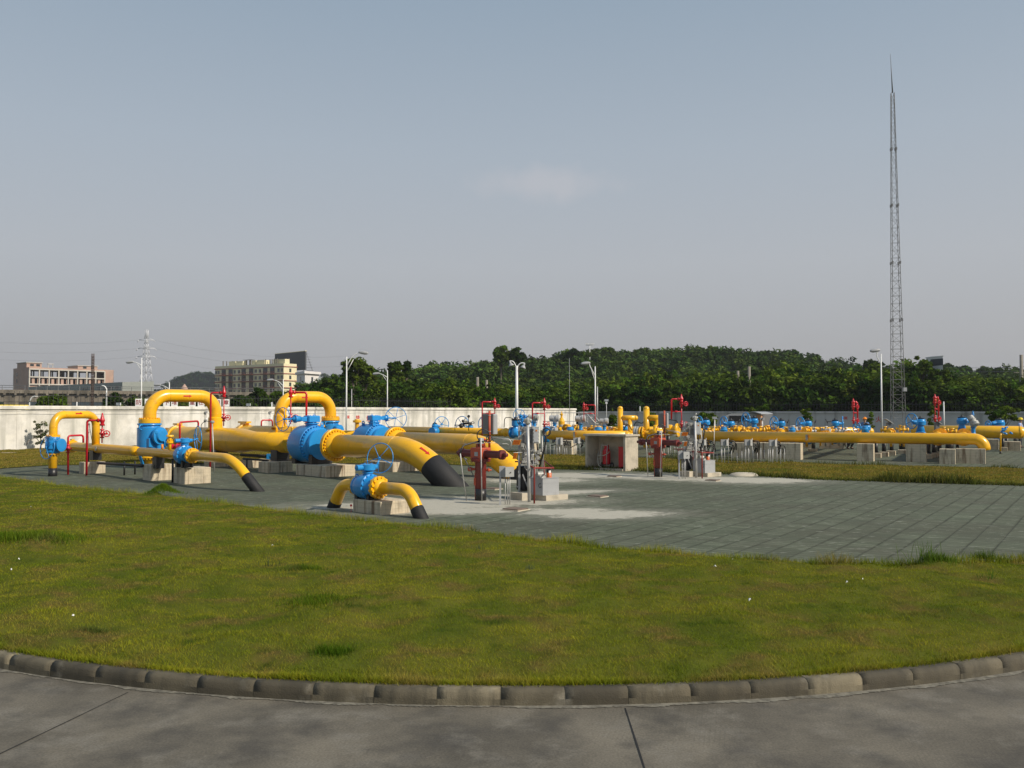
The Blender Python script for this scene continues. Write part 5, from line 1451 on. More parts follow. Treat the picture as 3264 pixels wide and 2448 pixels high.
t = thing("fire_box", rbx, "plain dark red box standing on legs inside the shelter", "fire box")
mb = MB(); mb.obox(rbx + Z * .42, D_ * .19, E_ * .13, Z * .36); mb.build("casing", M['red'], t)
mb = MB(); mb.obox(rbx + Z * .79, D_ * .205, E_ * .145, Z * .012); mb.build("lid", M['red'], t)
for s in (-1, 1):
    mb = MB(); mb.obox(rbx + D_ * .15 * s + Z * .03, D_ * .02, E_ * .1, Z * .03); mb.build("leg", M['red'], t)

# manhole lids and the pale heap
for px, py, s_, lab in ((1643, 1626, .5, "red-brown pit cover nearest the junction box posts"), (1905, 1584, .45, "red-brown pit cover alone on the paving right of the oil tank"), (1958, 1520, .4, "pit cover before the concrete shelter"),
                      (2272, 1533, .42, "pit cover before the farther oil tank"), (1573, 1560, .42, "pit cover just right of the nearer actuator's foot"), (2120, 1500, .4, "pit cover behind the farther actuator's foot")):
    g_ = gp(px, py); t = thing("pit_cover", g_, lab, "pit cover", "red-brown pit covers")
    mb = MB(); s_ *= .85; mb.rbox(g_, s_, s_ * .95, .045, dirv(-.8, .6), .006); mb.build("lid", M['manhole'], t)
    mb = MB(); mb.rbox(g_ + Z * .0, s_ * 1.12, s_ * 1.1, .02, dirv(-.8, .6), .006); mb.build("curb", M['conc2'], t)
g_ = gp(2371, 1516); mb = MB(); vs = []; fs = []; n_ = 20; rings = [(1.0, 0), (.97, .02), (.80, .07), (.55, .10), (.2, .11)]
for (rr, zz) in rings:
    for k in range(n_):
        a = 2 * math.pi * k / n_; q = 1 + .06 * math.sin(a * 3 + 1); vs.append((g_.x + .52 * rr * q * math.cos(a), g_.y + .42 * rr * q * math.sin(a), zz))
for i in range(len(rings) - 1):
    for k in range(n_): fs.append((i * n_ + k, i * n_ + (k + 1) % n_, (i + 1) * n_ + (k + 1) % n_, (i + 1) * n_ + k))
fs.append(tuple((len(rings) - 1) * n_ + k for k in range(n_)))
mb.add(vs, fs, True); mb.build("manhole", M['conc2'], None, label="low rounded concrete manhole right of the farther oil tank", cat="manhole")
# ---------------------------------------------------------------- pipe headers and valves on the right
PH = Vector((18.73, 38.0, 0))
def LH(px, z): return onpx(level(PH, z), A2, px)
def header(name, pts, r, label, caps=(), n=32):
    t = thing(name, level(Vector(pts[0]).lerp(Vector(pts[-1]), .5), 0), label, "pipe header", "yellow pipe headers")
    pipe_obj("pipe", pts, r, 'yellow', t, n)
    for p, d in caps:
        mb = MB(); mb.ball(p, r, 28, 8, d, half=True); mb.build("end_cap", M['yellow'], t)
    return t
ha0, ha1 = LH(1752, .93), LH(1997, .95)
th1 = header("pipe_header", [ha0, ha1], .24, "yellow header ending above the concrete shelter, left one of the long pair", [(ha0, -A2), (ha1, A2)])
hb0, hb1 = LH(2212, .97), LH(3102, 1.01)
el = fillet([hb0, hb1 + A2 * .35, level(hb1 + A2 * .42 + B2 * .03, .55)], .40, 10)
th2 = header("pipe_header", el, .24, "longest yellow header, turning down at its right end", [(hb0, -A2)])
for h_, px, lab in ((th1, 1836, 0), (th2, 2574, 0)):
    q = LH(px, .95) - B2 * .26
    mb = MB(); mb.obox(q + Z * .04, A2 * .045, B2 * .01, Z * .13); mb.build("name_plate", M['silver'], h_)
    mb = MB(); mb.obox(q + Z * .10 + A2 * .08, A2 * .02, B2 * .012, Z * .07); mb.build("name_plate", M['orange'], h_)
def on(P, px): return onpx(P, A2, px)
PC = level(at(3100, 1377, 49), 1.04)
hc = header("pipe_header", [on(PC, 2905), on(PC, 3246), on(PC, 3246) + A2 * .12 + B2 * .04 - Z * .05], .345, "thick yellow header at the far right edge, behind the long header", [(on(PC, 3248), A2)])
PD = level(at(2700, 1374, 52), 1.0)
hd = header("pipe_header", [on(PD, 2200), on(PD, 2772)], .24, "rear yellow header with a domed end left of the lattice mast", [(on(PD, 2772), A2)])
PE = level(at(2050, 1370, 58), .95)
he = header("pipe_header", [on(PE, 1925), on(PE, 2112)], .22, "short rear header seen between the two upright yellow branches", [(on(PE, 2112), A2), (on(PE, 1925), -A2)])

def ped(px, py, la, lc, h, lab):
    c = gp(px, py); mb = MB(); mb.rbox(c - A2 * la / 2 + B2 * lc / 2, la, lc, h, A2, .015)
    return mb.build("concrete_pedestal", M['conc'], None, label=lab, cat="pedestal", group="pedestals under the headers")
ped(1822, 1449, .9, .7, .70, "pedestal under the left long header, left of the shelter")
ped(2424, 1462, 1.3, .6, .72, "pedestal behind the grey boxes, leftmost under the longest header")
ped(2553, 1466, 1.9, .6, .74, "broad pedestal right of the grey junction boxes")
ped(2785, 1471, .68, .62, .76, "pedestal under the longest header below the helmeted worker")
ped(2953, 1473, .8, .62, .76, "pedestal under the longest header right of the lattice mast")
ped(3046, 1480, .6, .5, .62, "separate pale block between two pedestals, just left of the header's end")
ped(3142, 1479, 1.1, .7, .62, "pedestal carrying the bent right end of the longest header")
ped(3184, 1433, .9, .6, .58, "pedestal under the thick far right header, its left one")
ped(3254, 1437, .8, .6, .5, "pedestal under the thick far right header, its right one")
ped(1700, 1449, .8, .6, .75, "pale pedestal glimpsed behind the nearer control panel")
ped(2240, 1449, .8, .6, .72, "pedestal glimpsed behind the farther control panel")
for i, (px, py, w, h, lab) in enumerate([(2808, 1460, .42, .22, "small pad under the black post right of the worker's pedestal"), (2832, 1456, .42, .22, "small pad under the middle black post of three"), (2854, 1452, .40, .22, "small pad under the last black post of three"),
                                   (2971, 1463, .36, .22, "small pad just right of the mast's pedestal"), (2987, 1459, .36, .22, "second small pad right of the mast's pedestal"), (3005, 1455, .36, .22, "third small pad right of the mast's pedestal"),
                                   (2603, 1439, .45, .14, "low pad alone on the paving behind the header"), (3212, 1438, .4, .2, "low pad below the thin yellow drain pipe at right"), (2895, 1447, .5, .2, "pad with a thin grey post between two pedestals"), (3055, 1443, .3, .2, "small pad behind the separate pale block")]):
    mb = MB(); c = gp(px, py); mb.rbox(c - A2 * w / 2 + B2 * w / 2, w, w, h, A2, .01)
    mb.build("post_pad", M['conc'], None, label=lab, cat="post pad", group="small concrete pads under black posts")
for i, (px, py, r, zt) in enumerate([(2792, 1448, .10, .75), (2818, 1446, .10, .75), (2842, 1440, .10, .75), (2876, 1435, .16, .75), (2960, 1453, .10, .75), (2978, 1450, .12, .75), (2995, 1445, .10, .75), (2593, 1432, .10, .7), (3027, 1440, .2, .75), (3052, 1436, .08, .75), (3197, 1431, .08, .75), (3209, 1428, .09, .75), (3237, 1412, .12, .6), (2130, 1420, .12, .8), (2093, 1440, .14, .8), (1880, 1435, .12, .7)]):
    g_ = gp(px, py + 6); mb = MB(); mb.cyl(g_, level(g_, zt), r, n=10); mb.obox(level(g_, zt), A2 * r * 1.3, B2 * r * 1.3, Z * .02)
    mb.build("support_post", M['black'], None, label="black steel post holding up the pipework behind the yellow headers", cat="support post", group="black support posts")
# pedestal blocks on the rear side
for i, (px0, px1, py, lab) in enumerate([(2553, 2590, 1430, "wide rear block seen under the header, left of the gap"), (2617, 2688, 1431, "widest rear block seen under the header beside the crouching worker")]):
    c = gp(px1, py); w = (px1 - px0) / F * c.y * 1.05
    mb = MB(); mb.rbox(c - A2 * w / 2 + B2 * .3, w, .5, .55, A2, .012); mb.build("concrete_pedestal", M['conc'], None, label=lab, cat="pedestal", group="pedestals under the headers")

# the two upright branches
def branch(px, Y, lab, r=.13):
    b = at(px, 1368, Y); t = thing("branch_pipe", level(b, 0), lab, "branch pipe", "upright yellow branch pipes")
    top = at(px, 1295, Y)
    mb = MB(); mb.tube([level(b, .55), level(top, top.z - .13)], r, 24); mb.ball(level(top, top.z - .13), r, 20, 7, Z, half=True); mb.build("stack", M['yellow'], t)
    z = at(px, 1332, Y).z
    e = Vector((1, -.25, 0)).normalized()
    mb = MB(); a = level(b, z); q = a + e * (.13 * 6.0)
    mb.tube([a, q], r * .95, 22); mb.ball(q, r * .95, 18, 6, e, half=True); mb.build("side_arm", M['yellow'], t)
    mb = MB(); c_ = a + e * .50; mb.tube([level(c_, z - .05), level(c_, .55)], r * .85, 20); mb.build("leg_pipe", M['yellow'], t)
    return t, a, e, z
t1, *_ = branch(1977, 46, "upright yellow branch rising behind the concrete shelter", .14)
t2, a_b, e_b, z_b = branch(2060, 40, "upright yellow branch left of the farther actuator's cabinet", .14)
# flanged meter run to the right of the shelter
c_ = at(2048, 1379, 40)
t = thing("flanged_spool", level(c_, 0), "yellow flanged pipe with a grey ring, right of the shelter roof", "pipe")
mb = MB(); mb.tube([c_ - A2 * .35, c_ + A2 * .55], .12, 20); mb.build("pipe", M['yellow'], t)
for k, s_ in enumerate((-.12, .02)):
    mb = MB(); mb.lathe(c_ + A2 * s_, A2, [(0, .26), (.07, .26)], 24); mb.bolts(c_ + A2 * (s_ + .035), A2, .21, 10, .03, .18); mb.build("flange", M['yellow'], t)
mb = MB(); mb.lathe(c_ - A2 * .36, A2, [(0, .26), (.02, .29), (.08, .29), (.10, .25), (.12, .25), (.14, .29), (.19, .29), (.20, .26)], 26); mb.build("grey_ring", M['galv'], t)
mb = MB(); mb.ball(c_ + A2 * .62 + Z * .02, .2, 16, 10); mb.cyl(c_ + A2 * .6 - Z * .1, c_ + A2 * .6 + Z * .35, .1, n=14); mb.cyl(c_ + A2 * .4, c_ + A2 * 1.0, .16, n=14); mb.build("valve_body", M['yellow'], t)
mb = MB(); mb.tube(fillet([c_ - A2 * .4 + Z * .3, c_ - A2 * .3 + Z * .5, c_ + A2 * .0 + Z * .4, c_ + A2 * .2 + Z * .75], .1, 4), .02, 6); mb.tube(fillet([c_ - A2 * .9 + Z * .1, c_ - A2 * .7 + Z * .45, c_ - A2 * .5 + Z * .1], .1, 4), .02, 6); mb.build("cable", M['hose'], t)
c_ = at(2135, 1371, 42)
t = thing("closure", level(c_, 0), "squat yellow drum between the farther actuator's mast and panel", "pipe")
mb = MB(); mb.lathe(c_ - A2 * .3 + Z * 0, A2, [(0, .24), (.04, .26), (.4, .26), (.42, .20), (.6, .20), (.62, .32), (.72, .32)], 24); mb.build("drum", M['yellow'], t)
mb = MB(); mb.tube(fillet([c_ - A2 * .2 + Z * .2, c_ - A2 * .1 + Z * .5, c_ + A2 * .35 + Z * .45, c_ + A2 * .5 + Z * .1], .15, 5), .022, 6); mb.build("cable", M['hose'], t)

GV2 = "blue gear valves in a row behind the right headers"
RV = [  # px, py, Y, wheel px, wheel py, wheel R, label, hood, rod
    (2250, 1347, 45, 2229, 1346, .30, "blue gear valve beside the farther control panel", 0, None),
    (2329, 1351, 45, 2307, 1348, .32, "blue gear valve left of the brown hut, over the second grey box", 1, 2352),
    (2404, 1342, 46, 2377, 1338, .36, "tallest blue gear valve in front of the brown hut", 1, 2427),
    (2490, 1350, 45, 2467, 1348, .32, "blue gear valve just right of the brown hut", 1, 2509),
    (2575, 1350, 45, 2551, 1350, .32, "blue gear valve below the small climbing plant", 1, 2597),
    (2662, 1350, 46, 2686, 1349, .34, "blue gear valve whose wheel is on its right", 1, 2638),
    (2762, 1364, 45, 2731, 1362, .26, "blue gear valve in front of the standing helmeted worker", 0, None),
    (2934, 1346, 46, 2906, 1342, .38, "blue gear valve with a narrow tilted wheel right of the mast", 0, None),
    (3066, 1342, 47, 3101, 1322, .18, "blue valve with a grey motor near the header's right end", 0, None),
    (3186, 1349, 53, 3150, 1352, .2, "wide blue valve top behind the thick far right header", 0, None),
]
for (px, py, Y, wx, wy, wR, lab, hood, rod) in RV:
    s_ = 1 if wx > px else -1
    gate_valve(px, py, Y, wx, wy, wR, dirv(.93 * s_, -.36), lab, GV2, hood=hood, rod=rod, sz=1.25 if px in (2934, 3066) else (1.0 if px < 3100 else 1.4))
c_ = at(3100, 1345, 46.5)
def motor(c_, lab, axis=dirv(1, -.2), m='silver', sz=1.0):
    t = thing("valve_motor", level(c_, 0), lab, "valve motor", "grey electric valve motors")
    mb = MB(); mb.lathe(c_ - axis * .3 * sz, axis, [(0, .10 * sz), (.03, .15 * sz), (.22 * sz, .16 * sz), (.24 * sz, .12 * sz), (.34 * sz, .12 * sz), (.36 * sz, .19 * sz), (.52 * sz, .19 * sz), (.56 * sz, .12 * sz)], 18); mb.lathe(c_ - Z * .3 * sz, Z, [(0, .1 * sz), (.2 * sz, .14 * sz), (.45 * sz, .12 * sz)], 14); mb.build("housing", M[m], t)
    mb = MB(); mb.lathe(c_ - Z * .62 * sz, Z, [(0, .16), (.1, .10), (.3 * sz, .10), (.34 * sz, .18)], 14); mb.cyl(level(c_, .5), c_ - Z * .5 * sz, .1, n=12); mb.build("yoke", M['blue'], t)
    return t
motor(at(3102, 1343, 46.5), "grey-brown motor on the blue valve nearest the header's bent end", dirv(.3, -.5, -.8), 'silver', 1.1)
motor(at(1768, 1333, 49), "grey motor left of the yellow bottle-shaped vessel", dirv(1, -.1), 'galv', 1.0)
motor(at(1851, 1334, 49), "grey motor right of the yellow bottle-shaped vessel", dirv(1, -.1), 'galv', 1.05)
motor(at(1926, 1342, 49), "grey motor among crossing rods, left of the first upright branch", dirv(1, -.15), 'galv', .9)
motor(at(1998, 1350, 50), "motor between the legs of the first upright branch", dirv(-1, -.2), 'dgray', .8)
motor(at(1703, 1331, 49), "motor at the left end of the raised walkway", dirv(1, -.2), 'silver', .9)
# small blue stub caps right above the long headers
for px, py, r, lab, Y in ((2307, 1368, .17, "blue cap above the header below the second gear valve", 44), (2415, 1368, .18, "blue cap above the header in front of the brown hut", 43.5), (2525, 1369, .15, "blue cap above the header between hut and plant", 43), (1818, 1367, .20, "blue cap above the left header, left of its middle", 48), (1907, 1368, .22, "blue cap above the left header near the crossing rods", 47.5), (1994, 1366, .22, "blue cap beside the shelter roof, above the left header's end", 47), (1742, 1366, .2, "blue cap above the left header's round left end", 48.5), (2757, 1366, .16, "blue cap half hidden by the worker's valve", 44)):
    c_ = at(px, py, Y); t = thing("capped_valve", level(c_, 0), lab, "valve", "blue caps above the headers")
    mb = MB(); mb.lathe(c_ - Z * .22, Z, [(0, r), (.14, r), (.16, r * 1.12), (.20, r * 1.12), (.22, r * .9), (.33, r * .8), (.34, .05)], 18); mb.cyl(level(c_, .5), c_ - Z * .2, r * .8, n=12); mb.build("body", M['blue'], t)
# cross pipes between the front and rear headers
k = 0
for px in (2262, 2345, 2428, 2512, 2598, 2680, 2985, 3070):
    p0_ = LH(px, 1.0); 
    Yb = 11.5 if px < 2800 else 8
    q = p0_ + B2 * Yb
    t = thing("cross_pipe", level(p0_.lerp(q, .5), 0), "yellow cross pipe running back from the longest header between two gear valves", "pipe", "yellow cross pipes behind the headers")
    mb = MB(); mb.tube([p0_, q], .15 if px < 2800 else .27, 16); mb.build("pipe", M['yellow'], t)
    mb = MB()
    for s_ in (.22, .30, .62, .70): mb.lathe(p0_.lerp(q, s_), B2, [(0, .25 if px < 2800 else .36), (.06, .25 if px < 2800 else .36)], 18)
    for s_ in (.22, .30, .62, .70): mb.bolts(p0_.lerp(q, s_), B2, .21 if px < 2800 else .31, 10, .02, .22)
    mb.build("flange", M['yellow'], t)
for px in (1770, 1812, 1862, 1905, 1950, 1985):
    p0_ = LH(px, .95); q = p0_ + B2 * 9
    t = thing("cross_pipe", level(p0_.lerp(q, .5), 0), "yellow cross pipe running back from the left long header behind the motors", "pipe", "yellow cross pipes behind the headers")
    mb = MB(); mb.tube([p0_, q], .12, 14); mb.build("pipe", M['yellow'], t)
    mb = MB()
    for s_ in (.15, .22, .5, .58): mb.lathe(p0_.lerp(q, s_), B2, [(0, .23), (.06, .23)], 16); mb.bolts(p0_.lerp(q, s_), B2, .19, 8, .02, .2)
    mb.build("flange", M['yellow'], t)
# yellow bottle-shaped vessel
c_ = at(1790, 1354, 52)
t = thing("filter_vessel", level(c_, 0), "yellow bottle-shaped vessel before the end of the white wall", "vessel")
mb = MB(); mb.lathe(level(c_, .4), Z, [(0, .16), (.5, .16), (.78, .16), (.82, .21), (.88, .21), (.9, .19), (1.18, .19), (1.36, .10), (1.40, .06), (1.55, .06), (1.56, .10), (1.62, .10), (1.64, .03), (1.75, .03)], 22); mb.build("shell", M['yellow'], t)
# raised walkway with railing behind the left header
t = thing("walkway", level(at(1800, 1380, 53), 0), "grey walkway railing with steps between the white wall's end and the shelter", "walkway")
mb = MB(); Yw = 53
pa = [at(1738, 1316, Yw), at(1873, 1316, Yw)]; pb_ = [at(1738, 1343, Yw), at(1873, 1343, Yw)]
mb.cyl(pa[0], pa[1], .022, n=6); mb.cyl(pb_[0], pb_[1], .022, n=6)
for px in (1738, 1758, 1776, 1793, 1810, 1829, 1845, 1873):
    p = at(px, 1316, Yw); mb.cyl(level(p, .9), p, .018, n=6)
mb.build("railing", M['gray'], t)
mb = MB(); a = at(1805, 1360, Yw); mb.obox(a, Vector((1.3, -.1, 0)), Vector((0, .4, 0)), Z * .03); mb.build("deck", M['gray'], t)
mb = MB()
for dx in (0, 18):
    mb.cyl(at(1868 + dx, 1317, Yw - .5), at(1900 + dx, 1352, Yw - 1), .035, n=6); mb.cyl(at(1866 + dx, 1340, Yw - .5), at(1890 + dx, 1372, Yw - 1), .03, n=6)
for i in range(5):
    mb.cyl(at(1872 + i * 6, 1330 + i * 7, Yw - .6), at(1890 + i * 6, 1330 + i * 7, Yw - .6), .02, n=6)
mb.build("stairs", M['galv'], t)
# tangle of blue small valves near the nearer control panel
t = thing("valve_cluster", level(at(1672, 1350, 50), 0), "tangle of small blue valves and tubing above the nearer control panel", "valve manifold")
mb = MB(); rr_ = random.Random(8)
for i in range(16):
    p = at(rr_.uniform(1655, 1698), rr_.uniform(1325, 1360), 50 + rr_.uniform(-.5, .5)); d_ = dirv(rr_.uniform(-1, 1), rr_.uniform(-1, 1), rr_.uniform(-.6, .6))
    mb.lathe(p - d_ * .1, d_, [(0, .05), (.02, .09), (.06, .09), (.07, .05), (.14, .07), (.2, .07), (.21, .03), (.3, .03)], 8)
for i in range(9):
    p = at(rr_.uniform(1652, 1700), rr_.uniform(1322, 1350), 50); mb.tube(fillet([p, p + Vector((rr_.uniform(-.4, .4), 0, rr_.uniform(.0, .3))), p + Vector((rr_.uniform(-.3, .3), .1, -.6))], .1, 4), .022, 6)
for i in range(5):
    p = at(1656 + i * 10, 1355, 50); mb.cyl(level(p, .6), level(p, 1.6), .04, n=8)
mb.build("valves", M['blue'], t)
mb = MB(); mb.wheel(at(1663, 1340, 50), dirv(.5, -.8), .3, .02, 5); mb.build("handwheel", M['dgray'], t)
# small fittings lying over the long headers: a row of low yellow valves
rr_ = random.Random(21)
for i, px in enumerate(list(range(1762, 1990, 15)) + list(range(2235, 2700, 21)) + [2820, 2842, 2868, 2880, 3010, 3032]):
    Y = (49 if px < 2100 else 44) + rr_.uniform(-1, 2.5)
    zt = rr_.uniform(1362, 1374) if px < 2100 else rr_.uniform(1366, 1378)
    c_ = at(px + rr_.uniform(-3, 3), zt, Y)
    d_ = dirv(rr_.uniform(.4, 1), rr_.uniform(-.8, .8)); r = rr_.uniform(.05, .09)
    mb = MB(); mb.lathe(c_ - d_ * .2, d_, [(0, r * 1.8), (.05, r * 1.8), (.06, r), (.15, r), (.2, r * 1.6), (.3, r), (.38, r), (.385, r * 1.8), (.43, r * 1.8)], 12); mb.lathe(c_, Z, [(0, r), (.14, r * .8), (.15, r * 1.6), (.19, r * 1.6)], 10); mb.cyl(level(c_, .45), c_, r * .8, n=8)
    mb.build("small_valve", M['yellow' if rr_.random() < .8 else 'galv'], None, label="small flanged valve low in the tangle behind the long headers", cat="valve", group="small flanged valves behind the headers")
# grey boxes on posts with cables and conduit stubs
BOX = [(1783, 1395, 1417, 41.8, 0, "grey box under the left header's rounded end"), (1838, 1395, 1413, 41.8, 0, "grey box just left of the concrete shelter"),
       (2238, 1401, 1419, 37, 1, "grey box just right of the farther control panel, first of four"), (2309, 1401, 1420, 36.6, 1, "grey box under the longest header, second of four"),
       (2385, 1401, 1420, 36.3, 1, "grey box under the longest header, third of four"), (2463, 1402, 1422, 36, 1, "grey box under the longest header, right of the other three")]
for (px, y0, y1, Y, g, lab) in BOX:
    p0_ = at(px - 11, y0, Y); p1_ = at(px + 5, y1, Y)
    t = thing("junction_box", level((p0_ + p1_) / 2, 0), lab, "junction box", "grey junction boxes under the headers")
    cc = (p0_ + p1_) / 2; hz = (p0_.z - p1_.z) / 2
    mb = MB(); mb.obox(cc, Vector((.11, 0, 0)), Vector((0, .06, 0)), Z * hz); mb.build("box", M['gray'], t)
    mb = MB(); mb.obox(cc + Vector((.14, -.05, 0)), Vector((.045, .02, 0)), Vector((0, .06, 0)), Z * hz * 1.02); mb.build("lid", M['galv'], t)
    for dx in (-.07, .04, .2):
        q = level(cc + Vector((dx, 0, 0)), 0); mb = MB(); mb.cyl(q, level(q, cc.z - hz + (.3 if dx > .1 else 0)), .016, n=6); mb.build("post", M['galv'], t)
    rr_ = random.Random(int(px)); mb = MB()
    for i in range(6):
        x1 = rr_.uniform(.25, .9) * (1 if i != 3 or g else -1); zz = rr_.uniform(.45, .62)
        mb.tube(fillet([cc + Vector((.2, 0, .08 - i * .05)), cc + Vector((.32 + x1 * .3, .05, .06 - i * .05)), level(cc + Vector((x1 * .7, .1, 0)), zz)], .15, 4), .02, 6)
    mb.build("cable", M['hose'], t)
k = 0
rr_ = random.Random(5)
for (x0, x1, yb, zt0) in ((1740, 1860, 1459, .55), (2070, 2200, 1466, .5), (2230, 2340, 1478, .55), (2350, 2420, 1482, .55), (2425, 2500, 1486, .6)):
    px = x0
    while px < x1:
        g_ = gp(px, yb + rr_.uniform(-3, 2)); mb = MB(); h_ = zt0 + rr_.uniform(-.12, .12)
        mb.tube([g_, level(g_, h_) + Vector((rr_.uniform(-.02, .02), 0, 0))], .011, 6)
        mb.build("conduit_stub", M['galv'], None, label="thin pale conduit stub standing in the grass before the headers", cat="conduit", group="thin conduit stubs in the grass")
        px += rr_.uniform(7, 15)
# taller thin posts with lamps or brackets
for (px, yb, yt, Y, lab, m_) in ((2243, 1460, 1357, 36.5, "thin tall post left of two, right of the farther control panel", 'galv'), (2277, 1466, 1350, 36, "slightly leaning tall post right of the farther control panel", 'galv'), (2895, 1445, 1395, 44, "thin grey post under the header between two pedestals", 'galv')):
    mb = MB(); g_ = gp(px - 2, yb); mb.tube([g_, at(px, yt, g_.y)], .018, 6); mb.build("thin_post", M[m_], None, label=lab, cat="post")
t = thing("drain_line", gp(3188, 1442), "thin yellow drain pipe with blue fittings before the thick far right header", "drain pipe")
g_ = gp(3189, 1446); mb = MB(); mb.tube(fillet([level(g_, .08), at(3189, 1383, g_.y), at(3203, 1383, g_.y + .3)], .1, 5), .042, 12); mb.build("pipe", M['yellow'], t)
mb = MB(); mb.cyl(level(g_, -.02), level(g_, .12), .05, n=12); mb.build("black_sleeve", M['black'], t)
mb = MB(); rr_ = random.Random(4)
for i in range(7):
    p = at(rr_.uniform(3188, 3222), rr_.uniform(1362, 1382), g_.y); d_ = dirv(rr_.uniform(-1, 1), rr_.uniform(-.5, .5), rr_.uniform(-.5, .8)); mb.lathe(p, d_, [(0, .04), (.02, .06), (.06, .06), (.07, .03), (.14, .05), (.2, .03)], 8)
mb.build("fittings", M['blue'], t)
# solar-topped instrument boxes
for (px, y0, y1, Y, lab) in ((2832, 1340, 1372, 50, "instrument box with a slanted roof left of the mast foot"), (2986, 1341, 1372, 47, "slanted grey instrument box below the narrow red vent")):
    a = at(px, y0, Y); b = at(px, y1, Y); t = thing("instrument_box", level(a, 0), lab, "instrument box", "slanted instrument boxes")
    mb = MB(); mb.obox((a + b) / 2 - Z * .05, Vector((.10, 0, 0)), Vector((0, .1, 0)), Z * (a.z - b.z) * .38); mb.build("case", M['dgray'], t)
    mb = MB(); mb.obox(a - Z * .04, Vector((.2, 0, -.14)), Vector((0, .18, 0)), Vector((.012, 0, .016))); mb.build("roof", M['gray'], t)
    mb = MB(); mb.cyl(level(a, 0), b, .03, n=8); mb.build("post", M['gray'], t)

# ---------------------------------------------------------------- people
def skinned(name, joints, edges, m, parent, sub=2):
    me = bpy.data.meshes.new(name)
    off = parent.location
    me.from_pydata([tuple(Vector(j[0]) - off) for j in joints], edges, [])
    o = bpy.data.objects.new(name, me); COL.objects.link(o); o.parent = parent
    me.materials.append(m)
    md = o.modifiers.new("skin", 'SKIN'); md.use_smooth_shade = True
    sv = me.skin_vertices[0].data if me.skin_vertices else None
    for i, j in enumerate(joints):
        r = j[1] if isinstance(j[1], tuple) else (j[1], j[1]); sv[i].radius = r
        sv[i].use_root = (i == 0)
    s2 = o.modifiers.new("subsurf", 'SUBSURF'); s2.levels = sub; s2.render_levels = sub
    return o
def worker(base, face, label, shirt, helmet, arms, crouch=False):
    """base: point on the ground; face: horizontal facing direction; arms: two (elbow, wrist) offsets in (right, forward, up)"""
    t = thing("person", base, label, "person")
    rt = Vector((face.y, -face.x, 0))
    P = lambda r, f, u: base + rt * r + face * f + Z * u
    if not crouch:
        J = {'pel': (0, 0, .93), 'wai': (0, 0, 1.08), 'che': (0, .02, 1.30), 'nek': (0, .03, 1.47), 'hd': (0, .05, 1.56), 'top': (0, .05, 1.70),
             'hl': (-.09, 0, .88), 'kl': (-.10, .03, .49), 'al': (-.11, 0, .08), 'tl': (-.12, .14, .03), 'hr': (.09, 0, .88), 'kr': (.10, .02, .49), 'ar': (.12, -.02, .08), 'tr': (.13, .12, .03),
             'sl': (-.19, .02, 1.40), 'sr': (.19, .02, 1.40)}
    else:
        J = {'pel': (0, -.12, .34), 'wai': (0, -.08, .48), 'che': (0, .08, .68), 'nek': (0, .16, .83), 'hd': (0, .20, .91), 'top': (0, .22, 1.03),
             'hl': (-.10, -.10, .32), 'kl': (-.16, .28, .46), 'al': (-.14, .05, .08), 'tl': (-.15, .2, .03), 'hr': (.10, -.10, .32), 'kr': (.17, .28, .42), 'ar': (.15, .02, .08), 'tr': (.16, .17, .03),
             'sl': (-.18, .10, .76), 'sr': (.18, .10, .76)}
    J['el'], J['wl'] = arms[0]; J['er'], J['wr'] = arms[1]
    G = {k: P(*v) for k, v in J.items()}
    order = ['pel', 'wai', 'che', 'nek', 'hd', 'top', 'hl', 'kl', 'al', 'tl', 'hr', 'kr', 'ar', 'tr', 'sl', 'el', 'wl', 'sr', 'er', 'wr']
    Rr = {'pel': (.14, .11), 'wai': (.13, .10), 'che': (.155, .11), 'nek': .055, 'hd': (.085, .10), 'top': (.075, .09), 'hl': .085, 'kl': .058, 'al': .04, 'tl': .035, 'hr': .085, 'kr': .058, 'ar': .04, 'tr': .035, 'sl': .06, 'el': .042, 'wl': .03, 'sr': .06, 'er': .042, 'wr': .03}
    idx = {k: i for i, k in enumerate(order)}
    ED = [('pel', 'wai'), ('wai', 'che'), ('che', 'nek'), ('nek', 'hd'), ('hd', 'top'), ('pel', 'hl'), ('hl', 'kl'), ('kl', 'al'), ('al', 'tl'), ('pel', 'hr'), ('hr', 'kr'), ('kr', 'ar'), ('ar', 'tr'), ('che', 'sl'), ('sl', 'el'), ('el', 'wl'), ('che', 'sr'), ('sr', 'er'), ('er', 'wr')]
    js = [(G[k], Rr[k]) for k in order]; es = [(idx[a], idx[b]) for a, b in ED]
    # hands: palm and five fingers each, rooted in the wrist
    for w_, e_ in (('wl', 'el'), ('wr', 'er')):
        d = (G[w_] - G[e_]).normalized(); side = d.cross(Z); side = side.normalized() if side.length > .1 else rt; dn_ = d.cross(side).normalized()
        js.append((G[w_] + d * .07, (.036, .018))); pi = len(js) - 1; es.append((idx[w_], pi))
        for k, L_ in enumerate((.062, .072, .068, .052)):
            o_ = side * (k - 1.5) * .019
            js.append((G[w_] + d * .10 + o_, .009)); es.append((pi, len(js) - 1))
            js.append((G[w_] + d * (.10 + L_ * .6) + o_ + dn_ * .015, .008)); es.append((len(js) - 2, len(js) - 1))
            js.append((G[w_] + d * (.10 + L_ * .9) + o_ + dn_ * .04, .007)); es.append((len(js) - 2, len(js) - 1))
        js.append((G[w_] + d * .05 + side * .045, .010)); es.append((pi, len(js) - 1)); js.append((G[w_] + d * .09 + side * .06 + dn_ * .02, .009)); es.append((len(js) - 2, len(js) - 1))
    skinned("body", js, es, M['skin'], t)
    # face
    hc_ = G['hd'].lerp(G['top'], .35)
    mb = MB(); mb.ball(hc_ + face * .098 - Z * .02, .016, 8, 5)
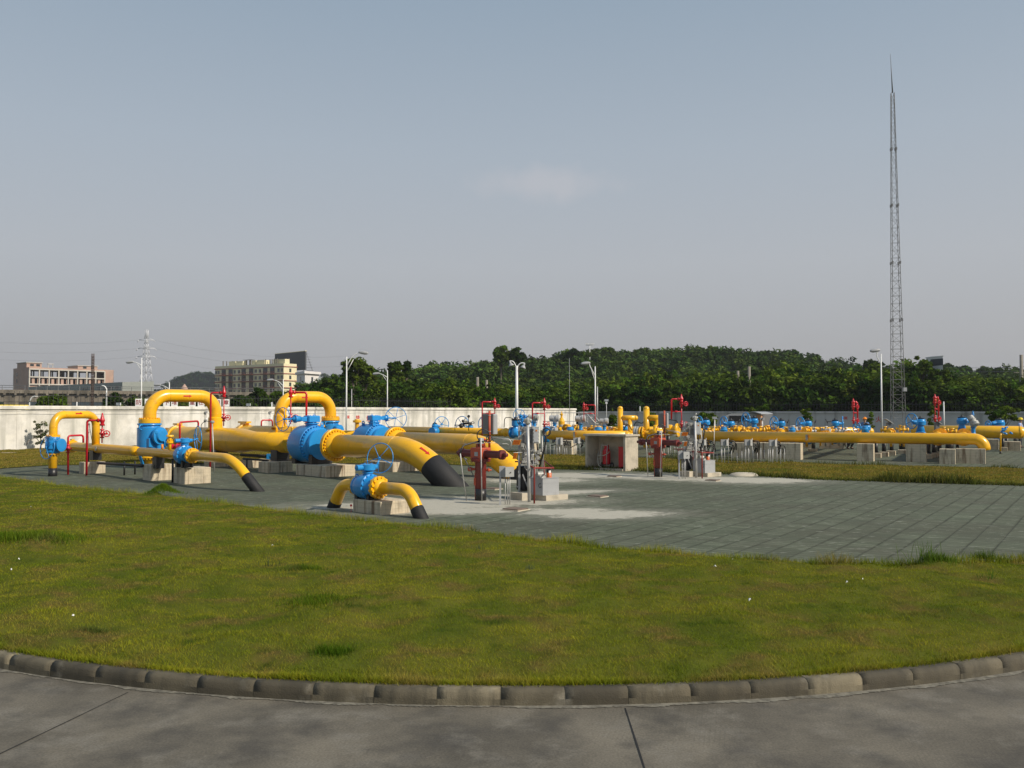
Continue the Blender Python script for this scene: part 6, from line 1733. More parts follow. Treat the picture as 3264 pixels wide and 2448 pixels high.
    for s in (-1, 1): mb.ball(hc_ + rt * .085 * s - Z * .01, .022, 8, 5)
    mb.build("nose_and_ears", M['skin'], t)
    mb = MB()
    for s in (-1, 1): mb.ball(hc_ + rt * .032 * s + face * .088 + Z * .015, .009, 8, 5)
    mb.obox(hc_ + face * .092 - Z * .055, rt * .02, face * .004, Z * .004); mb.build("eyes_and_mouth", M['hair'], t)
    mb = MB(); mb.ball(hc_ - face * .015 + Z * .01, .098, 14, 8, (Z - face * .5).normalized(), half=True); mb.build("hair", M['hair'], t)
    tops = ['che', 'wai', 'pel', 'nek', 'sl', 'sr', 'el', 'er']
    ti = {k: i for i, k in enumerate(tops)}
    big = {'che': (.175, .13), 'wai': (.16, .125), 'pel': (.165, .13), 'nek': .075, 'sl': .078, 'sr': .078, 'el': .058, 'er': .058}
    jj = [(G[k], big[k]) for k in tops]
    jj += [(G['el'].lerp(G['wl'], .75), .046), (G['er'].lerp(G['wr'], .75), .046)]
    skinned("shirt", jj, [(0, 1), (1, 2), (0, 3), (0, 4), (0, 5), (4, 6), (5, 7), (6, 8), (7, 9)], M[shirt], t)
    jj = [(G['pel'] - Z * .0, (.155, .125)), (G['hl'], .105), (G['kl'], .078), (G['al'] + Z * .02, .06), (G['hr'], .105), (G['kr'], .078), (G['ar'] + Z * .02, .06)]
    skinned("trousers", jj, [(0, 1), (1, 2), (2, 3), (0, 4), (4, 5), (5, 6)], M['trousers'], t)
    mb = MB()
    for a, b in (('al', 'tl'), ('ar', 'tr')): mb.obox(G[a].lerp(G[b], .5) - Z * .015, (G[b] - G[a]) * .62, rt * .045, Z * .04)
    mb.build("boots", M['brown'], t)
    mb = MB(); ht = G['top'] - Z * .02
    mb.lathe(ht - Z * .02, Z, [(0, .145), (.01, .15), (.02, .128), (.06, .125), (.10, .10), (.125, .06), (.135, .015)], 22); mb.obox(ht + face * .15 - Z * .012, rt * .08, face * .04, Z * .006); mb.obox(ht + Z * .112, rt * .012, face * .1, Z * .012)
    mb.build("helmet", M[helmet], t)
    return t
worker(level(at(2757, 1345, 57), 0), dirv(-.6, -.8), "person in blue shirt and orange helmet standing among the valves", 'shirt', 'helmeto', [((-.30, .12, 1.16), (-.22, .36, 1.14)), ((.30, .10, 1.15), (.20, .34, 1.10))])
worker(level(at(3250, 1345, 53.5), 0), dirv(.75, -.66), "person in a pale blue shirt and yellow helmet at the far right, looking down", 'shirt2', 'helmety', [((-.27, .12, 1.14), (-.14, .36, 1.10)), ((.27, .10, 1.14), (.15, .34, 1.08))])
worker(level(gp(2705, 1431), 0), dirv(.5, -.86), "person in dark clothes and yellow helmet crouching behind the longest header", 'trousers', 'helmety', [((-.24, .25, .56), (-.12, .44, .48)), ((.24, .25, .56), (.12, .44, .48))], crouch=True)
# ---------------------------------------------------------------- boundary walls, writing, signs, fence
DW = (level(gp(1836, 1309 + 57.7), 0) - level(gp(0, 1439), 0)); W0 = gp(0, 1439); DW.z = 0; DW.normalize()
W1 = gp(1836, 1309 + 57.7)
def on_wall(px): return onpx(W0, DW, px)
NW = Vector((DW.y, -DW.x, 0))      # towards the camera side
M['wallw'] = mat("limewashed_wall", (.69, .665, .60), .9, var=.1, vscale=.35, bump=.15, bscale=12, streak=((.30, .30, .26), 1.6, .48, .66, .6), dirt=((.38, .37, .33), .5, .48, .66, .75), hue=((.74, .72, .68), .45, .45, .62))
M['wallg'] = mat("grey_wall", (.46, .46, .45), .9, var=.1, vscale=.3, bump=.15, bscale=12, streak=((.20, .20, .19), 1.3, .52, .68, .8))
def wall(p0, p1, h, n, m, label, name="boundary_wall", step=9.0):
    L = (p1 - p0).length; d = (p1 - p0).normalized()
    t = thing(name, p0, label, "wall")
    mb = MB(); mb.obox(level((p0 + p1) / 2, h / 2 - .14) - n * .12, d * L / 2, n * .12, Z * (h / 2 - .01)); mb.build("wall_face", m, t)
    mb = MB()
    k = int(L / step)
    for i in range(k + 1):
        q = p0 + d * (i * step); mb.obox(level(q, (h - .16) / 2) + n * .012, d * .11, n * .006, Z * ((h - .16) / 2))
    mb.build("pilasters", m, t)
    mb = MB(); mb.obox(level((p0 + p1) / 2, h - .07) - n * .12, d * (L / 2 + .05), n * .21, Z * .07); mb.obox(level((p0 + p1) / 2, h + .03) - n * .12, d * (L / 2 + .04), n * .16, Z * .028); mb.build("coping", m, t)
    return t
wp0 = W0 - DW * 26; wl = wall(wp0, W1, 2.42, NW, M['wallw'], "long whitewashed boundary wall with run stains behind the left pipes")
DG = dirv(.83, -.56); NG = Vector((DG.y, -DG.x, 0)); NG = NG if NG.y < 0 else -NG
G0 = W1 + DW * .3 + NG * -.5; G1 = G0 + DG * 95
wg = wall(G0, G1, 2.06, NG, M['wallg'], "shaded grey boundary wall behind the right headers")
# low path kerb in the grass before the white wall
mb = MB(); a = gp(-150, 1452); b = gp(420, 1441); d = (b - a).normalized(); mb.obox((a + b) / 2 + Z * .05, (b - a) / 2, Vector((-d.y, d.x, 0)) * .12, Z * .05)
mb.build("kerb", M['conc2'], None, kind='structure')

def text_obj(s, name, p, d, n, size, m, parent, thick=.004):
    c = bpy.data.curves.new(name, 'FONT'); c.body = s; c.size = size; c.extrude = thick; c.align_x = 'CENTER'; c.align_y = 'CENTER'; c.offset = size * .008
    tmp = bpy.data.objects.new("tmp", c); COL.objects.link(tmp); bpy.context.view_layer.update()
    me = bpy.data.meshes.new_from_object(tmp.evaluated_get(bpy.context.evaluated_depsgraph_get())); bpy.data.objects.remove(tmp)
    me.materials.clear(); me.materials.append(m)
    o = bpy.data.objects.new(name, me); COL.objects.link(o)
    rot = Matrix((d, Z, d.cross(Z))).transposed().to_4x4()
    o.parent = parent; o.rotation_euler = rot.to_euler(); o.location = p - parent.location
    return o
for ch, px in zip("严禁烟火", (1108, 1140, 1174, 1206)):
    q = on_wall(px); y_ = at(px, 1335, q.y)
    text_obj(ch, "lettering", y_ + NW * .02, DW, NW, 18.5 / F * q.y * 1.12, M['signred'], wl)
for ch, px in zip("严禁烟火", (2693, 2730, 2765, 2801)):
    q = onpx(G0, DG, px); y_ = at(px, 1338, q.y)
    if px == 2730 or px == 2765: continue
    text_obj(ch, "lettering", y_ + NG * .02, DG, NG, 18 / F * q.y * 1.1, M['signred'], wg)
# white signboards standing above the wall, one character each
SG = [("防", 442, 1269, 1295), ("止", 472, 1269, 1295), ("下", 531, 1271, 1296), ("堆", 556, 1273, 1296), ("重", 613, 1273, 1297), ("在", 641, 1273, 1297), ("规", 694, 1273, 1296), ("章", 721, 1273, 1296)]
for i, (ch, px, y0, y1) in enumerate(SG):
    q = on_wall(px) - NW * 1.4; q = at(px, 1284, q.y); h_ = (y1 - y0) / F * q.y; w = 19 / F * q.y / .95
    nt_ = ["leftmost, reading 防", "second from the left, beside the tallest loop", "reading 下, seen under the tallest loop", "reading 堆, seen under the tallest loop", "reading 重, seen under the tallest loop", "reading 在, beside the loop's right leg", "reading 规, just right of the loop", "rightmost, reading 章"][i]
    t = thing("sign_board", level(q, 2.4), "white sign board above the white wall, " + nt_, "sign board", "white one-character sign boards above the wall")
    dd = dirv(.93, .37); nn = dirv(.37, -.93)
    mb = MB(); mb.obox(q, dd * w / 2, nn * .04, Z * h_ / 2); mb.build("board", M['white'], t)
    mb = MB(); mb.cyl(q - Z * h_ / 2 - dd * w * .3, level(q, 2.2) - dd * w * .3, .03, n=6); mb.cyl(q - Z * h_ / 2 + dd * w * .3, level(q, 2.2) + dd * w * .3, .03, n=6); mb.build("leg", M['white'], t)
    text_obj(ch, "lettering", q + nn * .05, dd, nn, h_ * .70, M['signdark'], t)
M['iron'] = mat("black_iron", (.02, .02, .022), .6)
def fence(p0, p1, z0, z1, step, label):
    d = (p1 - p0).normalized(); L = (p1 - p0).length
    t = thing("iron_fence", p0, label, "fence")
    mb = MB(); n = int(L / step)
    for i in range(n):
        q = p0 + d * (i * step); mb.tube([level(q, z0), level(q, z1)], .014, 4, smooth=False)
    mb.build("bars", M['iron'], t)
    mb = MB(); mb.cyl(level(p0, z0 + .35), level(p1, z0 + .35), .02, n=4); mb.cyl(level(p0, z1 - .25), level(p1, z1 - .25), .02, n=4); mb.build("rail", M['iron'], t)
fence(wp0 - NW * 3, W1 - NW * 3, 0, 3.35, .30, "black iron bar fence rising behind the whitewashed wall")
fence(G0 - NG * 3, G1 - NG * 3, 0, 3.1, .33, "black iron bar fence behind the grey wall")
# cable slung along the top of the white wall
mb = MB(); pts = []
for i in range(60):
    q = wp0 + DW * ((W1 - wp0).length * i / 59); pts.append(level(q, 2.20 - .05 * abs(math.sin(i * 1.3))) + NW * .25)
mb.tube(pts, .010, 5); mb.build("wall_cable", M['dgray'], wl)
for i, px in enumerate((652, 857)):
    q = on_wall(px) + NW * .12; t = thing("wall_box", level(q, 0), ["small conduit with a round lamp on the white wall inside the tallest loop", "small conduit with a round lamp on the white wall left of the rear loop"][i], "wall lamp", "conduits with lamps on the white wall")
    mb = MB(); mb.cyl(level(q, .4), level(q, 2.1), .02, n=6); mb.obox(level(q, 2.1), Vector((.09, 0, 0)), Vector((0, .05, 0)), Z * .05); mb.build("conduit", M['gray'], t)
    mb = MB(); mb.ball(level(q, 1.62) + NW * .05, .09, 10, 6); mb.build("lamp", M['white'], t)
t = thing("wall_box", level(on_wall(305) + NW * .12, 0), "grey rod with two rings on the wall inside the small loop", "wall lamp", "conduits with lamps on the white wall")
q = on_wall(284) + NW * .3; mb = MB(); mb.cyl(level(q, .3), at(284, 1350, q.y), .02, n=6); mb.ball(at(284, 1352, q.y), .06, 8, 6); mb.torus(at(284, 1374, q.y), NW, .07, .015, 14, 5); mb.build("rod", M['dgray'], t)

# ---------------------------------------------------------------- lamps, posts, mast
def lamp(px, ytop, ybase_or_Y, hx, hy, label, Y, arm_drop=0.06, r=.07, kind='cobra', z0=0.0, brace=True):
    top = at(px, ytop, Y); b = level(top, z0)
    t = thing("street_lamp", b, label, "street lamp", "white street lamps")
    s = 1 if hx > px else -1
    hd = at(hx, hy, Y)
    mb = MB(); mb.tube([b, top], [r, r * .62], 14); mb.build("pole", M['white'], t)
    if kind == 'cobra':
        a0 = top - Z * abs(top.z - hd.z) * .0 - Z * .5
        mb = MB(); mb.tube(fillet([top - Z * .75, Vector((top.x + s * .45, top.y, max(hd.z, top.z - .3) - .15)), hd - Vector((s * .28, 0, -.0))], 1.2, 6), r * .5, 8)
        if brace: mb.tube([top - Z * 1.2, Vector((top.x + s * abs(hd.x - top.x) * .42, top.y, (hd.z + top.z) / 2 - .35))], r * .35, 6)
        mb.build("arm", M['white'], t)
        mb = MB(); ax_ = Vector((s, 0, -.12)).normalized(); mb.lathe(hd - ax_ * .34, ax_, [(0, .03), (.06, .09), (.25, .13), (.5, .14), (.68, .10), (.75, .03)], 14); mb.build("lamp_head", M['gray'], t)
    return t
lamp(452, 1141, 0, 415, 1154, "white street lamp left of the tallest loop, head to the left", 86)
lamp(1105, 1137, 0, 1157, 1124, "white street lamp right of the rear loop, head to the right", 68)
lamp(1235, 1180, 0, 1200, 1191, "white street lamp behind the wall between rear loop and woods, head to the left", 92)
lamp(1897, 1168, 0, 1868, 1158, "white street lamp by the end of the white wall, head to the left", 70)
lamp(2808, 1128, 0, 2791, 1117, "tall thin white street lamp just left of the lattice mast", 64, brace=False)
lamp(903, 1209, 0, 862, 1211, "short white street lamp in front of the cream building", 96)
lamp(540, 1219, 0, 503, 1227, "white street lamp arm just above the tallest loop", 96)
lamp(340, 1238, 0, 324, 1229, "small pale lamp with a bent top behind the wall, right of the small loop", 100, r=.09, kind='none')
lamp(94, 1275, 0, 120, 1262, "small pale lamp with a bent top above the wall at far left", 84, r=.08, kind='none')
for px, ytop, hx, hy, Y, r in ((340, 1238, 324, 1229, 100, .07), (94, 1275, 120, 1262, 84, .06)):
    # bent tops
    tt = [o for o in COL.objects if o.get("label", "").startswith("small pale lamp") and abs(o.location.x - at(px, ytop, Y).x) < .1][0]
    p = at(px, ytop, Y); e_ = at(hx, hy, Y)
    mb = MB(); mb.tube(fillet([p - Z * .2, p + Z * (e_.z - p.z) * .75 + Vector(((e_.x - p.x) * .25, 0, 0)), e_], .4, 5), r, 8); mb.build("arm", M['white'], tt)
# lamp with two bells
Y = 76; p = at(1647, 1166, Y); t = thing("street_lamp", level(p, 0), "white lamp post with two bell shaped lamps on curved arms", "street lamp", "white street lamps")
mb = MB(); mb.tube([level(p, 0), p], [.15, .10], 16); mb.build("pole", M['white'], t)
for s in (-1, 1):
    e_ = at(1625 if s < 0 else 1672, 1153 if s < 0 else 1160, Y)
    mb = MB(); mb.tube(fillet([p - Z * .5, p + Vector((s * .08, 0, 0)), Vector((p.x * .45 + e_.x * .55, p.y, e_.z + .12)), e_ + Z * .05], .5, 6), .045, 8); mb.build("arm", M['white'], t)
    mb = MB(); mb.lathe(e_ + Z * .05, -Z + Vector((s * -.35, 0, 0)), [(-.05, .04), (.05, .07), (.2, .10), (.33, .20), (.42, .27)], 16); mb.build("lamp_head", M['gray'], t)
# posts behind the walls
M["oldpole"] = mat("old_pole_concrete", (.22, .20, .165), .9, var=.15)
POSTS = [(1121, 1240, 62 + 30, .05, "thin leaning post before the trees right of the nearer lamp", 'galv'), (1815, 1142, 105, .022, "very thin tall rod before the trees, right of the lamp with bells", 'gray'), (1904, 1232, 100, .07, "grey post beside the lamp at the white wall's end", 'galv'),
         (1522, 1202, 113, .22, "short thick concrete pole among the treetops, left one of two in the middle", 'conc2'), (1551, 1211, 113, .20, "lower concrete pole among the treetops right of its taller twin", 'conc2'), (2352, 1182, 108, .20, "concrete pole among trees, left one before the hill", 'conc2'), (2388, 1168, 108, .22, "taller concrete pole among trees, right one before the hill", 'conc2'),
         (3255, 1131, 150, .32, "grey utility pole at the right edge of the view", 'conc2'), (3008, 1280, 82, .07, "short pale post on the grey wall right of the mast", 'white'), (2040, 1295, 108, .06, "short leaning white post above the grey wall near the first branch", 'white'), (867, 1282, 92, .1, "short white post on the wall left of the rear loop", 'white'), (245, 1281, 66, .05, "short white post above the wall over the small loop", 'white')]
for px, yt, Y, r, lab, m_ in POSTS:
    p = at(px, yt, Y); mb = MB(); mb.tube([level(p, 0), p], [r, r * .8], 8)
    if m_ == 'conc2' and px in (3255, ): mb.obox(p - Z * 3.0, Vector((1.3, 0, 0)), Vector((0, .06, 0)), Z * .05)
    mb.build("utility_pole" if m_ == 'conc2' else "thin_post", M["oldpole" if m_ == "conc2" else m_], None, label=lab, cat="pole")
for px, py, Y, lab in ((792, 1290, 88, "small white camera on the wall top right of the tallest loop"), (378, 1288, 75, "small white camera on the wall top left of the sign boards"), (1933, 1276, 106, "white camera on a post above the grey wall near the first branch"), (2278, 1332, 46, "small white globe lamp above the farther control panel"), (2430, 1335, 46.5, "small white lamp at the right side of the brown hut")):
    c_ = at(px, py, Y); t = thing("camera_post", level(c_, 0), lab, "camera" if "camera" in lab else "lamp")
    mb = MB(); mb.cyl(level(c_, .5), c_, .03, n=6); mb.build("post", M['white'], t)
    mb = MB(); mb.obox(c_, Vector((.22, -.1, .0)) * (1 if Y > 60 else .4), Vector((0, .08, 0)), Z * (.12 if Y > 60 else .06)); mb.obox(c_ - Z * .3, Vector((.12, 0, 0)) * (1 if Y > 60 else .2), Vector((0, .08, 0)), Z * .1 * (1 if Y > 60 else .2)); mb.build("housing", M['white'], t)
c_ = at(1880, 1098, 240); t = thing("mast_light", level(c_, 5), "cluster of floodlights on a high mast above the hill trees", "floodlight mast")
mb = MB(); mb.cyl(level(c_, 5), c_, .09, n=8); mb.cyl(c_ - Vector((1.0, 0, .2)), c_ + Vector((1.0, 0, -.2)), .08, n=6); mb.build("pole", M['white'], t)
mb = MB()
for s in (-1, -.4, .4, 1): mb.obox(c_ + Vector((s * .95, 0, .15)), Vector((.25, 0, 0)), Vector((0, .3, 0)), Z * .12)
mb.build("lamp_heads", M['white'], t)

# lattice mast
YM = 66.0; base = level(at(2864, 1400, YM), 0); top = at(2845, 296, YM); spire = at(2838, 172, YM)
t = thing("lattice_mast", base, "very tall thin steel lattice mast with a spire", "mast")
M['mast'] = mat('mast_steel', (.17, .17, .165), .6)
hb, ht_ = .56, .13
def mast_c(s): return base.lerp(top, s)
def corner(s, k):
    w = hb + (ht_ - hb) * s ** .9; a = math.radians(35 + 90 * k); return mast_c(s) + Vector((math.cos(a), math.sin(a), 0)) * w * 1.16
mb = MB(); NS = 46
for k in range(4): mb.tube([corner(i / NS, k) for i in range(NS + 1)], .022, 5)
mb.build("leg_angles", M['mast'], t)
mb = MB()
lv = [1 - (1 - i / NS) ** 1.0 for i in range(NS + 1)]
for i in range(NS):
    for k in range(4):
        k2 = (k + 1) % 4
        mb.tube([corner(lv[i], k), corner(lv[i], k2)], .011, 4, smooth=False)
        mb.tube([corner(lv[i], k if i % 2 else k2), corner(lv[i + 1], k2 if i % 2 else k)], .010, 4, smooth=False)
mb.build("bracing", M['mast'], t)
mb = MB(); mb.tube([top, top.lerp(spire, .5), spire], [.05, .028, .01], 6); mb.build("spire", M['dgray'], t)
for y_ in (475, 655, 838, 1021):
    s = (base.z * 0 + at(2850, y_, YM).z - base.z) / (top.z - base.z); mb = MB()
    for k in range(4): mb.obox(corner(s, k) + Z * .0, Vector((.05, 0, 0)), Vector((0, .05, 0)), Z * .10)
    mb.build("guy_bracket", M['dgray'], t)
mb = MB(); mb.obox(corner(.145, 3), Vector((.12, 0, 0)), Vector((0, .1, 0)), Z * .14); mb.build("junction_box", M['gray'], t)

# ---------------------------------------------------------------- hut, van and small plants by the grey wall
Yh = 66
a = at(2385, 1320, Yh); b = at(2421, 1320, Yh + 1.5); c_ = at(2450, 1320, Yh + 3.5)
t = thing("hut", level(b, 0), "brown hut with a light overhanging roof before the grey wall", "hut")
M['hut'] = mat("brown_hut_paint", (.52, .27, .13), .8, var=.1); M['glass'] = mat("dark_glass", (.015, .018, .022), .15)
pA, pB, pC = level(at(2383, 1320, Yh), 0), level(at(2425, 1320, Yh - 1.6), 0), level(at(2452, 1320, Yh + .8), 0)
e1 = pB - pA; e2 = pC - pB; hh = 1.92
mb = MB(); mb.obox(level(pA + e1 / 2 + e2 / 2, hh / 2), e1 / 2, e2 / 2, Z * hh / 2); mb.build("walls", M['hut'], t)
mb = MB(); o_ = level(pA + e1 / 2 + e2 / 2, hh); n_ = 8; vs = []; 
for i in range(n_ + 1):
    u = i / n_ - .5; zz = .02 + .14 * math.cos(u * math.pi)
    for w_ in (-.62, .62):
        vs.append(o_ + e1 * u * 1.3 + e2 * w_ * 1.1 + Z * zz)
vs2 = [v + Z * .05 for v in vs]
fs = []
m_ = len(vs)
for i in range(n_):
    fs += [(2 * i, 2 * i + 1, 2 * i + 3, 2 * i + 2), (m_ + 2 * i, m_ + 2 * i + 2, m_ + 2 * i + 3, m_ + 2 * i + 1), (2 * i, 2 * i + 2, m_ + 2 * i + 2, m_ + 2 * i), (2 * i + 1, m_ + 2 * i + 1, m_ + 2 * i + 3, 2 * i + 3)]
fs += [(0, m_, m_ + 1, 1), (2 * n_, 2 * n_ + 1, m_ + 2 * n_ + 1, m_ + 2 * n_)]
mb.add(vs + vs2, fs, False); mb.build("roof", M['gray'], t)
nf = Vector((e1.y, -e1.x, 0)).normalized(); nf = nf if nf.y < 0 else -nf
mb = MB(); mb.obox(level(pA + e1 * .35, 1.38) + nf * .01, e1 * .16, nf * .02, Z * .22); mb.build("window", M['glass'], t)
ns_ = Vector((e2.y, -e2.x, 0)).normalized(); ns_ = ns_ if ns_.x > 0 else -ns_
mb = MB(); mb.obox(level(pB + e2 * .5, 1.3) + ns_ * .01, e2 * .38, ns_ * .02, Z * .35); mb.build("window", M['dgray'], t)
# parked van, only its dark rear window shows over the header
vc = level(at(2355, 1330, 66), 0); t = thing("parked_van", vc, "pale grey van with a dark rounded window, parked left of the brown hut", "van")
vm = mat("van_paint", (.34, .35, .36), .35, var=.03)
mb = MB(); dx = dirv(.97, -.22); dy = Vector((-dx.y, dx.x, 0))
prof = [(-1.1, .45), (-1.15, .9), (-1.05, 1.35), (-.9, 1.85), (-.5, 1.98), (1.6, 2.0), (2.3, 1.9), (2.9, 1.2), (3.4, 1.05), (3.5, .45)]
vs = [vc + dx * x - dy * .85 + Z * z for x, z in prof] + [vc + dx * x + dy * .85 + Z * z for x, z in prof]; k = len(prof)
fs = [tuple(range(k)), tuple(range(2 * k - 1, k - 1, -1))] + [(i, i + k, (i + 1) % k + k, (i + 1) % k) for i in range(k)]
mb.add(vs, fs, False); mb.build("body", vm, t)
mb = MB(); mb.rbox(vc - dy * .87 + dx * -.08 + Z * 1.42, 1.25, .04, .42, dx, .015); mb.build("window", M['glass'], t)
for x in (-.5, 2.6):
    mb = MB(); mb.cyl(vc + dx * x - dy * .9 + Z * .33, vc + dx * x - dy * .66 + Z * .33, .33, n=20); mb.build("wheel", M['hose'], t)
mb = MB(); mb.obox(vc - dx * 1.16 - dy * .6 + Z * 1.2, dx * .02, dy * .08, Z * .25); mb.build("tail_light", M['red'], t)

# ---------------------------------------------------------------- foliage
M['leaf'] = foliage("tree_leaves", (.014, .038, .006), (.074, .125, .014), .25, .22)
M['leafh'] = foliage("hill_leaves", (.018, .042, .008), (.056, .100, .018), .18, .10)
M['leafb'] = foliage("shrub_leaves", (.05, .10, .012), (.11, .17, .02), .3, .8)
M['bark'] = mat("bark", (.10, .08, .06), .9, var=.25)
def clump_leaves(cent, rad, n_cl, n_leaf, size, seed, flat=.8, clump_r=.30, droop=0.0):
    """leaf cards gathered in clumps through an ellipsoid; returns co, faces, tint"""
    g = np.random.default_rng(seed)
    u = g.normal(size=(n_cl, 3)); u /= np.linalg.norm(u, axis=1)[:, None]
    rr = g.uniform(.45, 1.0, n_cl) ** .6
    C = u * rr[:, None] * np.array(rad)
    C *= (1 + .22 * g.normal(size=(n_cl, 1)))
    C[:, 2] = np.maximum(C[:, 2], -rad[2] * .85)
    cr = clump_r * min(rad) * g.uniform(.6, 1.35, n_cl)
    k = np.repeat(np.arange(n_cl), n_leaf)
    v = g.normal(size=(len(k), 3)); v /= np.linalg.norm(v, axis=1)[:, None]
    rad_ = g.uniform(.3, 1.0, len(k)) ** .5
    off = v * rad_[:, None] * cr[k][:, None] * np.array([1.25, 1.25, flat])
    off[:, 2] -= droop * np.abs(off[:, 0])
    P = C[k] + off + np.array(cent)
    nrm = v * .7 + g.normal(size=v.shape) * .5 + np.array([0, 0, .6]); nrm /= np.linalg.norm(nrm, axis=1)[:, None]
    a = np.cross(nrm, g.normal(size=v.shape)); a /= np.linalg.norm(a, axis=1)[:, None]
    b = np.cross(nrm, a)
    s = size * g.uniform(.6, 1.4, len(k))[:, None]
    co = np.stack([P - a * s - b * s * .15, P + b * s * .55, P + a * s + b * s * .1, P - b * s * .5], 1)
    ct = g.uniform(.62, 1.4, n_cl)[k] * g.uniform(.7, 1.35, len(k))
    tint = np.ones((len(k), 4, 4)); tint[:, :, :3] = ct[:, None, None]; tint[:, :, 0] *= g.uniform(.9, 1.25, n_cl)[k][:, None]
    return co.reshape(-1, 3), np.arange(4 * len(k)).reshape(-1, 4), tint.reshape(-1, 4), C + np.array(cent)
def limbs(mb, base, h, centers, r, seed, n=9):
    g = random.Random(seed); base = Vector(base)
    bend = Vector((g.uniform(-.3, .3), g.uniform(-.3, .3), 0))
    pts = [base, base + Z * h * .4 + bend * .6, base + Z * h * .8 + bend]
    mb.tube(pts, [r, r * .75, r * .45], 8)
    for c in list(centers)[:n]:
        c = Vector(c); s = pts[1].lerp(pts[2], g.uniform(0, 1)); m = s.lerp(c, .5) + Z * g.uniform(-.2, .3)
        mb.tube([s, m, c], [r * .38, r * .22, r * .08], 5)
TREES = []
def tree_proto(kind, seed, h, rad, trunk_h, n_cl, n_leaf, size, mleaf='leaf', clump_r=.30, droop=0, name="broadleaf_tree"):
    t = thing(name, (0, 0, 0), "x", "tree", "trees behind the wall")
    co, fa, ti, C = clump_leaves((0, 0, h - rad[2]), rad, n_cl, n_leaf, size, seed, clump_r=clump_r, droop=droop)
    me = mesh_np("crown", co, fa, M[mleaf], ti); obj_np("crown", me, parent=t)
    mb = MB(); limbs(mb, (0, 0, -.3), trunk_h + (h - trunk_h) * .4, C, h * .022 + .05, seed); mb.build("trunk", M['bark'], t)
    return t
PR = [tree_proto('b', 1, 7.2, (3.3, 3.3, 2.9), 1.6, 62, 44, .34), tree_proto('b', 2, 7.6, (3.0, 3.0, 3.1), 1.6, 58, 44, .34), tree_proto('b', 3, 6.4, (3.6, 3.4, 2.6), 1.2, 64, 44, .32, clump_r=.34), tree_proto('b', 4, 8.2, (2.8, 2.8, 3.4), 2.0, 54, 44, .34)]
used = [False] * 4
def put_tree(p, sc, rz, kind, label, group="trees behind the wall"):
    if not used[kind]:
        used[kind] = True; r = PR[kind]; r.location = p; r.rotation_euler = (0, 0, rz); r.scale = (sc, sc, sc); r["label"] = label; r["group"] = group; return r
    return copy_thing(PR[kind], p, label, rz, group, sc)
rt_ = random.Random(17)
KINDN = ["broad dark green mango-like tree in the dense row behind the walls", "rounded dark green tree in the dense row behind the walls", "low wide dark green tree in the dense row behind the walls", "taller narrow green tree in the dense row behind the walls"]
TOP = [(1000, 1262), (1060, 1225), (1130, 1222), (1200, 1215), (1300, 1212), (1420, 1210), (1500, 1210), (1560, 1222), (1700, 1228), (1800, 1225), (1900, 1215), (2000, 1205), (2100, 1200), (2250, 1190), (2400, 1180), (2500, 1168), (2600, 1175), (2700, 1172), (2800, 1170), (2920, 1170), (2950, 1190), (3010, 1192), (3120, 1204), (3264, 1208), (3400, 1208)]
def top_of(px): return float(np.interp(px, [a for a, b in TOP], [b for a, b in TOP]))
nt_ = 0
for row, (yo, stp, dy) in enumerate(((9, 62, 26), (20, 60, 12), (33, 58, 0))):
    px = 1000 + row * 18
    while px < 3420:
        if px < 1836: q = on_wall(px) ; Yb = q.y
        else: q = onpx(G0, DG, px); Yb = q.y
        Y = Yb + yo + rt_.uniform(-2.5, 2.5)
        if px < 1400: Y = max(Y, 100 + row * 12)
        p = level(at(px, 1300, Y), 0)
        zt = at(px, top_of(px) + dy + rt_.uniform(-4, 12), Y).z
        kd = rt_.randrange(4); sc = zt / (7.2, 7.6, 6.4, 8.2)[kd]
        put_tree(p, sc, rt_.uniform(0, 6.28), kd, KINDN[kd]); nt_ += 1
        px += stp * rt_.uniform(.75, 1.25) * (100 / Y) * (1.0 if row else .9) * sc
print("row trees", nt_)
# skyline and solitary trees, each its own shape
def solo(px, ytop, w_px, Y, zb, label, seed, kind='round', mleaf='leaf', dens=1.0, name="tree", hpx=None, leaf=None):
    top_ = at(px, ytop, Y); h = top_.z - zb; w = w_px / F * Y
    rz_ = (hpx / F * Y / 2) if hpx else min(h * .42, w * .55)
    b = level(top_, zb)
    t = thing(name, b, label, "tree", "single trees on the skyline")
    co, fa, ti, C = clump_leaves(tuple(b + Z * (h - rz_)), (w / 2 * .82, w / 2 * .82, rz_ * .85), int(46 * dens), 60, leaf or Y * .0024, seed, clump_r=.32, droop=.2 if kind == 'loose' else 0)
    co = co - np.array(b)
    obj_np("crown", mesh_np("crown", co, fa, M[mleaf], ti), parent=t)
    mb = MB(); limbs(mb, b, max(h - rz_ * 1.2, h * .4), C, h * .018 + .05, seed); mb.build("trunk", M['bark'], t)
    return t
solo(1135, 1127, 100, 108, 0, "loose feathery tall tree beside the lamp right of the cream building", 31, 'loose', dens=.8, hpx=90)
solo(1165, 1150, 60, 109, 0, "loose feathery tree to the right of the tallest feathery one", 32, 'loose', dens=.7, hpx=80)
solo(1262, 1150, 56, 120, 0, "round dark tree on the skyline right of the second lamp", 33, hpx=80)
solo(1296, 1146, 30, 124, 0, "small slim tree on the skyline with gaps in its crown", 34, dens=.5, hpx=60)
solo(1597, 1104, 54, 190, 4, "feathery tree crown standing above the skyline left of the lamp with bells", 35, 'loose', hpx=54)
solo(1650, 1111, 50, 190, 4, "dense round crown standing above the skyline behind the lamp with bells", 36, hpx=50)
solo(1830, 1111, 110, 230, 8, "flat wide crown on the skyline below the floodlight mast", 37, hpx=40)
solo(1940, 1107, 46, 260, 10, "small pointed crown on the hill skyline", 38, hpx=40)
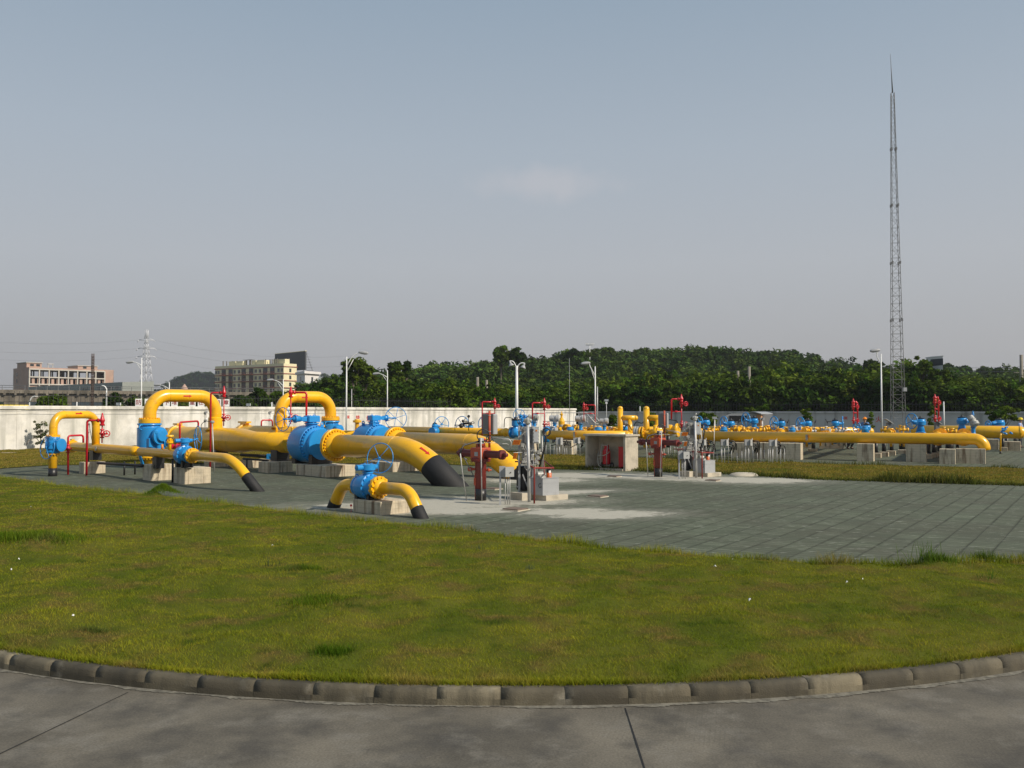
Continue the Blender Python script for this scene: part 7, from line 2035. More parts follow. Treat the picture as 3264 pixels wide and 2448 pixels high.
solo(2050, 1110, 40, 290, 12, "little crown near the hill's summit", 39, hpx=30)
solo(2255, 1103, 110, 300, 14, "broad crown at the hill's summit", 40, hpx=40)
solo(2905, 1160, 60, 118, 0, "spreading crown left of the white rooftop block", 41, hpx=60)
solo(2946, 1140, 50, 106, 0, "bare-edged crown just left of the rooftop block", 42, 'loose', dens=.7, hpx=60)
solo(2780, 1150, 60, 200, 2, "round crown behind the thin lamp near the mast", 43, hpx=40)
solo(3020, 1163, 40, 230, 2, "small crown right of the rooftop block", 44, hpx=40)
solo(3065, 1163, 50, 240, 2, "rounded distant crown, second right of the rooftop block", 45, hpx=40)
solo(3138, 1168, 34, 260, 2, "small round distant crown near the right edge", 46, hpx=34)
solo(3180, 1174, 70, 250, 2, "wide low distant crown near the right edge", 47, hpx=40)
solo(3240, 1175, 60, 240, 2, "last distant crown before the right edge pole", 48, hpx=44)
solo(2988, 1174, 62, 101, 0, "leafy crown just in front of the rooftop block", 50, hpx=60)
solo(3320, 1172, 80, 240, 2, "distant crown partly beyond the right edge", 49, hpx=44)
# lower trees in front of the viaduct, left and middle
for i, (px, yt, w, Y, lab) in enumerate([(985, 1230, 90, 100, "bushy tree before the white house"), (900, 1238, 80, 98, "bushy tree before the cream building's right end"), (820, 1244, 90, 100, "dark bushy tree below the viaduct deck, right one"), (765, 1262, 80, 96, "dark bushy tree between sign boards and lamp"), (1030, 1235, 80, 104, "bushy tree at the foot of the slope right of the white house"), (935, 1250, 70, 94, "low bush right above the rear loop"),
                                         (1040, 1205, 60, 130, "tree with a flat top before the grey shed roof"), (1090, 1195, 80, 128, "dark tree at the left end of the woods")]):
    solo(px, yt, w, Y, 0, lab, 60 + i, name="bushy_tree", hpx=70)
for i, (px, yt, w, lab) in enumerate([(150, 1258, 60, "bright green bush over the wall at left, left half"), (188, 1262, 44, "bright green bush over the wall at left, right half"), (215, 1222, 1, "")]):
    if not lab: continue
    solo(px, yt, w, 78, 0, lab, 80 + i, mleaf='leafb', name="bushy_tree", hpx=60)
for i, (px, yt, w, lab) in enumerate([(440, 1262, 80, "dark hedge-like bush behind the first sign board"), (500, 1268, 70, "dark bush behind the sign boards under the loop"), (580, 1268, 80, "dark bush behind the sign boards between the loop's legs"), (660, 1270, 80, "dark bush behind the right-hand sign boards"), (365, 1262, 60, "dark bush left of the first lamp pole")]):
    solo(px, yt, w, 104, 0, lab, 84 + i, name="bushy_tree", hpx=60)
# small plants inside the yard
def plant(px, ytop, w_px, h_px, Y, label, seed, dens=1.0, mleaf='leafb', name="small_tree"):
    top_ = at(px, ytop, Y); b = level(top_, 0); w = w_px / F * Y; h = h_px / F * Y
    t = thing(name, b, label, "plant", "small plants by the walls")
    co, fa, ti, C = clump_leaves(tuple(Vector((b.x, b.y, top_.z - h / 2))), (w / 2, w / 2, h / 2), int(26 * dens), 46, .10, seed, clump_r=.34)
    obj_np("leaves", mesh_np("leaves", co - np.array(b), fa, M[mleaf], ti), parent=t)
    mb = MB(); limbs(mb, b, max(top_.z - h * .7, .3), C, .045, seed, 14); mb.build("stem", M['bark'], t)
plant(1950, 1328, 36, 34, 60, "round little tree left of the first upright branch", 91)
plant(2075, 1316, 36, 50, 60, "little tree behind the second upright branch", 92)
plant(2245, 1314, 70, 48, 60, "round bush behind the farther control panel", 93, 1.6)
plant(2572, 1300, 30, 46, 60, "light green plant right of the brown hut, in front of the grey wall", 94, .7)
plant(2775, 1322, 18, 40, 62, "thin plant against the grey wall beside the worker", 95, .4)
plant(2968, 1300, 24, 60, 60, "thin plant behind the narrow red vent right of the mast", 96, .5)
plant(3172, 1303, 40, 44, 62, "spindly little tree near the right edge, left one", 97, .7)
plant(3208, 1296, 60, 50, 62, "spindly little tree near the right edge, right one", 98, .9)
plant(2392, 1298, 26, 16, 80, "yellow-green tip of a shrub left above the hut roof", 99, .5)
plant(2430, 1288, 40, 24, 80, "yellow-green shrub top over the hut roof", 100, .6)
q = on_wall(97) + NW * 1.0
M['dryleaf'] = foliage("dull_leaves", (.05, .075, .035), (.09, .11, .05), .2, .8)
t = thing("climbing_plant", level(q, 0), "grey-green wilted plant standing against the white wall at far left", "plant")
co, fa, ti, C = clump_leaves((q.x, q.y, 1.05), (.42, .18, .75), 26, 34, .055, 71, clump_r=.5)
obj_np("leaves", mesh_np("leaves", co - np.array(level(q, 0)), fa, M['dryleaf'], ti), parent=t)
mb = MB(); limbs(mb, level(q, 0), 1.7, C, .03, 71, 16)
for s in (-1, 1):
    mb.tube(fillet([level(q, .3), level(q, .75) + DW * .3 * s, level(q, .55) + DW * .75 * s, level(q, .35) + DW * .85 * s], .2, 4), .02, 5)
mb.build("stem", M['bark'], t)

# ---------------------------------------------------------------- hill with its wood, far ridges
HX = [(960, 1232), (1100, 1200), (1250, 1180), (1330, 1172), (1400, 1158), (1480, 1150), (1560, 1146), (1700, 1140), (1800, 1128), (1900, 1118), (2000, 1122), (2100, 1120), (2200, 1114), (2280, 1110), (2350, 1116), (2440, 1120), (2520, 1122), (2580, 1136), (2650, 1146), (2720, 1158), (2800, 1168), (2900, 1176), (3100, 1186), (3300, 1192), (3600, 1196)]
def crest(px): return float(np.interp(px, [a for a, b in HX], [b for a, b in HX]))
def hill_pt(px, s):
    """s 0 foot .. 1 crest"""
    Y0 = 150; Y1 = 150 + 60 + 120 * max(0, 1 - abs(px - 2150) / 1200)
    Y = Y0 + (Y1 - Y0) * s
    ztop = at(px, crest(px) + 22, Y1).z
    return Vector((at(px, 1300, Y).x, Y, -2 + (ztop + 2 - 2.5) * math.sin(s * math.pi / 2) ** 1.1))
nu, nv = 90, 16
co = np.array([[tuple(hill_pt(px, s)) for s in np.linspace(0, 1.0, nv)] for px in np.linspace(930, 3640, nu)])
back = co[:, -1:, :].copy(); back[:, :, 1] += 80; back[:, :, 2] = -3
co = np.concatenate([co, back], 1); nv += 1
idx = np.arange(nu * nv).reshape(nu, nv)
f = np.stack([idx[:-1, :-1], idx[1:, :-1], idx[1:, 1:], idx[:-1, 1:]], -1).reshape(-1, 4)
M['hillsoil'] = mat("hill_soil", (.010, .018, .005), 1.0, var=.3, spec=0.0)
obj_np("hill", mesh_np("hill", co.reshape(-1, 3), f, M['hillsoil']), 'structure')
gh = random.Random(23); CO = []; TI = []; n_ = 0
for j in range(840):
    px = gh.uniform(960, 3450); s = gh.uniform(.0, 1.0) ** .8
    p = hill_pt(px, s); r = gh.uniform(2.0, 3.6)
    c, fa, ti, C = clump_leaves((p.x, p.y, p.z + r * .55), (r, r, r * .75), 18, 26, .34 + p.y * .0006, 1000 + j, clump_r=.42)
    ti[:, :3] *= gh.uniform(.65, 1.35); CO.append(c); TI.append(ti)
CO = np.concatenate(CO); TI = np.concatenate(TI)
obj_np("woods", mesh_np("woods", CO, np.arange(len(CO)).reshape(-1, 4), M['leafh'], TI), 'stuff', "dense wood covering the low hill behind the row of trees", "woods")
# far ridges
def ridge(name, pts, Y, th_, seed, lab, zlow=-5):
    g = np.random.default_rng(seed)
    CO, TI = [], []
    px0, px1 = pts[0][0], pts[-1][0]
    n = int((px1 - px0) / 3.2)
    soil = []
    for i in range(24):
        px = px0 + (px1 - px0) * i / 23; y = float(np.interp(px, [a for a, b in pts], [b for a, b in pts])); p = at(px, y + 3, Y); soil.append(p)
    vs = [tuple(level(p, zlow) - Vector((0, 0, 0))) for p in soil] + [tuple(p) for p in soil] + [tuple(level(p, zlow) + Vector((0, Y * .15, 0))) for p in soil]
    fs = [(i, i + 1, 24 + i + 1, 24 + i) for i in range(23)] + [(24 + i, 24 + i + 1, 48 + i + 1, 48 + i) for i in range(23)]
    o = MB(); o.add(vs, fs, True); hl = o.build("hills", M['hillsoil'], None, kind='structure')
    for i in range(n * 3):
        px = px0 + (px1 - px0) * g.random(); y = float(np.interp(px, [a for a, b in pts], [b for a, b in pts])); p = at(px, y, Y); zz = p.z * (g.random() ** .35 if i > n else 1.0)
        r = Y * .0022 * g.uniform(.8, 1.6)
        c, fa, ti, C = clump_leaves((p.x, p.y - 2, max(zz - r * .4, 0)), (r, r, r * .7), 8, 12, Y * .0006, int(seed * 999 + i), clump_r=.5); ti[:, :3] *= g.uniform(.7, 1.3); CO.append(c); TI.append(ti)
    CO = np.concatenate(CO); TI = np.concatenate(TI)
    obj_np("distant_woods", mesh_np("distant_woods", CO, np.arange(len(CO)).reshape(-1, 4), M['leafh'], TI), 'stuff', lab, "woods")
ridge("ridge", [(520, 1228), (560, 1206), (600, 1194), (640, 1186), (670, 1188), (700, 1196), (740, 1220)], 1000, .1, 5, "hazy wooded hill far behind the viaduct, left of the cream building")
ridge("ridge", [(1015, 1212), (1035, 1192), (1050, 1200), (1085, 1196), (1130, 1206), (1180, 1220)], 1000, .1, 6, "hazy wooded ridge far behind the grey shed roof")
ridge("ridge", [(2960, 1186), (3040, 1180), (3150, 1184), (3280, 1178), (3420, 1182)], 700, .1, 7, "hazy distant trees along the horizon at the right")
ridge("ridge", [(-300, 1252), (-100, 1248), (60, 1246), (400, 1246), (520, 1244), (800, 1244), (1100, 1240)], 700, .1, 8, "low hazy tree line along the horizon at the left")
# ---------------------------------------------------------------- viaduct, buildings, pylon, wires
M['brickpink'] = mat("raw_pink_brick", (.42, .28, .22), .9, var=.12, vscale=.3, dirt=((.33, .27, .23), .4, .5, .7, .5))
M['rawc'] = mat("raw_concrete_frame", (.50, .47, .42), .9, var=.1, vscale=.3)
M['oldc'] = mat("stained_viaduct_concrete", (.20, .175, .14), .9, var=.2, vscale=.3, streak=((.05, .045, .035), .6, .45, .65, .75), dirt=((.06, .05, .04), .25, .5, .7, .5))
M['creamw'] = mat("cream_wall_paint", (.70, .64, .42), .85, var=.06, vscale=.2)
M['bandred'] = mat("red_band", (.26, .08, .06), .8)
M['winglass'] = mat("window_dark", (.03, .04, .045), .2, var=.5, vscale=.4)
M['housew'] = mat("white_house_wall", (.66, .64, .62), .85, var=.06, vscale=.3)
M['board'] = mat("dark_board", (.05, .055, .06), .7, var=.08)
M['shedg'] = mat("grey_green_shed", (.26, .28, .26), .8, var=.08)
def quad_box(A, B, D, z0, z1, mb):
    """box with front edge A-B on the ground and depth vector D"""
    e = B - A; mb.obox(level(A + e / 2 + D / 2, (z0 + z1) / 2), e / 2, D / 2, Z * (z1 - z0) / 2)

# viaduct
Yv0, Yv1 = 172, 215
va = at(-260, 1242, Yv0); vb = at(1120, 1248, Yv1); zt = at(300, 1243, 182).z
va.z = vb.z = 0; dv = (vb - va).normalized(); nv_ = Vector((-dv.y, dv.x, 0)); L_ = (vb - va).length
t = thing("viaduct", va, "long stained concrete railway viaduct crossing behind the wall at left", "viaduct")
mb = MB()
mb.obox(level((va + vb) / 2, zt - .35) + nv_ * 3.5, dv * L_ / 2, nv_ * 3.6, Z * .35)
mb.build("parapet", M['oldc'], t)
mb = MB(); mb.obox(level((va + vb) / 2, zt - 1.55) + nv_ * 3.5, dv * (L_ / 2 - .1), nv_ * 3.0, Z * .85); mb.build("girder", M['oldc'], t)
mb = MB(); s = 3
while s < L_:
    mb.obox(level(va + dv * s, zt - .85) + nv_ * .15, dv * .22, nv_ * .25, Z * .2); s += 1.9
mb.build("brackets", M['oldc'], t)
for i in range(9):
    q = va + dv * (6 + i * (L_ - 10) / 8)
    mb = MB(); mb.obox(level(q, (zt - 2.6) / 2 - .3) + nv_ * 3.5, dv * .8, nv_ * 2.2, Z * ((zt - 2.5) / 2 + .3)); mb.obox(level(q, zt - 2.7) + nv_ * 3.5, dv * 1.3, nv_ * 2.9, Z * .3); mb.build("pier", M['oldc'], t)
mb = MB(); s = 0
while s < L_:
    q = va + dv * s; mb.obox(level(q, zt + .45), dv * .05, nv_ * .05, Z * .45); s += 2.0
mb.cyl(level(va, zt + .85), level(vb, zt + .85), .05, n=4); mb.cyl(level(va, zt + .45), level(vb, zt + .45), .04, n=4); mb.build("railing", M['dgray'], t)

# unfinished brick building
A = level(at(92, 1200, 350), 0); B = level(at(362, 1200, 376), 0); Cc = level(at(42, 1200, 363), 0)
ef = (B - A); Lf = ef.length; uf = ef.normalized(); D = Cc - A; Ld = D.length; ud = D.normalized(); nf = Vector((uf.y, -uf.x, 0)); nf = nf if nf.y < 0 else -nf
ztop = at(92, 1170, 350).z; zr = lambda y: at(92, y, 350).z
t = thing("unfinished_building", A, "unfinished pink brick building with open bays, at far left", "building")
z3, z2, z1 = zr(1176), zr(1201), zr(1224)
mb = MB()
mb.obox(level(A + ef / 2 + D * .98, ztop / 2), ef / 2 * .0 + uf * Lf * .5 * .0 + uf * .001, ud * .001, Z * .001)
mb.obox(level(A + D / 2, ztop / 2) - uf * 0 + uf * .15, uf * .15, D / 2, Z * ztop / 2)                 # left end wall
mb.obox(level(B + D / 2, ztop / 2) - uf * 2.2, uf * 2.2, ud * .15, Z * ztop / 2)
mb.obox(level(B + D / 2, ztop / 2) - uf * .15, uf * .15, D / 2, Z * ztop / 2)
mb.obox(level(B - uf * 2.0, ztop / 2) + ud * .15, uf * 2.0, ud * .15, Z * ztop / 2)
mb.obox(level(A + ef / 2, (ztop + z3) / 2) + ud * .15, ef / 2, ud * .14, Z * (ztop - z3) / 2)
mb.build("brick_walls", M['brickpink'], t)
nb = 8; bw = (Lf - 4) / nb
mb = MB()
for i in range(nb):
    q = A + uf * (i * bw)
    # brick piers and infill of the lower storeys
    mb.obox(level(q + uf * bw * .48, (z1 + z2) / 2) + ud * .5, uf * bw * .14, ud * .12, Z * ((z2 - z1) / 2 - .1))
    mb.obox(level(q + uf * bw * .94, (z1 + z2) / 2) + ud * .5, uf * bw * .05, ud * .12, Z * ((z2 - z1) / 2 - .1))
    mb.obox(level(q + uf * bw * .5, z1 / 2) + ud * .5, uf * bw * .42, ud * .12, Z * z1 / 2 * .98)
mb.build("brick_infill", M['brickpink'], t)
mb = MB()
for i in range(nb + 1): mb.obox(level(A + uf * (i * bw + .2), z3 / 2) + ud * .1, uf * .22, ud * .3, Z * z3 / 2)
for zz in (z1, z2, z3): mb.obox(level(A + uf * (Lf - 4) / 2, zz) + ud * .05, uf * (Lf - 4) / 2, ud * .34, Z * .22)
mb.build("concrete_frame", M['rawc'], t)
mb = MB()
for zz in (z1, z2, z3): mb.obox(level(A + ef / 2 + D / 2, zz - .02), ef / 2 * .98, D / 2 * .97, Z * .12)
for i in range(nb + 1):
    mb.obox(level(A + uf * (i * bw + .2) + D * .5, z3 / 2), uf * .2, ud * .2, Z * z3 / 2); mb.obox(level(A + uf * (i * bw + .2) + D * .96, z3 / 2), uf * .25, ud * .2, Z * z3 / 2)
    if i in (0, 4, 5): mb.obox(level(A + uf * (i * bw + bw * .5) + D * .7, (z2 + z3) / 2), uf * bw * .42, ud * .1, Z * (z3 - z2) / 2 * .95)
mb.obox(level(A + ef / 2 + D * .97, z2 / 2), ef / 2 * .97, ud * .12, Z * z2 / 2)
mb.build("floors_and_columns", M['rawc'], t)
for (s0, s1, y_, y2) in ((.0, .17, 1156, 1170), (.59, .83, 1166, 1176)):
    q0 = A + ef * s0; q1 = A + ef * s1; zz0 = at(92, 1170, 350).z - .1; zz1 = zz0 + (y2 - y_) / F * 360 + .2
    mb = MB(); quad_box(q0 + D * .15, q1 + D * .15, D * .6, zz0, zz1, mb); rh = mb.build("roof_house", M['brickpink'], t)
    mb = MB(); quad_box(q0 + D * .13 - uf * .3, q1 + D * .13 + uf * .3, D * .64, zz1, zz1 + .25, mb); mb.build("roof_slab", M['rawc'], rh)
    mb = MB()
    for s_ in (.35, .75): mb.obox(level(q0.lerp(q1, s_) + D * .15, (zz0 + zz1) / 2 + .1), uf * .7, ud * .05, Z * .45)
    mb.build("window", M['winglass'], rh)
mb = MB(); q = A + ef * .27 + D * .3; zz0 = ztop
for x in (0, 1.8): mb.obox(level(q + uf * x, zz0 + .9), uf * .1, ud * .1, Z * .9)
mb.obox(level(q + uf * .9, zz0 + 1.8), uf * 1.2, ud * .5, Z * .12); mb.build("roof_frame", M['rawc'], t)
mb = MB()
for zz in (z1 + 1.4, z2 + 1.2, z3 - 4.2):
    mb.obox(level(A + D * .75, zz) - uf * .01, uf * .05, ud * .6, Z * .7)
mb.build("window", M['winglass'], t)
# long grey shed before it
A2_ = level(at(92, 1230, 300), 0); B2_ = level(at(390, 1230, 250), 0); D2 = Vector((4, 12, 0))
t = thing("long_shed", A2_, "long low grey-green shed before the unfinished building", "shed")
za = at(92, 1232, 300).z
mb = MB(); vs = []
zA, zB = at(92, 1233, 300).z, at(390, 1217, 250).z
for p, z_ in ((A2_, zA), (B2_, zA)):
    vs += [tuple(level(p, 0)), tuple(level(p, z_)), tuple(level(p + D2, z_ + .6)), tuple(level(p + D2, 0))]
mb.add(vs, [(0, 1, 5, 4), (1, 2, 6, 5), (2, 3, 7, 6), (0, 3, 2, 1), (4, 5, 6, 7)], False); mb.build("walls", M['shedg'], t)
mb = MB(); e_ = (B2_ - A2_); nn = Vector((e_.y, -e_.x, 0)).normalized(); nn = nn if nn.y < 0 else -nn
for s_ in [.10 + i * .018 for i in range(10)] + [.62, .66, .70, .78, .84, .87, .90, .95]:
    mb.obox(level(A2_ + e_ * s_, zA - 1.5) + nn * .03, e_.normalized() * (.28 if s_ < .4 else .8), nn * .05, Z * .45)
    if s_ > .5: mb.obox(level(A2_ + e_ * s_, zA - 3.6) + nn * .03, e_.normalized() * .8, nn * .05, Z * .45)
mb.build("windows", M['winglass'], t)
# rusty lattice column
c_ = level(at(294, 1290, 160), 0); zt_ = at(294, 1127, 160).z
t = thing("lattice_column", c_, "rusty lattice column standing before the viaduct at left", "mast")
mb = MB(); h_ = .2
for sx in (-1, 1):
    for sy in (-1, 1): mb.cyl(c_ + Vector((sx * h_, sy * h_, 0)), c_ + Vector((sx * h_ * .8, sy * h_ * .8, zt_)), .05, n=4)
i = 0; z_ = 0
while z_ < zt_ - .5:
    for sy in (-1, 1):
        mb.cyl(c_ + Vector((-h_, sy * h_, z_)), c_ + Vector((h_, sy * h_, z_ + .5)), .04, n=4); mb.cyl(c_ + Vector((h_, sy * h_, z_)), c_ + Vector((-h_, sy * h_, z_ + .5)), .04, n=4)
    z_ += .5
mb.build("lattice", mat("rust_steel", (.07, .045, .035), .8), t)

# cream building
A = level(at(904, 1200, 365), 0); Bl = level(at(685.5, 1200, 391), 0); Cr = level(at(945.5, 1200, 371), 0)
t = thing("apartment_building", A, "cream apartment block with dark windows, red bands and unfinished roof posts", "building")
e = Bl - A; u = e.normalized(); L_ = e.length; d2 = Cr - A; nfr = Vector((u.y, -u.x, 0)); nfr = nfr if nfr.y < 0 else -nfr; nsr = Vector((d2.y, -d2.x, 0)).normalized(); nsr = nsr if nsr.x > -.2 and nsr.y < 0 else -nsr
zt_ = at(904, 1158, 365).z; fh = at(904, 1167, 365).z - at(904, 1189.5, 365).z
mb = MB(); mb.obox(level(A + e / 2 + d2 / 2, zt_ / 2), e / 2, d2 / 2, Z * zt_ / 2); mb.build("walls", M['creamw'], t)
mb = MB(); zf = at(904, 1168, 365).z
k = 0
while zf - k * fh > 2:
    z_ = zf - k * fh
    mb.obox(level(A + e / 2 + d2 / 2, z_), e / 2 + u * .25, d2 / 2 + d2.normalized() * .25, Z * .16); k += 1
mb.build("floor_bands", M['bandred'], t)
cols_ = [(.025, 's'), (.07, 's'), (.155, 'b'), (.255, 'b'), (.33, 's'), (.39, 's'), (.455, 'b'), (.565, 'b'), (.635, 's'), (.70, 's'), (.76, 'b'), (.865, 'b'), (.945, 's'), (.985, 's')]
for fl in range(4):
    zb = zf - (fl + 1) * fh
    if zb < -1: continue
    for (s_, kk) in cols_:
        if not (.01 < s_ < .99): s_ = .97
        q = A + e * s_
        if kk == 's':
            mb = MB(); mb.obox(level(q, zb + fh * .50) + nfr * .06, u * .62, nfr * .04, Z * fh * .24); w_ = mb.build("window", M['winglass'], t)
            mb = MB(); mb.obox(level(q, zb + fh * .50) + nfr * .12, u * .05, nfr * .03, Z * fh * .24); mb.obox(level(q, zb + fh * .24) + nfr * .12, u * .75, nfr * .08, Z * .05); mb.build("frame", M['housew'], w_)
        else:
            mb = MB(); mb.obox(level(q, zb + fh * .50) + nfr * .07, u * 1.35, nfr * .05, Z * fh * .40); w_ = mb.build("balcony_opening", M['winglass'], t)
            mb = MB(); mb.obox(level(q, zb + fh * .02) + nfr * .6, u * 1.9, nfr * .6, Z * .09)
            for j in range(5): mb.obox(level(q + u * (-1.8 + .9 * j), zb + fh * .17) + nfr * 1.15, u * .03, nfr * .03, Z * fh * .15)
            mb.obox(level(q, zb + fh * .33) + nfr * 1.15, u * 1.85, nfr * .03, Z * .04); mb.build("railing", M['bandred'], w_)
    mb = MB(); mb.obox(level(A + d2 * .5, zb + fh * .5) + nsr * .06, d2.normalized() * .55, nsr * .05, Z * fh * .26); mb.build("window", M['winglass'], t)
mb = MB(); rr_ = random.Random(2)
for s_ in [.03, .07, .11, .15, .19, .245, .27, .30, .36, .39, .42, .5, .54, .58, .62, .66, .70, .74, .80, .87, .9]:
    q = A + e * s_ + d2 * rr_.uniform(.1, .6); mb.obox(level(q, zt_ + 1.1), u * .16, nfr * .16, Z * 1.1)
mb.build("roof_posts", M['oldc'], t)
mb = MB()
for (s0, s1) in ((.02, .12), (.30, .42), (.62, .72)):
    mb = MB(); q0 = A + e * s0 + d2 * .2; q1 = A + e * s1 + d2 * .2; quad_box(q0, q1, d2 * .35, zt_, zt_ + 1.9, mb); mb.build("roof_room", M['creamw'], t)
for (s0, s1) in ((.14, .19), (.44, .50), (.74, .84)):
    q0 = A + e * s0 + d2 * .25; q1 = A + e * s1 + d2 * .25; mb = MB(); quad_box(q0, q1, d2 * .3, zt_, zt_ + 2.0, mb); mb.build("roof_room", M['creamw'], t)
mb = MB(); q0 = A + e * .50 + d2 * .3; q1 = A + e * .64 + d2 * .3; quad_box(q0, q1, d2 * .2, zt_ + 2.3, zt_ + 2.45, mb); mb.build("roof_canopy", M['dgray'], t)
# billboard
a = at(878, 1131, 400); b = at(975, 1127, 380); z0 = at(975, 1181, 380).z
t = thing("billboard", level(a, 0), "big dark grey billboard standing behind the cream apartment block", "billboard")
dd = level(b - a, 0); un = dd.normalized(); nb_ = Vector((un.y, -un.x, 0))
mb = MB(); mb.obox(level((a + b) / 2, (a.z + z0) / 2 + .3), dd / 2, nb_ * .3, Z * (a.z - z0) / 2); mb.build("panel", M['board'], t)
mb = MB(); mb.obox(level((a + b) / 2, a.z + .4), dd / 2, nb_ * .35, Z * .12); mb.build("top_trim", M['creamw'], t)
mb = MB()
for z_ in np.arange(z0, b.z, 1.2):
    mb.cyl(level(b, z_) - nb_ * .4, level(b, z_) - nb_ * 1 + Vector((2.4 * (b.z - z_) / (b.z - z0), 1, 0)), .07, n=4)
mb.cyl(b - nb_ * .4, level(b, z0) + Vector((2.6, 1, 0)), .09, n=4)
for s_ in (.1, .5, .9): mb.cyl(level(a.lerp(b, s_), 0) - nb_ * .5, level(a.lerp(b, s_), b.z) - nb_ * .5, .2, n=6)
mb.build("frame", M['dgray'], t)
# white house and shed roof
A = level(at(972, 1200, 300), 0); Bl = level(at(946, 1200, 312), 0); Cr = level(at(1017, 1200, 308), 0); zt_ = at(972, 1190, 300).z
t = thing("white_house", A, "white flat-roofed house beside the dark billboard", "house")
e = Bl - A; d2 = Cr - A; mb = MB(); mb.obox(level(A + e / 2 + d2 / 2, zt_ / 2), e / 2, d2 / 2, Z * zt_ / 2); mb.build("walls", M['housew'], t)
mb = MB(); mb.obox(level(A + e / 2 + d2 / 2, zt_ + .35), e * .58, d2 * .58, Z * .42); mb.build("parapet", M['housew'], t)
nsr = Vector((d2.y, -d2.x, 0)).normalized(); nsr = nsr if nsr.y < 0 else -nsr; nfr = Vector((e.y, -e.x, 0)).normalized(); nfr = nfr if nfr.y < 0 else -nfr
for z_ in (zt_ - 1.8, zt_ - 4.6):
    mb = MB(); mb.obox(level(A + d2 * .5, z_) + nsr * .05, d2.normalized() * .5, nsr * .05, Z * .7); mb.obox(level(A + d2 * .5, z_ - 1.0) + nsr * .3, d2.normalized() * .9, nsr * .3, Z * .25) if z_ > zt_ - 2 else None; mb.build("window", M['winglass'], t)
    mb = MB(); mb.obox(level(A + e * .5, z_) + nfr * .05, e.normalized() * .7, nfr * .05, Z * .8); mb.build("window", M['winglass'], t)
a = at(1018, 1214, 280); b = at(1085, 1214, 280); t = thing("shed", level(a, 0), "low shed with a wide pale grey roof right of the white house", "shed")
mb = MB(); vs = [level(a, 0), level(b, 0), level(b, b.z - .3), level(a, a.z - .3)]; vs = vs + [v + Vector((0, 12, 0)) for v in vs]
mb.add(vs, [(0, 1, 2, 3), (5, 4, 7, 6), (1, 5, 6, 2), (4, 0, 3, 7)], False); mb.build("walls", M['oldc'], t)
mb = MB(); r0 = at(1016, 1201, 292); r1 = at(1048, 1207, 292)
vs = [a - Z * .3 - Vector((.5, 1, 0)), b - Z * .3 + Vector((.5, -1, 0)), r1, r0]; vs = vs + [v - Z * .15 for v in vs]
mb.add(vs, [(0, 1, 2, 3), (4, 7, 6, 5), (0, 4, 5, 1), (1, 5, 6, 2), (2, 6, 7, 3), (3, 7, 4, 0)], False); mb.build("roof", M['shedg'], t)
# rooftop block among the right-hand trees
A = level(at(2967, 1160, 107), 0); B = level(at(3005, 1160, 105), 0); zt_ = at(2985, 1140, 107).z
t = thing("rooftop_block", A, "white and dark square rooftop block sticking out of the trees right of the mast", "building")
e = B - A; Dd = Vector((.1, 1.4, 0)); mb = MB(); quad_box(A, B, Dd, 0, zt_, mb); mb.build("walls", M['housew'], t)
mb = MB(); quad_box(A - e * .06 - Dd * .06, B + e * .03 - Dd * .06, Dd * 1.1, zt_, zt_ + .12, mb); mb.build("roof", M['housew'], t)
mb = MB(); mb.obox(level(A + e / 2, at(2985, 1156, 107).z) - Vector((0, .03, 0)), e / 2 * 1.02, Vector((0, .05, 0)), Z * .40); mb.build("window_band", M['board'], t)
# little reddish haystack shape and yellow taxi roof
c_ = at(588, 1230, 300); t = thing("brick_heap", level(c_, 0), "small reddish peak above the viaduct railing right of the first lamp arm", "roof")
mb = MB(); mb.lathe(level(c_, 0), Z, [(0, 1.6), (c_.z - .8, 1.1), (c_.z + .6, .15)], 10); mb.build("peak", M['brickpink'], t)
c_ = at(34, 1292, 62); t = thing("parked_van", level(c_, 0), "yellow roof of a vehicle just above the wall at far left", "vehicle")
c_ = level(c_, 0); d_ = DW
mb = MB(); 
vs = []; prof = [(-2.4, .5), (-2.4, 1.6), (-2.1, 2.5), (2.3, 2.5), (2.5, 1.6), (2.5, .5)]
zt_ = at(34, 1290, 62).z
prof = [(x, z * zt_ / 2.5) for x, z in prof]; q = c_ - NW * 2.2
vs = [q + d_ * x * .9 - NW * .9 + Z * z for x, z in prof] + [q + d_ * x * .9 + NW * .9 + Z * z for x, z in prof]; k = len(prof)
mb.add(vs, [tuple(range(k)), tuple(range(2 * k - 1, k - 1, -1))] + [(i, i + k, (i + 1) % k + k, (i + 1) % k) for i in range(k)], False); mb.build("body", M['helmety'], t)
mb = MB(); mb.obox(q + Z * zt_ * .8 + NW * .91, d_ * 1.8, NW * .02, Z * zt_ * .12); mb.build("windows", M['glass'], t)

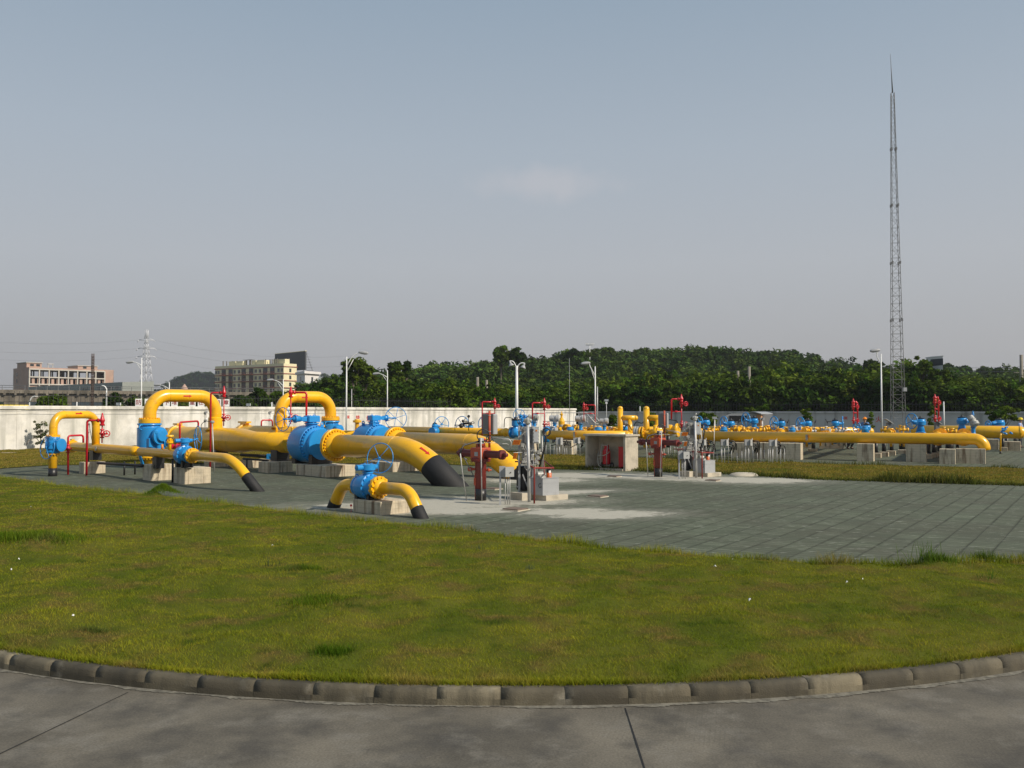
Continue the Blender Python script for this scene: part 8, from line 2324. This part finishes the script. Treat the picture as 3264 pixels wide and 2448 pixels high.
# pylon and wires
c_ = level(at(465, 1240, 420), 0); zt_ = at(466, 1052, 420).z
t = thing("pylon", c_, "white lattice electricity pylon far behind the first street lamp", "pylon")
M['pylon'] = mat("pylon_paint", (.62, .63, .65), .6)
def pc_(z, k):
    w = 2.9 * max(.10, 1 - z / zt_ * 1.05) + .25; a = math.radians(25 + 90 * k); return c_ + Vector((math.cos(a) * w * 1.41, math.sin(a) * w * 1.41, z))
mb = MB(); lv = [0, 6, 11, 15.5, 19.5, 23, 26, 28.5, 31, 33.5, 36, zt_]
lv = [v for v in lv if v <= zt_]
if lv[-1] != zt_: lv.append(zt_)
for k in range(4):
    for i in range(len(lv) - 1):
        mb.cyl(pc_(lv[i], k), pc_(lv[i + 1], k), .13, n=4); mb.cyl(pc_(lv[i], k), pc_(lv[i + 1], (k + 1) % 4), .08, n=4); mb.cyl(pc_(lv[i + 1], k), pc_(lv[i], (k + 1) % 4), .08, n=4)
        mb.cyl(pc_(lv[i + 1], k), pc_(lv[i + 1], (k + 1) % 4), .07, n=4)
mb.build("tower", M['pylon'], t)
arms = []
for (y_, x0, x1) in ((1084, 442, 490), (1111, 438, 494), (1137, 437, 494)):
    z_ = at(465, y_, 420).z; a = at(x0, y_, 420); b = at(x1, y_, 420); arms.append((a, b))
    mb = MB(); mb.cyl(a, b, .12, n=4); mb.cyl(a, level(c_, z_ + 1.2), .09, n=4); mb.cyl(b, level(c_, z_ + 1.2), .09, n=4); mb.cyl(a, a - Z * 1.0 + Vector((-.6, 0, 0)), .16, n=5); mb.cyl(b, b - Z * 1.0 + Vector((.6, 0, 0)), .16, n=5); mb.build("cross_arm", M['pylon'], t)
def wire(a, b, sag, label, r=.024):
    mb = MB(); pts = [a.lerp(b, i / 24) - Z * sag * 4 * (i / 24) * (1 - i / 24) for i in range(25)]
    mb.tube(pts, r, 4, smooth=False); mb.build("power_line", M['dgray'], None, label=label, cat="power line", group="power lines from the pylon")
nm = ["top", "middle", "bottom"]
for i, (a, b) in enumerate(arms):
    wire(a, at(-150, (1078, 1110, 1134)[i], 400), 2.2, "thin power line leaving the pylon's %s arm to the left" % nm[i])
    wire(b, at(1130, (1134, 1166, 1204)[i], 400), 3.5, "thin power line leaving the pylon's %s arm to the right" % nm[i])
for i, y_ in enumerate((1161, 1174)):
    wire(at(3400, y_ - 4, 150), at(3010, y_ + 8, 200), .5, "thin wire running to the utility pole at the right edge, %s" % ("upper" if i == 0 else "lower"), .03)

# ---------------------------------------------------------------- litter and weeds on the lawn
rr_ = random.Random(9)
LIT = [(233, 1966), (36, 1818), (60, 1784), (98, 1617), (2700, 1858), (2750, 1849), (2280, 1807), (2390, 1914), (868, 1740), (2335, 1786)]
for i, (px, py) in enumerate(LIT):
    g_ = gp(px, py, .09); s_ = .014 + .014 * rr_.random()
    mb = MB(); a = rr_.uniform(0, 6); d_ = Vector((math.cos(a), math.sin(a), .1)); mb.add([g_ - d_ * s_, g_ + Vector((-d_.y, d_.x, .1)) * s_ * .7 + Z * .015, g_ + d_ * s_ * 1.2, g_ - Vector((-d_.y, d_.x, 0)) * s_ * .6 + Z * .02, g_ + Z * .03], [(0, 1, 4), (1, 2, 4), (2, 3, 4), (3, 0, 4)], False)
    mb.build("paper_scrap", M['white'], None, label="tiny crumpled scrap of white paper lying in the lawn", cat="litter", group="white paper scraps on the lawn")
def weed(px, py, h, n, label, m_='leafb', seed=1, spread=.06):
    g = random.Random(seed); b = gp(px, py, .04); t = thing("weed", b, label, "weed", "tall weeds on the lawn edge")
    mb = MB()
    for i in range(n):
        a = g.uniform(0, 6.28); l = g.uniform(.1, .5) * h; p = b + Vector((g.gauss(0, spread), g.gauss(0, spread * .5), 0)); hh = h * g.uniform(.5, 1)
        tip = p + Vector((math.cos(a) * l, math.sin(a) * l, hh)); mid = p.lerp(tip, .55) + Z * hh * .12; w = Vector((.004, .001, 0))
        mb.add([p - w, p + w, mid + w * .8, mid - w * .8, tip], [(0, 1, 2, 3), (3, 2, 4)], True)
    mb.c = [(1, 1, 1, 1)] * len(mb.v)
    mb.build("blades", M[m_], t)
weed(2950, 1808, .42, 34, "tall grassy weed on the lawn edge at right", seed=2, spread=.10)
weed(3010, 1812, .30, 40, "wide tuft of weeds on the lawn edge at right", seed=3, spread=.16)
weed(1507, 1702, .22, 8, "thin dry weed on the lawn edge before the junction box", 'dryleaf', 4, .03)
weed(1525, 1760, .14, 14, "reddish little weed in the middle of the lawn", 'dryleaf', 5, .05)
weed(860, 1810, .20, 9, "dark twiggy weed on the left half of the lawn", 'dryleaf', 6, .08)
weed(1690, 1820, .12, 16, "small red-brown weed beside the lawn's centre", 'dryleaf', 7, .04)
weed(520, 1600, .12, 10, "pale stalk in front of the grassy mound", 'dryleaf', 8, .03)
weed(3150, 1850, .18, 16, "leaning weed near the right edge of the lawn", seed=9, spread=.08)

# ---------------------------------------------------------------- haze of the warm air
HAZE = 0.0002
if HAZE:
    mb = MB(); mb.obox(V(0, 600, 42), V(1250, 0, 0), V(0, 640, 0), V(0, 0, 44))
    m = bpy.data.materials.new("haze"); m.use_nodes = True; N = m.node_tree.nodes; N.clear()
    o = N.new("ShaderNodeOutputMaterial"); pv = N.new("ShaderNodeVolumePrincipled")
    pv.inputs["Color"].default_value = (.80, .84, .90, 1); pv.inputs["Density"].default_value = HAZE; pv.inputs["Anisotropy"].default_value = .2
    m.node_tree.links.new(pv.outputs[0], o.inputs["Volume"])
    mb.build("haze", m, None, kind='stuff', label="pale warm haze in the air over the yard and the country behind", cat="haze")
print("objects", len(COL.objects))
